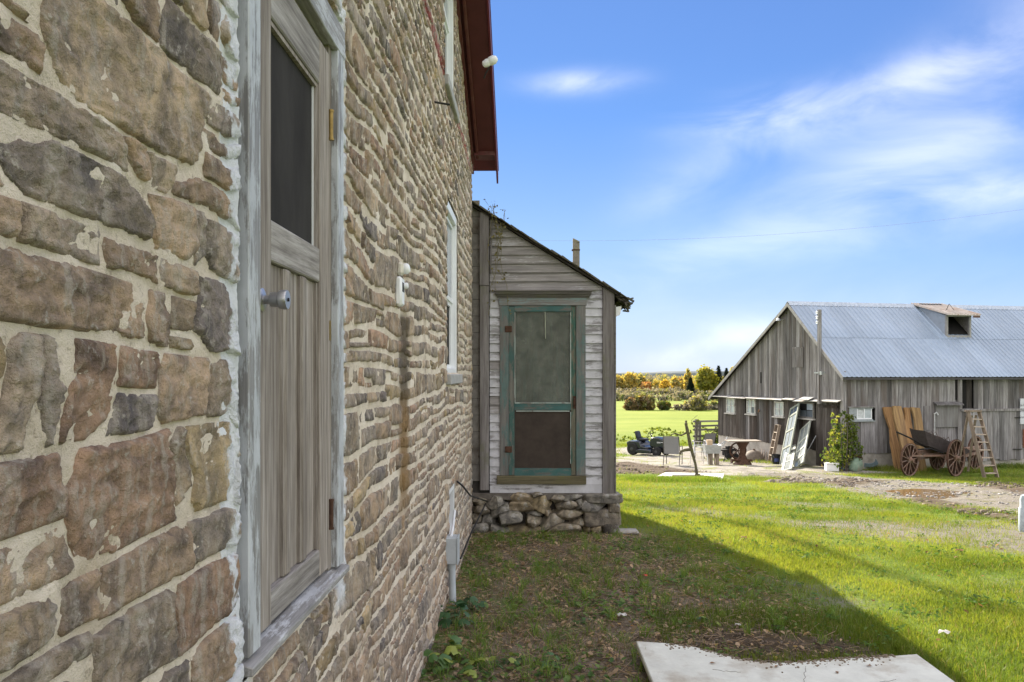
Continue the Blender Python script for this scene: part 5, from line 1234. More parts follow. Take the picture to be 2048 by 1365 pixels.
b = MB(); b.prism([(-.80, .34), (-.84, .52), (-.70, .60), (-.20, .58), (-.12, .40), (.20, .34), (.20, .28), (-.12, .28)], -.44, .44, 'y'); b.build('fender', tb, t, .03, True)
b = MB(); b.prism([(.95, .22), (-.75, .22), (-.75, .34), (.95, .34)], -.16, .16, 'y'); b.build('chassis', simple('chassis_black', (.02, .02, .02), .6), t)
b = MB(); b.prism([(-.38, .10), (-.38, .24), (-.15, .28), (.25, .28), (.42, .24), (.42, .10)], -.54, .54, 'y'); b.build('mower_deck', tb, t, .04, True)
b = MB(); b.box(-.48, -.08, -.22, .22, .60, .70); b.prism([(-.50, .66), (-.42, .68), (-.52, 1.0), (-.60, 1.0)], -.21, .21, 'y'); b.build('seat', simple('seat_vinyl', (.02, .021, .026), .5), t, .04, True)
b = MB(); b.tube([(.22, 0, .62), (.10, 0, .90)], .025, 8); b.tube([(.10+.15*math.sin(a)*.45, .19*math.cos(a), .92+.15*math.sin(a)*.9) for a in np.linspace(0, 6.283, 17)], .014, 6); b.tube([(.10, -.18, .92), (.10, .18, .92)], .012, 6); b.build('steering_wheel', blackpl, t)
# sling chairs
def sling(px, py, rz, label, sc=1.):
    t = th('sling_chair', px, py, rz, label, 'chair', 'patio sling chairs in the yard', sc); fr = simple('chair_frame', (.10, .095, .09), .5, .3, 10, .2)
    slm = simple('grey_sling_fabric', (.23, .235, .245), .85, 0, 60, .15, .3)
    b = MB(); b.prism([(-.24, .40), (.24, .44), (.24, .45), (-.24, .412)], -.25, .25, 'y'); b.build('seat', slm, t)
    b = MB(); b.prism([(-.23, .41), (-.40, .98), (-.388, .985), (-.218, .415)], -.25, .25, 'y'); b.build('backrest', slm, t)
    for s_ in (-1, 1):
        b = MB(); b.tube([(.24, s_*.27, .0), (.27, s_*.27, .44), (.23, s_*.28, .64), (-.25, s_*.28, .66)], .014, 8); b.build('arm_frame', fr, t)
        b = MB(); b.tube([(-.36, s_*.27, .0), (-.20, s_*.27, .42), (-.41, s_*.265, 1.0)], .014, 8); b.build('back_leg', fr, t)
    b = MB(); b.tube([(-.20, -.27, .40), (-.20, .27, .40)], .012, 6); b.build('cross_bar', fr, t); MB().tube([(.26, -.27, .42), (.26, .27, .42)], .012, 6).build('cross_bar', fr, t); MB().tube([(-.41, -.265, 1.0), (-.41, .265, 1.0)], .013, 6).build('cross_bar', fr, t)
    return t
sling(1346, 931, R(70), 'grey mesh patio chair with its back to the camera, beside the old pump')
sling(1409, 917, R(115), 'blue-grey patio chair half hidden behind the walking frame and tub')
# walking frame
t = th('walking_frame', 1398, 930, R(8), 'silver folding walking frame standing between the chairs', 'walker'); al_ = simple('walker_aluminium', (.72, .73, .75), .3, .6, 8, .05)
for s_ in (-1, 1):
    b = MB(); b.tube([(s_*.25, -.20, 0), (s_*.22, -.14, .72), (s_*.21, -.08, .82), (s_*.21, .06, .82), (s_*.22, .12, .72), (s_*.24, .22, 0)], .014, 8); b.tube([(s_*.235, -.17, .35), (s_*.235, .17, .35)], .011, 6); o = b.build('side_frame', al_, t, smooth=True)
    MB().tube([(s_*.21, -.09, .825), (s_*.21, .08, .825)], .02, 8).build('grip', simple('grey_grip', (.35, .35, .36), .7), o)
MB().tube([(-.22, .12, .66), (.22, .12, .66)], .012, 6).tube([(-.23, .15, .42), (.23, .15, .42)], .012, 6).build('cross_brace', al_, t)
# galvanised tub on timber legs, carton on it
t = th('galvanised_tub', 1425, 930, R(0), 'grey galvanised tub standing on stout timber legs beside the walking frame', 'tub'); wl = wood('leg_timber', (.26, .22, .17), (.12, .1, .08), 'z', 1.)
b = MB(); x0_, x1_ = -.32, .26; b.add([(x0_+.05, -.2, .40), (x1_-.04, -.2, .40), (x1_-.04, .2, .40), (x0_+.05, .2, .40), (x0_, -.25, .70), (x1_, -.25, .70), (x1_, .25, .70), (x0_, .25, .70), (x0_+.04, -.21, .68), (x1_-.04, -.21, .68), (x1_-.04, .21, .68), (x0_+.04, .21, .68), (x0_+.08, -.17, .44), (x1_-.08, -.17, .44), (x1_-.08, .17, .44), (x0_+.08, .17, .44)],
      [(3, 2, 1, 0), (0, 1, 5, 4), (1, 2, 6, 5), (2, 3, 7, 6), (3, 0, 4, 7), (4, 5, 9, 8), (5, 6, 10, 9), (6, 7, 11, 10), (7, 4, 8, 11), (8, 9, 13, 12), (9, 10, 14, 13), (10, 11, 15, 14), (11, 8, 12, 15), (12, 13, 14, 15)]); b.build('basin', steel, t)
for x_ in (-.08, .14): MB().box(x_-.06, x_+.06, -.14, -.02, 0, .40).build('leg', wl, t); MB().box(x_-.05, x_+.05, .08, .18, 0, .40).build('leg', wl, t)
p = t.location; o = MB().box(-.10, .08, -.1, .1, 0, .24).build('cardboard_carton', simple('cardboard', (.50, .38, .25), .85, 0, 6, .1), None); o.location = p+Vector((-.10, 0, .62)); tag(o, 'tan cardboard carton standing upright in the galvanised tub', 'carton')
# curved-arm cast seat right of the tub
t = th('iron_hand_pump_arm', 1445, 925, R(20), 'old curved metal armed frame right of the galvanised tub', 'metal frame')
b = MB(); b.tube([(-.12, 0, .62), (.02, 0, .70), (.16, 0, .80), (.20, 0, .90), (.10, 0, .70), (.0, .02, .55)], .02, 8); b.build('arm', steel, t, smooth=True)
b = MB(); b.tube([(-.1, 0, .42), (.08, 0, .43), (.12, 0, .30), (.10, 0, .10), (.04, 0, .02)], .022, 8); b.tube([(-.15, .2, .42), (-.15, .2, 0)], .02, 6); b.build('leg', darkiron, t); MB().box(-.22, .14, -.15, .25, .42, .46).build('seat', darkiron, t, .01)
# engine block on little wheels
t = th('small_engine', 1461, 919, R(15), 'dark greasy engine with small wheels behind the rusty table', 'engine')
b = MB(); b.box(-.26, .2, -.15, .2, .14, .42); b.box(-.18, .05, -.1, .1, .42, .52); b.lathe([(.01, 0), (.15, 0), (.15, .06), (.01, .06)], 18, T(.0, -.16, .28) @ rotm('X', R(90))); b.build('block', darkiron, t, .02)
for x_ in (-.18, .12): b = MB(); b.lathe([(.01, -.03), (.12, -.03), (.12, .03), (.01, .03)], 16, T(x_, -.2, .12) @ rotm('X', R(90))); b.build('wheel', rubber, t)
b = MB(); b.lathe([(.01, 0), (.06, 0), (.06, .02), (.01, .02)], 14, T(.02, -.24, .28) @ rotm('X', R(90))); b.build('pulley', simple('pulley_tan', (.4, .36, .3), .6), t)
# rusty pedestal table
t = th('pedestal_table', 1485, 930, R(4), 'rusty cast iron pedestal table with a flat plank top and a wheel under it', 'table')
b = MB(); b.lathe([(.34, 0), (.33, .03), (.16, .20), (.11, .34), (.11, .52), (.14, .60), (.24, .76), (.24, .80), (.05, .80)], 6); b.build('pedestal', rust, t, .008)
b = MB(); b.box(-.56, .58, -.28, .28, .80, .84); b.build('tabletop', wood('table_plank', (.33, .29, .25), (.15, .12, .10), 'x', 1.), t, .006)
b = MB(); b.tube([(-.10+.28*math.cos(a), .18, .46+.28*math.sin(a)) for a in np.linspace(0, 6.283, 25)], .03, 8)
for k in range(5): a = k*1.2566; b.tube([(-.10, .18, .46), (-.10+.28*math.cos(a), .18, .46+.28*math.sin(a))], .018, 6)
b.build('flywheel', rust, t)
b = MB(); b.tube([(-.42, -.12, .16), (.3, -.12, .15)], .045, 10); b.lathe([(.01, -.03), (.075, -.03), (.075, .03), (.01, .03)], 12, T(-.42, -.12, .14) @ rotm('Y', R(90))); b.build('axle', rust, t)
# upturned cauldron
t = th('cast_cauldron', 1508, 922, 0, 'big upturned grey-brown cauldron on the ground right of the rusty table', 'cauldron')
b = MB(); b.lathe([(.44, 0), (.45, .03), (.40, .16), (.31, .28), (.18, .36), (.06, .39), (.01, .39)], 28); b.build('bowl', simple('cauldron_iron', (.16, .13, .105), .75, .1, 14, .3, .3), t, smooth=True); MB().lathe([(.01, .38), (.05, .38), (.05, .43), (.01, .44)], 12).build('knob', rust, t)
# cross-cut paddle and pipe stand
p0, p1 = place(1494, 915), None
def leaning(name, pxa, pya, pxb, pyb, wtop, label, cat, mat, wd=.08, thk=.03, off=.0, **k):
    """a straight thing standing on the ground at (pxa,pya) and leaning on the gable at (pxb,pyb)"""
    a = place(pxa, pya); ly, lz = bg_(pxb, pyb, -.10); bpt = BO+bx*(-.10)+by*ly+Vector((0, 0, lz)); return a, bpt
a, q2 = leaning('x', 1492, 908, 1518, 820, 0, '', '', rust)
t = empty('oar_board', a, 0, 'long brown paddle-like board leaning on the barn behind the table', 'board'); b = MB(); d = q2-a
b.bar((0, 0, 0), d*.55, .13, .03, (0, -1, .3)); b.build('blade', wood('oar_wood', (.30, .20, .13), (.14, .09, .06), 'z', 1.), t); MB().tube([d*.55, d], .022, 6).build('shaft', MT.get('oar', simple('oar', (.30, .17, .10), .8)), t)
t = th('pipe_stand', 1518, 918, 0, 'rusty upright pipe fitting with a curved neck against the barn wall', 'pipe'); b = MB(); b.tube([(0, 0, 0), (0, 0, .62), (.02, 0, .78), (.10, 0, .82)], .03, 8); b.build('pipe', rust, t, smooth=True); MB().box(-.09, .16, -.05, .05, .34, .64).build('valve_body', rust, t, .03); b = MB(); b.tube([(-.1, 0, .70), (.0, 0, .86), (.14, 0, .84)], .018, 6); b.build('handle', steel, t)
t = th('bundle_of_stakes', 1527, 922, 0, 'small bundle of pale stakes and wire by the ladder foot', 'stakes')
for k in range(5): MB().tube([(k*.05-.1, 0, 0), (k*.04-.02+.05*(k % 2), .12, .42-.04*k)], .018, 6).build('stake', simple('stake_pale', (.42, .36, .3), .8), t)
# plain ladder with treads leaning against gable
def frame_on_gable(px0, py0, px1, py1): 
    a = place(px0, py0); ly, lz = bg_(px1, py1, -.12); q_ = BO+bx*(-.12)+by*ly+Vector((0, 0, lz)); return a, q_
def leanM(a, q_, wdir):
    """matrix: x along wdir (width), z up the lean, y the face normal (towards camera negative)"""
    z = (q_-a).normalized(); x = (wdir-z*wdir.dot(z)).normalized(); y = z.cross(x)
    return Matrix(((x.x, y.x, z.x, a.x), (x.y, y.y, z.y, a.y), (x.z, y.z, z.z, a.z), (0, 0, 0, 1))), (q_-a).length
lad = wood('old_ladder_wood', (.36, .29, .23), (.17, .13, .10), 'z', 1., var=.1)
def leanthing(name, pxa, pya, pxb, pyb, wdir, label, cat, group=None):
    a, q_ = frame_on_gable(pxa, pya, pxb, pyb); M, L = leanM(a, q_, wdir); o = empty(name, (0, 0, 0), 0, label, cat, group); o.matrix_world = M; return o, L
wd_ = (by*(-1)+bx*-.25).normalized()
t, L = leanthing('wooden_ladder', 1541, 926, 1556, 850, wd_, 'short brown wooden ladder leaning on the barn left of the tall glazed door', 'ladder')
for s_ in (-.2, .2): MB().box(s_-.02, s_+.02, -.05, .05, 0, L).build('rail', lad, t)
k = .25
while k < L: MB().box(-.18, .18, -.045, .045, k, k+.03).build('tread', simple('pale_tread', (.45, .38, .3), .8, 0, 12, .15), t); k += .28
# old glazed doors leaning in a row
pg_ = paint('old_sage_door_paint', (.30, .33, .27), (.20, .19, .17), 'z', .72); pw_ = paint('old_white_door_paint', (.50, .53, .46), (.34, .33, .30), 'z', .75)
gl1 = simple('leaning_glass_painted_sheen', (.26, .285, .28), .25, 0, 4, .25, .0, spec=.7); gl2 = simple('leaning_glass_dark', (.03, .032, .035), .2, spec=.7)  # the paler panes have a reflection painted into the glass colour
def oldsash(name, pxa, pya, pxb, pyb, W_, label, rails, cols_, mat, dark=(), wdir=wd_, bottom=None):
    t, L = leanthing(name, pxa, pya, pxb, pyb, wdir, label, 'door' if W_ > .4 else 'window', 'old doors and sashes leaning on the barn')
    s_ = .075; hw = W_/2
    for x_ in (-1, 1): MB().box(x_*hw-(s_ if x_ > 0 else 0), x_*hw+(s_ if x_ < 0 else 0), -.02, .02, 0, L).build('stile', mat, t)
    zs = [0]+list(rails)+[1]
    for i, z in enumerate(zs): h_ = .07; z_ = z*L; z0_ = z_ if i == 0 else (z_-h_ if i == len(zs)-1 else z_-h_/2); MB().box(-hw+s_+.001, hw-s_-.001, -.019, .019, z0_, z0_+h_).build('rail', mat, t)
    for i in range(len(zs)-1):
        a_, c_ = zs[i]*L+.05, zs[i+1]*L-.05
        for j in range(cols_):
            x0_ = -hw+s_+(W_-2*s_)*j/cols_+.008; x1_ = -hw+s_+(W_-2*s_)*(j+1)/cols_-.008; MB().box(x0_, x1_, -.004, .002, a_, c_).build('pane', gl2 if (i in dark) else gl1, t)
            if j: MB().box(x0_-.016, x0_, -.016, .016, a_, c_).build('muntin', mat, t)
    return t
oldsash('glazed_door', 1567, 932, 1590, 812, .78, 'tallest sage green glazed door leaning on the barn', (.30, .585, .85), 2, pg_, (3,))
oldsash('glazed_door', 1596, 935, 1611, 851, .66, 'pale glazed door leaning right of the tallest one', (.22, .42, .63), 2, pw_)
oldsash('window_sash', 1573, 942, 1583, 893, .34, 'low narrow white sash leaning in front of the two glazed doors', (.33, .66), 1, pw_)
t, L = leanthing('thin_pole', 1598, 935, 1632, 872, wd_, 'thin grey pole leaning right of the glazed doors', 'pole'); MB().tube([(0, 0, 0), (0, 0, L)], .014, 6).build('shaft', steel, t)
# bucket
t = th('bucket', 1552, 929, 0, 'black plastic bucket with a faint blue label at the ladder foot', 'bucket')
b = MB(); b.lathe([(.001, 0), (.125, 0), (.15, .30), (.158, .30), (.158, .34), (.145, .34), (.12, .03), (.001, .03)], 20); o = b.build('body', blackpl, t, smooth=True)
b = MB(); b.lathe([(.1335, .08), (.1455, .22)], 20); b.lathe([(.134, .08), (.146, .22)], 20); b = MB(); 
vs = []; 
for i in range(7): a_ = R(-130+i*10); vs += [(.1335*math.cos(a_)*1.02, .1335*math.sin(a_)*1.02, .09), (.145*math.cos(a_)*1.02, .145*math.sin(a_)*1.02, .21)]
b.add(vs, [(2*i, 2*i+2, 2*i+3, 2*i+1) for i in range(6)]); b.build('label', simple('blue_label', (.06, .08, .22), .5), o)
MB().tube([(.155*math.cos(a_), .155*math.sin(a_)*.2-.14, .33-.1*math.sin(a_)) for a_ in np.linspace(0, 3.14, 12)], .004, 5).build('bail', steel, t)
# things by the bush
t = th('foam_box', 1663, 943, R(-6), 'white foam box on the yard in front of the bush', 'box'); fw = simple('white_foam', (.8, .8, .79), .7, 0, 8, .04)
MB().box(-.18, .19, -.14, .14, 0, .20).build('body', fw, t, .01); MB().box(-.19, .20, -.15, .15, .205, .25).build('lid', fw, t, .01)
t = th('blue_crate', 1681, 940, R(5), 'small bright blue tub just right of the white foam box', 'tub'); MB().lathe([(.01, 0), (.12, 0), (.15, .24), (.135, .24), (.11, .02), (.01, .02)], 18).build('body', simple('blue_plastic', (.02, .22, .50), .4), t)
t = th('black_bag', 1690, 939, 0, 'crumpled black plastic bag between the blue tub and the green urn', 'bag')
bm = bmesh.new(); bmesh.ops.create_icosphere(bm, subdivisions=3, radius=.19)
for v in bm.verts: v.co *= 1+.22*float(fbm(v.co.x*9, v.co.y*9, v.co.z*9, 3)); v.co.z = v.co.z*.75+.12
me = bpy.data.meshes.new('bag'); bm.to_mesh(me); bm.free(); link('bag_body', me, blackpl, t)
t = th('green_urn', 1709, 943, R(0), 'tilted sage green metal urn with a rusty top beside the bush', 'urn'); g = simple('urn_green', (.20, .28, .21), .6, 0, 8, .2, .2, dirt=(.3, .24, .18))
M = rotm('Y', R(14)); b = MB(); b.lathe([(.01, 0), (.17, 0), (.19, .03), (.21, .12), (.20, .26), (.15, .37), (.09, .42), (.09, .44), (.01, .44)], 22, M); b.build('body', g, t, smooth=True)
b = MB(); b.lathe([(.01, .44), (.13, .44), (.14, .47), (.07, .50), (.03, .54), (.01, .54)], 16, M); b.build('lid', rust, t)
t = th('garden_hose', 1735, 940, 0, 'coiled grey-blue hose in the weeds right of the urn', 'hose'); b = MB(); 
for k in range(4): b.tube([(.32*math.cos(a_)*(1-.06*k), .10*math.sin(a_), .10+.12*math.sin(a_)+.03*k+.1) for a_ in np.linspace(0, 6.283, 22)], .02, 6)
b.build('coil', simple('hose_blue_grey', (.13, .18, .20), .5), t)
# four live-edge slabs leaning on the long side
sm_ = [wood('fresh_slab_wood', (.40, .23, .10), (.10, .05, .03), 'z', .6, light=(.58, .37, .18), stain=(.12, .06, .035), var=.2, streakf=.85), wood('fresh_slab_wood_pale', (.46, .31, .15), (.14, .08, .045), 'z', .6, light=(.70, .48, .22), stain=(.14, .08, .05), var=.2, streakf=.6)]
for k, (xb0, xb1, yb_, xt0, xt1, yt, lab) in enumerate(((1797, 1808, 936, 1768, 1781, 815, 'leftmost of the four brown live-edge wood slabs on the barn wall'), (1811, 1823, 936, 1786, 1801, 813, 'second live-edge wood slab from the left, dark barky edge'),
                                                   (1826, 1840, 936, 1803, 1822, 816, 'third live-edge wood slab, the most orange, on the barn wall'), (1841, 1854, 936, 1823, 1838, 816, 'rightmost live-edge wood slab, wavy dark grain, behind the wheel'))):
    lx0, lz0 = bs_((xb0+xb1)/2, yb_, -.75); lx1, lz1 = bs_((xt0+xt1)/2, yt, -.08)
    a = BO+bx*lx0-by*.75; a.z = gz(a.x, a.y)-.02; q_ = BO+bx*lx1-by*.08+Vector((0, 0, lz1)); M, L = leanM(a, q_, bx)
    b = MB(); n_ = 9; W0 = .135; vs = []; 
    for i in range(n_+1):
        f_ = i/n_; wl_, wr_ = W0+.05*math.sin(f_*7+k*2)+.02*math.sin(f_*17+k), W0+.045*math.sin(f_*5.2+k*3+1)
        vs += [(-wl_, -.03, f_*L), (wr_, -.03, f_*L), (wr_+.01, .03, f_*L), (-wl_-.02, .03, f_*L)]
    fs = [(0, 3, 2, 1), (n_*4, n_*4+1, n_*4+2, n_*4+3)]
    for i in range(n_):
        for j in range(4): fs.append((i*4+j, i*4+(j+1) % 4, i*4+4+(j+1) % 4, i*4+4+j))
    b.add(vs, fs); o = b.build('wood_slab', sm_[k % 2]); o.matrix_world = M; tag(o, lab, 'wood slab', 'wood slabs leaning on the barn')
# wagon: front axle and rear axle with spoked wheels
rw = simple('wagon_wood', (.22, .135, .10), .85, 0, 18, .35, .4, dirt=(.30, .26, .23))
wag = place(1870, 953); t = empty('farm_wagon', (wag.x, wag.y, wag.z), TH-R(6), 'old wooden wagon running gear with four spoked wheels before the barn', 'wagon')
def wloc(px, py, depth_off=0):
    d = ray(px, py); n_ = Vector((-math.sin(TH-R(6)), math.cos(TH-R(6)), 0)); p0 = wag+n_*depth_off; t_ = (p0-camp).dot(n_)/d.dot(n_); p = camp+d*t_-wag
    ex = Vector((math.cos(TH-R(6)), math.sin(TH-R(6)), 0)); return p.dot(ex), p.z
def swheel(x, y, rad, z=None, yaw=0):
    M = T(x, y, z if z is not None else rad) @ rotm('Z', yaw) @ rotm('X', R(90)); b = MB(); n_ = 32
    b.tube([M @ Vector((rad*math.cos(a_)*.96, rad*math.sin(a_)*.96, 0)) for a_ in np.linspace(0, 2*math.pi, n_+1)], .026, 6, cap=False); o = b.build('wheel', rw, t, smooth=True)
    b = MB(); b.lathe([(rad*.985, -.025), (rad*1.012, -.025), (rad*1.012, .025), (rad*.985, .025), (rad*.985, -.025)], n_, M); b.build('tyre', rust, o)
    b = MB(); b.lathe([(.01, -.13), (.05, -.13), (.06, -.06), (.09, -.04), (.09, .04), (.06, .06), (.05, .12), (.01, .12)], 14, M); b.build('hub', rw, o)
    for k in range(14):
        a_ = 2*math.pi*k/14+.1; s2 = .03*(-1)**k; MB().tube([M @ Vector((.07*math.cos(a_), .07*math.sin(a_), s2)), M @ Vector((rad*.95*math.cos(a_), rad*.95*math.sin(a_), 0))], .0145, 5).build('spoke', rw, o)
fx, fz_ = wloc(1819.5, 922); rx, rz__ = wloc(1907.5, 924)
swheel(fx, 0, .485, .49, R(28)); swheel(rx, -.1, .545, .545, R(30))
fx2, _ = wloc(1876, 917, 1.35); rx2, _ = wloc(1951, 922, 1.35)
swheel(fx2, 1.35, .485, .49, R(28)); swheel(rx2, 1.35, .53, .535, R(30))
b = MB(); b.bar((fx, .06, .49), (fx2, 1.3, .49), .09, .09); b.build('front_axle', rw, t); b = MB(); b.bar((rx, -.04, .545), (rx2, 1.3, .545), .09, .09); b.build('rear_axle', rw, t)
b = MB(); b.bar(((fx+fx2)/2-.1, .6, .58), ((rx+rx2)/2+.1, .6, .62), .08, .07); b.bar((fx+.15, .12, .60), (rx, .0, .60), .05, .05); b.build('reach_pole', rw, t)
b = MB(); b.bar((fx-.1, .15, .66), (fx2+.1, 1.2, .66), .12, .10); b.build('bolster', rw, t); b = MB(); b.bar((rx-.05, .05, .72), (rx2+.05, 1.25, .72), .12, .10); b.build('bolster', rw, t)
b = MB(); b.tube([(fx-.1, .5, 1.28), (fx+.35, .55, 1.10), (fx+.9, .6, .80)], .025, 6); b.build('tongue', darkiron, t)
b = MB(); b.tube([(fx+.2, .3, .74), (fx+.8, .25, .80), (rx-.2, .2, .66)], .022, 6); b.build('spring', darkiron, t)
# tilted dark box body resting on the gear
A_ = [wloc(1849, 862, .35), wloc(1945, 903, .35), wloc(1940, 905, .35), wloc(1926, 912, .35), wloc(1888, 905, .35), wloc(1858, 893, .35)]
dk = simple('dark_weathered_box', (.055, .045, .042), .85, 0, 10, .3, .4)
p = wag; o_b = empty('wagon_box', (wag.x, wag.y, wag.z), TH-R(6), 'tilted dark board wagon box resting across the wagon wheels', 'wagon box')
MB().prism([(x_, z_) for x_, z_ in A_], .35, .40, 'y').build('side_board', dk, o_b); MB().prism([(x_, z_+.03) for x_, z_ in A_], 1.05, 1.10, 'y').build('side_board', dk, o_b)
MB().prism([(A_[3][0], A_[3][1]), (A_[5][0], A_[5][1]), (A_[5][0], A_[5][1]+.03), (A_[3][0], A_[3][1]+.03)], .401, 1.049, 'y').build('floor', dk, o_b)
MB().prism([(A_[0][0], A_[0][1]), (A_[5][0], A_[5][1]), (A_[5][0]+.03, A_[5][1]), (A_[0][0]+.03, A_[0][1]-.01)], .401, 1.049, 'y').build('end_board', dk, o_b)
b = MB(); 
for i in range(9):
    f_ = i/8; x_ = A_[0][0]+(A_[1][0]-A_[0][0])*(.1+.7*f_); z_ = A_[0][1]+(A_[1][1]-A_[0][1])*(.1+.7*f_); b.tube([(x_, .38, z_), (x_+.08, .36, z_+.06*math.sin(i*2)+.03), (x_+.16, .4, z_-.05)], .008, 5)
b.build('loose_wire', rust, o_b)
# stepladder in front of the barn doors
sx0, sz0 = 0, 0; a = place(1965, 957); la = empty('stepladder', (a.x-.0, a.y, a.z), TH-R(2), 'tall brown wooden stepladder standing at the right end of the wagon', 'stepladder')
def lloc(px, py, yo=0):
    d = ray(px, py); an = TH-R(2); n_ = Vector((-math.sin(an), math.cos(an), 0)); p0 = Vector(la.location)+n_*yo; t_ = (p0-camp).dot(n_)/d.dot(n_); p = camp+d*t_-Vector(la.location)
    ex = Vector((math.cos(an), math.sin(an), 0)); return p.dot(ex), p.z
tl, tr_ = lloc(1936, 823, .5), lloc(1958, 824, .5); bl, br = lloc(1969, 955), lloc(1995, 954)
def LP(a_, c_, f_): return (a_[0]+(c_[0]-a_[0])*f_, 0+.5*(1-f_), a_[1]+(c_[1]-a_[1])*f_)
MB().bar((tl[0], .5, tl[1]), (bl[0], 0, 0), .12, .03, (1, 0, 0)).build('rail', rw if False else lad, la); MB().bar((tr_[0], .5, tr_[1]), (br[0], 0, 0), .12, .03, (1, 0, 0)).build('rail', lad, la)
MB().bar((tl[0]+.1, .62, tl[1]-.1), (bl[0]+.1, 1.2, .05), .06, .03).build('back_leg', lad, la); MB().bar((tr_[0], .62, tr_[1]-.1), (br[0]+.05, 1.2, .05), .06, .03).build('back_leg', lad, la)
MB().box(tl[0]-.03, tr_[0]+.03, .42, .62, tl[1]-.02, tl[1]+.03).build('top', lad, la)
for k in range(8):
    f_ = (k+1)/8.6; p1, p2 = LP(tl, bl, f_), LP(tr_, br, f_); p1, p2 = Vector((p1[0]+.03, p1[1], tl[1]*(1-f_))), Vector((p2[0]-.03, p2[1], tr_[1]*(1-f_)))
    MB().bar(p1, p2, .13, .028).build('tread', simple('worn_tread', (.44, .36, .29), .8, 0, 12, .2), la)
# ------------------------------------------------------------------ old pump on its slab
p = PUMP; t = empty('pump_slab', (p.x, p.y, p.z), 0, 'pale concrete well slab in the grass under the old hand pump', 'slab'); 
pts = [ghit(1282, 962), ghit(1330, 972), ghit(1440, 968), ghit(1448, 957), ghit(1330, 954)]
MB().prism([(q2.x-p.x, q2.y-p.y) for q2 in pts], .0, .05, 'z').build('slab_top', slabm, t, .01)
t = empty('well_cover', (p.x, p.y, p.z+.05), R(5), 'dark rotten plank cover on the well slab round the pump foot', 'plank cover')
for k in range(4): MB().box(-.55+.05*(k % 2), .45-.06*k, -.28+k*.14, -.15+k*.14, .0, .05).build('plank', barndark, t)
PT = p.z+.105
t = empty('hand_pump', (p.x+.12, p.y, PT), R(0), 'rusty old hand pump, tall and leaning, on the well slab', 'hand pump')
pm = simple('pump_rust', (.09, .075, .05), .85, .1, 20, .4, .6, dirt=(.13, .13, .05))
top_ = at(1379, 858, (p-camp).length) - Vector(t.location)
tx = (1379-1402)/F*23.2; 
b = MB(); b.tube([(.0, 0, 0), (-.02, 0, .05), (-.05, 0, .30), (-.20, 0, .85), (-.27, 0, 1.22)], [.10, .042, .034, .05, .038], 14); b.build('barrel', pm, t, smooth=True)
b = MB(); b.tube([(-.27, 0, 1.22), (-.31, 0, 1.40)], [.05, .035], 12); b.lathe([(.01, 0), (.04, 0), (.045, .05), (.02, .08), (.035, .11), (.01, .14)], 12, T(-.31, 0, 1.38)); b.build('cap', pm, t, smooth=True)
b = MB(); b.tube([(-.30, 0, 1.18), (-.45, -.02, 1.10), (-.62, -.03, 1.16), (-.75, -.03, 1.12)], [.03, .022, .018, .012], 8); b.tube([(-.30, 0, 1.22), (-.22, -.02, 1.15), (-.18, 0, 1.25)], .02, 6); b.build('handle', pm, t)
b = MB(); b.tube([(-.16, 0, .72), (-.35, -.02, .70), (-.46, -.02, .66), (-.48, -.02, .58)], [.05, .042, .036, .042], 10); b.build('spout', pm, t, smooth=True)
b = MB(); b.tube([(-.06, .02, 1.2), (.10, .03, .9), (.14, .04, .4)], .005, 4); b.build('wire', darkiron, t)
# ------------------------------------------------------------------ field fence by the barn
t = th('rail_fence', 1396, 893, TH-R(4), 'weathered stacked rail fence with vines joining the barn corner', 'fence'); fm = wood('fence_grey', (.22, .205, .19), (.08, .07, .065), 'z', 1.)
fmx = wood('fence_rail_grey', (.25, .235, .22), (.09, .08, .07), 'x', 1.)
for k in range(2): MB().bar((-.12+.25*k, .1*k, -.1), (-.08+.20*k, .1*k, 1.35-.1*k), .15, .12).build('post', fm, t)
for k, z_ in enumerate((.25, .52, .80, 1.02, 1.22)): MB().bar((-.25, .03, z_+.02*(-1)**k), (2.2, .1, z_+.03), .07, .09).build('rail', fmx, t)
# ------------------------------------------------------------------ grey bollard at the right edge
t = th('grey_bollard', 2050, 1066, 0, 'pale blue-grey rounded bollard cut by the right edge of the frame', 'bollard')
MB().lathe([(.07, 0), (.075, .06), (.075, .30), (.06, .32), (.06, .42), (.045, .47), (.01, .485)], 20).build('post', simple('bollard_paint', (.42, .48, .53), .5), t, smooth=True)
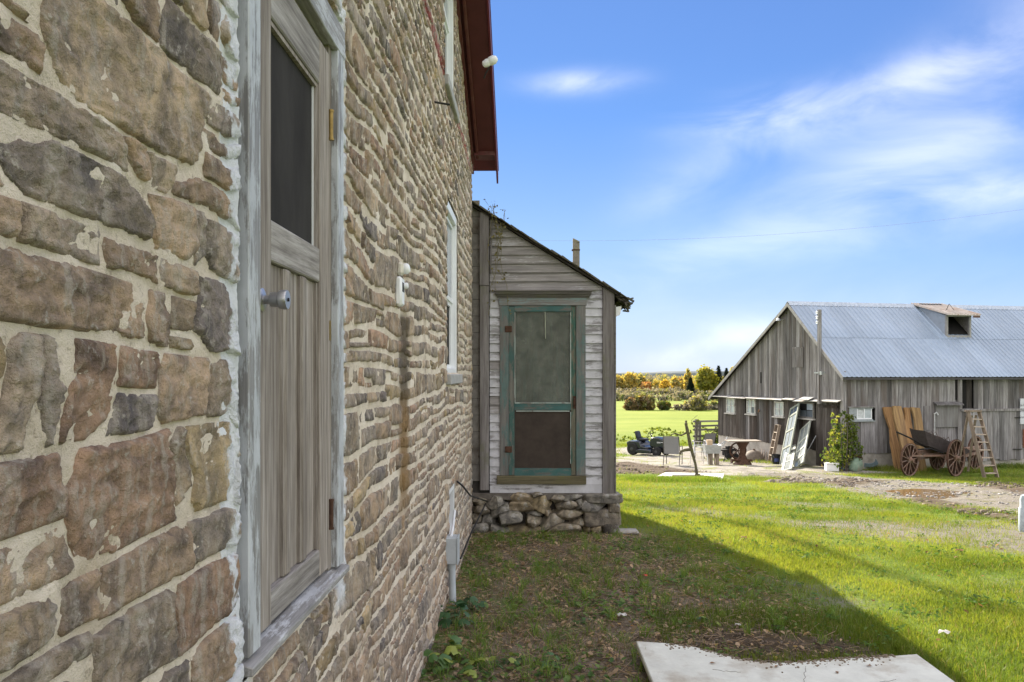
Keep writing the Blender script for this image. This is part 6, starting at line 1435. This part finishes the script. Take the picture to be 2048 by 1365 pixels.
# ------------------------------------------------------------------ plants
barkm = simple('bark', (.10, .085, .07), .9, 0, 12, .3, .6)
def crown_leaves(cx, cy, cz, rx, ry, rz_, n, size, cols_, clump=14, shell=.55, seedr=None):
    """leaf quads gathered in clumps through an ellipsoid; lower and inner ones stay, gaps stay"""
    nc = max(4, n//clump); th_ = rng.uniform(0, 2*np.pi, nc); u = rng.uniform(-1, 1, nc); r_ = shell+(1-shell)*rng.random(nc)**.7
    s_ = np.sqrt(1-u*u); C = np.stack([s_*np.cos(th_)*r_, s_*np.sin(th_)*r_, u*r_], -1)*(1+.28*fbm(s_*np.cos(th_)*2+cx, s_*np.sin(th_)*2+cy, u*2, 3)[:, None])
    C = C*np.array([rx, ry, rz_])+np.array([cx, cy, cz])
    k = rng.integers(0, nc, n); cr = min(rx, rz_)*.17
    P = C[k]+rng.normal(0, cr, (n, 3)); ci = np.array(cols_)[rng.integers(0, len(cols_), nc)][k]*rng.uniform(.7, 1.35, (n, 1))
    a = rng.normal(0, 1, (n, 3)); a /= np.linalg.norm(a, axis=1)[:, None]; b_ = np.cross(a, rng.normal(0, 1, (n, 3))); b_ /= np.linalg.norm(b_, axis=1)[:, None]
    s = size*rng.uniform(.6, 1.4, (n, 1))
    v = np.stack([P-a*s, P+b_*s*.55, P+a*s, P-b_*s*.55], 1).reshape(-1, 3); return v, np.arange(n*4).reshape(n, 4), np.repeat(ci, 4, 0)
def tree(name, x, y, h, w_, cols_, label, cat, group, n=1500, size=.3, trunkf=.25, conifer=False):
    z = gz(x, y)-.1; t = empty(name, (x, y, z), 0, label, cat, group)
    b = MB(); b.tube([(0, 0, 0), (.1, 0, h*.35), (.0, .1, h*.7), (0, 0, h*(.95 if conifer else .8))], [h*.022, h*.017, h*.010, .02], 7)
    for k in range(5 if not conifer else 0):
        a = k*1.9; zz = h*(trunkf+.1*k); b.tube([(0, 0, zz), (math.cos(a)*w_*.3, math.sin(a)*w_*.3, zz+h*.18)], [h*.010, h*.004], 5)
    b.build('trunk', barkm, t)
    if conifer:
        V, C, nn = [], [], n; f_ = rng.random(nn)**1.35; zz = h*(.06+.94*(1-f_) if False else .06+.92*f_); tier = np.floor(f_*16)/16; rr_ = (1-f_)**.7*w_*.5*(.75+.5*rng.random(nn))*(1-.35*((f_*16) % 1)); a = rng.uniform(0, 6.283, nn)
        rr_ = rr_*np.sqrt(rng.random(nn)*.75+.25)
        P = np.stack([np.cos(a)*rr_, np.sin(a)*rr_, zz-rr_*.25], -1); d_ = np.stack([np.cos(a), np.sin(a), -.35+0*a], -1); s = size*rng.uniform(.6, 1.3, (nn, 1)); sd_ = np.stack([-np.sin(a), np.cos(a), 0*a], -1)
        v = np.stack([P-d_*s, P+sd_*s*.4, P+d_*s, P-sd_*s*.4], 1).reshape(-1, 3); f = np.arange(nn*4).reshape(nn, 4); ci = np.repeat(np.array(cols_)[rng.integers(0, len(cols_), nn)]*rng.uniform(.6, 1.4, (nn, 1)), 4, 0)
    else:
        v, f, ci = crown_leaves(0, 0, h*(trunkf+(1-trunkf)*.5), w_*.5, w_*.5, h*(1-trunkf)*.5, n, size, cols_)
    link('crown', npmesh('crown', v, f, ci), LEAFM, t); return t
YEL = [(.44, .34, .09), (.50, .40, .11), (.38, .33, .12), (.30, .30, .12)]; ORG = [(.42, .20, .08), (.36, .18, .08), (.40, .26, .10)]; GRN = [(.09, .12, .03), (.13, .15, .035), (.06, .09, .03)]
OLV = [(.26, .26, .09), (.19, .21, .09), (.33, .30, .11)]; HAZE_GRY = [(.22, .21, .20), (.18, .18, .175), (.26, .24, .20)]; CON = [(.025, .042, .028), (.035, .055, .035), (.018, .03, .022)]  # far palettes greyed and lightened, distance haze put into the leaf colours
def tpx(px, D, pytop, pyL, pyR, *a, **k):
    """a tree standing on the far slope at this bearing, its top and width from the photo"""
    q_ = at(px, 0, D); z = gz(q_.x, q_.y); top = EYE-(pytop-HOR)/F*D; return q_.x, q_.y, top-z+.1, (pyR-pyL)/F*D
def T_(name, px, D, pytop, wpx, cols_, label, cat='tree', grp='autumn trees along the far field edge', **k):
    x, y, h, w_ = tpx(px, D, pytop, 0, wpx); return tree(name, x, y, h, w_, cols_, label, cat, grp, **k)
T_('maple_tree', 1291, 268, 765, 20, ORG, 'small bright orange tree in the far treeline, the reddest one', n=1500, size=.42, trunkf=.12)
T_('poplar_tree', 1262, 275, 747, 26, YEL, 'tall yellow tree just right of the porch in the far treeline', n=2000, size=.45, trunkf=.15)
T_('poplar_tree', 1236, 278, 752, 24, YEL, 'yellow tree nearest the porch corner in the far treeline', n=1600, size=.45, trunkf=.15)
T_('poplar_tree', 1281, 285, 751, 18, YEL+OLV, 'pale yellow tree behind the orange one', n=1300, size=.45, trunkf=.15)
T_('poplar_tree', 1376, 262, 741, 14, YEL, 'narrow tall yellow tree left of the dark conifer', n=1400, size=.4, trunkf=.1)
T_('birch_tree', 1331, 270, 762, 20, [(.56, .41, .07), (.50, .38, .08)], 'brightest golden yellow tree in the middle of the treeline', n=1500, size=.42, trunkf=.12)
T_('birch_tree', 1350, 275, 757, 18, YEL, 'yellow tree right of the brightest golden one', n=1300, size=.42, trunkf=.12)
T_('birch_tree', 1362, 280, 759, 16, YEL+ORG[:1], 'orange-yellow tree left of the narrow poplar', n=1200, size=.42, trunkf=.12)
T_('oak_tree', 1412, 240, 736, 36, [(.24, .24, .04), (.30, .28, .05), (.16, .18, .04)], 'large round olive-green tree left of the barn roof', n=3800, size=.42, trunkf=.08)
T_('spruce_tree', 1381, 238, 755, 26, CON, 'dark conifer in front of the treeline left of the round olive tree', n=2200, size=.5, conifer=True)
T_('pine_tree', 1437, 246, 731, 34, CON, 'tallest ragged dark pine behind the round olive tree', n=1700, size=.55, conifer=True)
T_('spruce_tree', 1453, 243, 736, 32, CON, 'dark pointed spruce beside the barn roof edge', n=2200, size=.5, conifer=True)
T_('birch_tree', 1466, 240, 737, 18, YEL, 'golden tree peeping over the barn rake', n=1300, size=.42, trunkf=.2)
T_('willow_tree', 1450, 205, 771, 26, [(.19, .20, .05), (.14, .15, .04)], 'low grey-green tree beside the barn rake in front of the conifers', n=1700, size=.35, trunkf=.05)
# the rest of the wood, reading as one mass
VV, FF, CC = [], [], []; o_ = 0
for i in range(400):
    px = 1040+i*3.0+rng.normal(0, 4); D = rng.uniform(278, 350); q_ = at(px, 0, D); z = gz(q_.x, q_.y)
    top = EYE-(rng.normal(753.5, 4)-HOR)/F*D; h = max(3., top-z); w_ = rng.uniform(3.2, 6.5)
    pal = [YEL, OLV, HAZE_GRY, YEL+OLV, HAZE_GRY+OLV, OLV, GRN][rng.integers(0, 7)]
    v, f, c_ = crown_leaves(q_.x, q_.y, z+h*.52, w_*.5, w_*.5, h*.5, 420, .36, pal, clump=7, shell=.25); VV.append(v); FF.append(f+o_); CC.append(c_); o_ += len(v)
for i in range(260):   # low grey undergrowth at the foot
    px = 1040+i*4.6+rng.normal(0, 4); D = rng.uniform(255, 275); q_ = at(px, 0, D); z = gz(q_.x, q_.y); h = rng.uniform(1.0, 2.8)
    v, f, c_ = crown_leaves(q_.x, q_.y, z+h*.45, 2.6, 2.0, h*.5, 260, .30, HAZE_GRY+OLV[:1]+HAZE_GRY, clump=8, shell=.2); VV.append(v); FF.append(f+o_); CC.append(c_); o_ += len(v)
tag(link('far_wood', npmesh('far_wood', np.concatenate(VV), np.concatenate(FF), np.concatenate(CC)), LEAFM), 'mixed yellow and grey autumn wood along the horizon behind the fields', 'wood', kind='stuff')
# a second line of hedge between the fields, and wooded ridge far off
VV, FF, CC = [], [], []; o_ = 0
for i in range(150):
    px = 1150+i*4.2+rng.normal(0, 3)
    if 1302 < px < 1312 or rng.random() < .12: continue
    D = 152+rng.normal(0, 2); q_ = at(px, 0, D); z = gz(q_.x, q_.y); h = rng.uniform(.9, 2.3)
    v, f, c_ = crown_leaves(q_.x, q_.y, z+h*.45, 1.1, .9, h*.5, 220, .18, HAZE_GRY+OLV[1:2]+GRN[2:], clump=8, shell=.2); VV.append(v); FF.append(f+o_); CC.append(c_); o_ += len(v)
tag(link('field_hedge', npmesh('field_hedge', np.concatenate(VV), np.concatenate(FF), np.concatenate(CC)), LEAFM), 'long low dark hedge dividing the two far fields', 'hedge', kind='stuff')
rid = NT('wooded_ridge'); on = rid.pos(); RIDM = rid.out(rid.mix(rid.mr(rid.noise(rid.map(on, (1, 1, 3)), .03, 6, .7), .35, .65), (.10, .13, .15), (.17, .18, .16)), 1.)
xs_ = np.linspace(-1500, 2500, 240); V, Fq = [], []
for i, x in enumerate(xs_):
    top = 3.0+5*float(fbm(x*.006, 0, 0, 4))+2*float(fbm(x*.06, 2, 0, 2)); V += [(x, 1150, -25), (x, 1180, top), (x, 1600, top+2)]
for i in range(len(xs_)-1): Fq += [(i*3, i*3+3, i*3+4, i*3+1), (i*3+1, i*3+4, i*3+5, i*3+2)]
tag(link('far_hills', npmesh('far_hills', np.array(V), np.array(Fq)), RIDM), kind='structure')
# bushes on the near field edge
REDG = [(.17, .11, .07), (.13, .10, .06), (.20, .14, .07), (.10, .10, .05)]
def bush(px, D, pytop, wpx, cols_, label, n=1400, size=.15, grp='bushes along the field edge', name='bush'):
    x, y, h, w_ = tpx(px, D, pytop, 0, wpx); z = gz(x, y)-.05; t = empty(name, (x, y, z), 0, label, 'bush', grp)
    b = MB()
    for k in range(7): a = k*.9; b.tube([(0, 0, 0), (math.cos(a)*w_*.2, math.sin(a)*w_*.2, h*.6), (math.cos(a)*w_*.35, math.sin(a)*w_*.3, h*.9)], [.04, .025, .01], 5)
    b.build('stem', barkm, t); v, f, c_ = crown_leaves(0, 0, h*.48, w_*.5, w_*.4, h*.5, n, size, cols_, shell=.25); link('crown', npmesh('crown', v, f, c_), LEAFM, t)
bush(1262, 90, 799, 26, REDG, 'dark reddish bush left in the field-edge row', 1500)
bush(1282, 91, 789, 30, REDG+OLV, 'tallest russet bush of the field-edge row', 2200)
bush(1299, 90, 796, 22, OLV+REDG, 'olive bush right of the tallest russet one', 1300)
bush(1327, 90, 802, 26, REDG[1:]+GRN, 'round dark green bush standing by itself in the middle of the field edge', 1600)
bush(1376, 91, 806, 20, OLV, 'small sparse olive bush left of the airy pale one', 700)
bush(1394, 90, 795, 34, OLV+HAZE_GRY, 'wide airy pale olive bush near the fence', 1800)
bush(1430, 92, 804, 20, OLV+GRN, 'small green bush touching the barn corner line', 1000)
VV, FF, CC = [], [], []; o_ = 0
for px in np.arange(1345, 1440, 3.0):
    q_ = at(px, 0, 91+rng.normal(0, .5)); z = gz(q_.x, q_.y); v, f, c_ = crown_leaves(q_.x, q_.y, z+.3, .5, .3, .35, 60, .12, HAZE_GRY, clump=8, shell=.1); VV.append(v); FF.append(f+o_); CC.append(c_); o_ += len(v)
tag(link('field_scrub', npmesh('field_scrub', np.concatenate(VV), np.concatenate(FF), np.concatenate(CC)), LEAFM), 'thin brown scrub along the ditch at the field edge', 'scrub', kind='stuff')
# rough tussocks in the near field
VV, FF, CC = [], [], []; o_ = 0
for i in range(190):
    x = rng.uniform(-4, 26); y = rng.uniform(39, 60)
    if fbm(x*.2, y*.15, 3., 3) < rng.uniform(-.2, .3): continue
    z = gz(x, y); v, f, c_ = crown_leaves(x, y, z+.03, rng.uniform(.6, 1.6), .6, .12, 90, .08, [(.17, .24, .04), (.26, .31, .06), (.14, .19, .04)], clump=8, shell=.1); VV.append(v); FF.append(f+o_); CC.append(c_); o_ += len(v)
tag(link('field_tussocks', npmesh('field_tussocks', np.concatenate(VV), np.concatenate(FF), np.concatenate(CC)), LEAFM), 'rough green tussocks at the near side of the field', 'tussocks', kind='stuff')
# the bush by the barn corner
p = ghit(1688, 944); t = empty('corner_shrub', (p.x, p.y+.05, p.z), 0, 'leafy green shrub at the barn corner, its left side coloured sunlit yellow-green', 'shrub'); b = MB()
for k in range(9): a = k*.7; b.tube([(math.cos(a)*.1, math.sin(a)*.1, 0), (math.cos(a)*.25, math.sin(a)*.2, .8), (math.cos(a)*.3, math.sin(a)*.2, 1.5)], [.022, .016, .006], 6)
b.build('stem', barkm, t); LG = [(.12, .18, .03), (.18, .23, .04), (.07, .12, .03), (.26, .28, .06)]
parts = []
for (cx, cz, r_, rz2, n) in ((-.15, .45, .46, .42, 600), (-.22, 1.05, .26, .5, 380), (.22, 1.35, .26, .42, 330), (.24, .7, .34, .55, 380), (-.26, 1.62, .12, .2, 50), (.05, 1.75, .14, .14, 40)):
    v, f, c_ = crown_leaves(cx, 0, cz, r_, r_*.7, rz2, n, .052, LG if cx < 0 else GRN+LG[:1], shell=.4, clump=7); parts.append((v, [f], c_))  # left clumps lighter and yellower, sunlight put into the leaf colour
v, f, c_ = catblades(parts); link('crown', npmesh('crown', v, f, c_), LEAFM, t)
# creeper on the fence
p = ghit(1410, 893); t = empty('fence_creeper', (p.x+.2, p.y-.1, p.z), 0, 'green creeper overgrowing the stacked rail fence', 'creeper'); b = MB(); parts = []
for k in range(12): x_ = rng.uniform(-.5, 1.0); b.tube([(x_, 0, 0), (x_+rng.normal(0, .1), -.05, .5), (x_+rng.normal(0, .2), -.05, 1.0)], .012, 5)
b.tube([(-.55, 0, .1), (-.75, -.1, .8), (-.9, 0, 1.3), (-.6, 0, 1.55)], .01, 5)
b.build('stem', barkm, t)
for (cx, cz, rx_, rz2, n) in ((.6, .45, .75, .45, 900), (.75, .9, .35, .3, 260), (-.1, .25, .4, .25, 250), (-.75, 1.2, .2, .3, 40)):
    v, f, c_ = crown_leaves(cx, 0, cz, rx_, .3, rz2, n, .055, GRN+[(.16, .22, .04)], shell=.1, clump=8); parts.append((v, [f], c_))
v, f, c_ = catblades(parts); link('leaves', npmesh('leaves', v, f, c_), LEAFM, t)
# weeds along barn foot and yard edges
parts = []
def weedline(pxs, py_, n, hh, sp_=.25, ww=.02):
    for q0, q1, y0_, y1_ in pxs:
        A0_, A1_ = ghit(q0, y0_), ghit(q1, y1_); f_ = rng.random(n); X = A0_.x+(A1_.x-A0_.x)*f_+rng.normal(0, sp_, n); Y = A0_.y+(A1_.y-A0_.y)*f_+rng.normal(0, sp_, n)
        parts.append(blades(X, Y, ground(X, Y)-.01, rng.uniform(.3, 1., n)*hh, rng.uniform(.5, 1., n)*ww, lawncol(X, Y, n), .8, 1))
weedline([(1725, 1800, 935, 945), (1800, 1990, 940, 948), (1990, 2080, 935, 940)], 0, 1500, .22)
weedline([(1500, 1560, 925, 929), (1430, 1500, 922, 926)], 0, 350, .16)
weedline([(1235, 1380, 893, 890)], 0, 1800, .22, .5)
v, f, c_ = catblades(parts); tag(link('barn_foot_weeds', npmesh('barn_foot_weeds', v, f, c_), LEAFM), 'longer green weeds along the foot of the barn and the yard edge', 'weeds', kind='stuff')
# leafy weeds at the stone wall foot: big lobed leaves, each plant a thing
def lobed(s, fold=.25):
    pts = []; n_ = 15
    for i in range(n_): a = 2*math.pi*i/n_; r_ = s*(.62+.38*abs(math.cos(a*2.5)))*(1 if i else .3); pts.append((r_*math.cos(a), r_*math.sin(a)*.9, -abs(math.sin(a))*s*fold*.4-((r_/s)**2)*s*.18))
    return [(0, 0, 0)]+pts, [(0, 1+i, 1+(i+1) % n_) for i in range(n_)]
lfm = []
for nm, c_a, c_b in (('deep_green_leaf', (.03, .09, .03), (.055, .13, .04)), ('yellow_green_leaf', (.22, .30, .05), (.34, .38, .07)), ('mid_green_leaf', (.06, .14, .03), (.10, .19, .05))):
    m = NT(nm); t_ = m.t; cc_ = m.ramp(m.noise(m.co(), 14, 4), [(.3, c_a), (.7, c_b)]); d1 = m.n('ShaderNodeBsdfTranslucent', {'Color': cc_}); m.out(cc_, .45, m.bump(m.noise(m.co(), 60, 3), .4, .003), 0, .5)
    mx = m.n('ShaderNodeMixShader', {0: .3, 1: m.b.outputs[0], 2: d1.outputs[0]}); t_.links.new(mx.outputs[0], t_.nodes['Material Output'].inputs['Surface']); lfm.append(m.m)
def leafy(px, py, n, s, rad, hgt, mi, label, mix2=None):
    p = ghit(px, py); t = empty('leafy_weed', (p.x, p.y, p.z), 0, label, 'weed', 'leafy weeds by the wall foot'); 
    for k in range(n):
        a = rng.uniform(0, 6.283); r_ = rad*math.sqrt(rng.random()); z_ = hgt*rng.uniform(.35, 1)*(1-.4*r_/rad); x_, y_ = r_*math.cos(a), r_*math.sin(a)
        MB().tube([(x_*.15, y_*.15, 0), (x_*.6, y_*.6, z_*.7), (x_, y_, z_)], .0025, 4).build('stalk', lfm[mi], t)
        vs, fs = lobed(s*rng.uniform(.6, 1.2)); M = T(x_, y_, z_) @ rotm('Z', a) @ rotm('Y', rng.uniform(-.1, .7)) @ rotm('X', rng.normal(0, .3)); b = MB(); b.add(vs, fs, M)
        b.build('leaf', lfm[mix2 if mix2 is not None and rng.random() < .35 else mi], t, smooth=True)
leafy(912, 1250, 20, .062, .20, .22, 0, 'dark green leafy weed right at the wall below the grey conduit')
leafy(940, 1222, 9, .05, .13, .14, 0, 'small dark leafy weed right of the conduit foot')
leafy(905, 1322, 9, .06, .13, .16, 1, 'yellow-green maple-like seedling by the wall in the foreground', 2)
leafy(862, 1345, 12, .05, .15, .14, 2, 'green leafy weed at the wall foot, lowest in the frame', 1)
leafy(960, 1352, 12, .05, .17, .13, 2, 'broad green weed beside the yellow seedling in the foreground', 1)
leafy(1010, 1340, 8, .04, .14, .09, 2, 'low green weed with scattered leaves right of the seedling', 1)
leafy(1090, 1330, 7, .035, .14, .07, 2, 'sparse low weed halfway from the wall to the slab')
leafy(1175, 1250, 8, .03, .14, .06, 2, 'small weed patch in the middle of the bare shaded soil')
leafy(1400, 1255, 8, .035, .16, .07, 2, 'rounded weed behind the pale slab', 1)
parts = []
n = 700; X = rng.uniform(1.0, 9.0, n); Y = rng.uniform(4.2, 17, n); k_ = rng.random(n) > np.maximum(bare(X, Y), samp(GLIT, X, Y)); X, Y = X[k_], Y[k_]
for x, y in zip(X, Y):
    if .9 < x < 2.9 and y < 6.0: continue
    m_ = 14; g_ = np.array([[.07, .14, .02]])*rng.uniform(.7, 1.7, (m_, 1)); px_ = x+rng.normal(0, .05, m_); py_ = y+rng.normal(0, .05, m_)
    parts.append(leafcards(px_, py_, ground(px_, py_)+rng.uniform(.02, .055, m_), rng.uniform(.02, .042, m_), g_))
n = 260; X = rng.uniform(.8, 9.0, n); Y = rng.uniform(4.2, 18, n); k_ = ~((X > .9) & (X < 2.9) & (Y < 6.0)); X, Y = X[k_], Y[k_]; k = len(X)
parts.append(leafcards(X, Y, ground(X, Y)+.045, rng.uniform(.025, .05, k), np.array([[.22, .12, .05]])*rng.uniform(.5, 1.6, (k, 1)), .5))
v, f, c_ = catblades(parts); tag(link('lawn_weeds', npmesh('lawn_weeds', v, f, c_), LEAFM), 'small broad-leaved weeds and leaf bits dotted through the sunny lawn', 'weeds', kind='stuff')
# ------------------------------------------------------------------ pole behind the house carrying the wire
pl = empty('utility_pole', (-3.1, 31.8, gz(-3.1, 31.8)), 0, 'wooden utility pole standing behind the stone house, carrying the wire', 'pole')
MB().tube([(0, 0, 0), (0, 0, 16.0)], [.085, .06], 12).build('post', barnwood, pl)
a = Vector((-3.1, 31.8, EYE+(748-478)/F*32)); q_ = at(2300, 380, 30.0); pts = []
for i in range(41): f_ = i/40; pt = a.lerp(q_, f_); pt.z -= 1.15*4*f_*(1-f_)*.62; pts.append(pt)
tag(MB().tube(pts, .0042, 5).build('overhead_wire', simple('old_wire', (.30, .33, .38), .7)), 'thin sagging overhead wire crossing the sky to the right', 'wire')
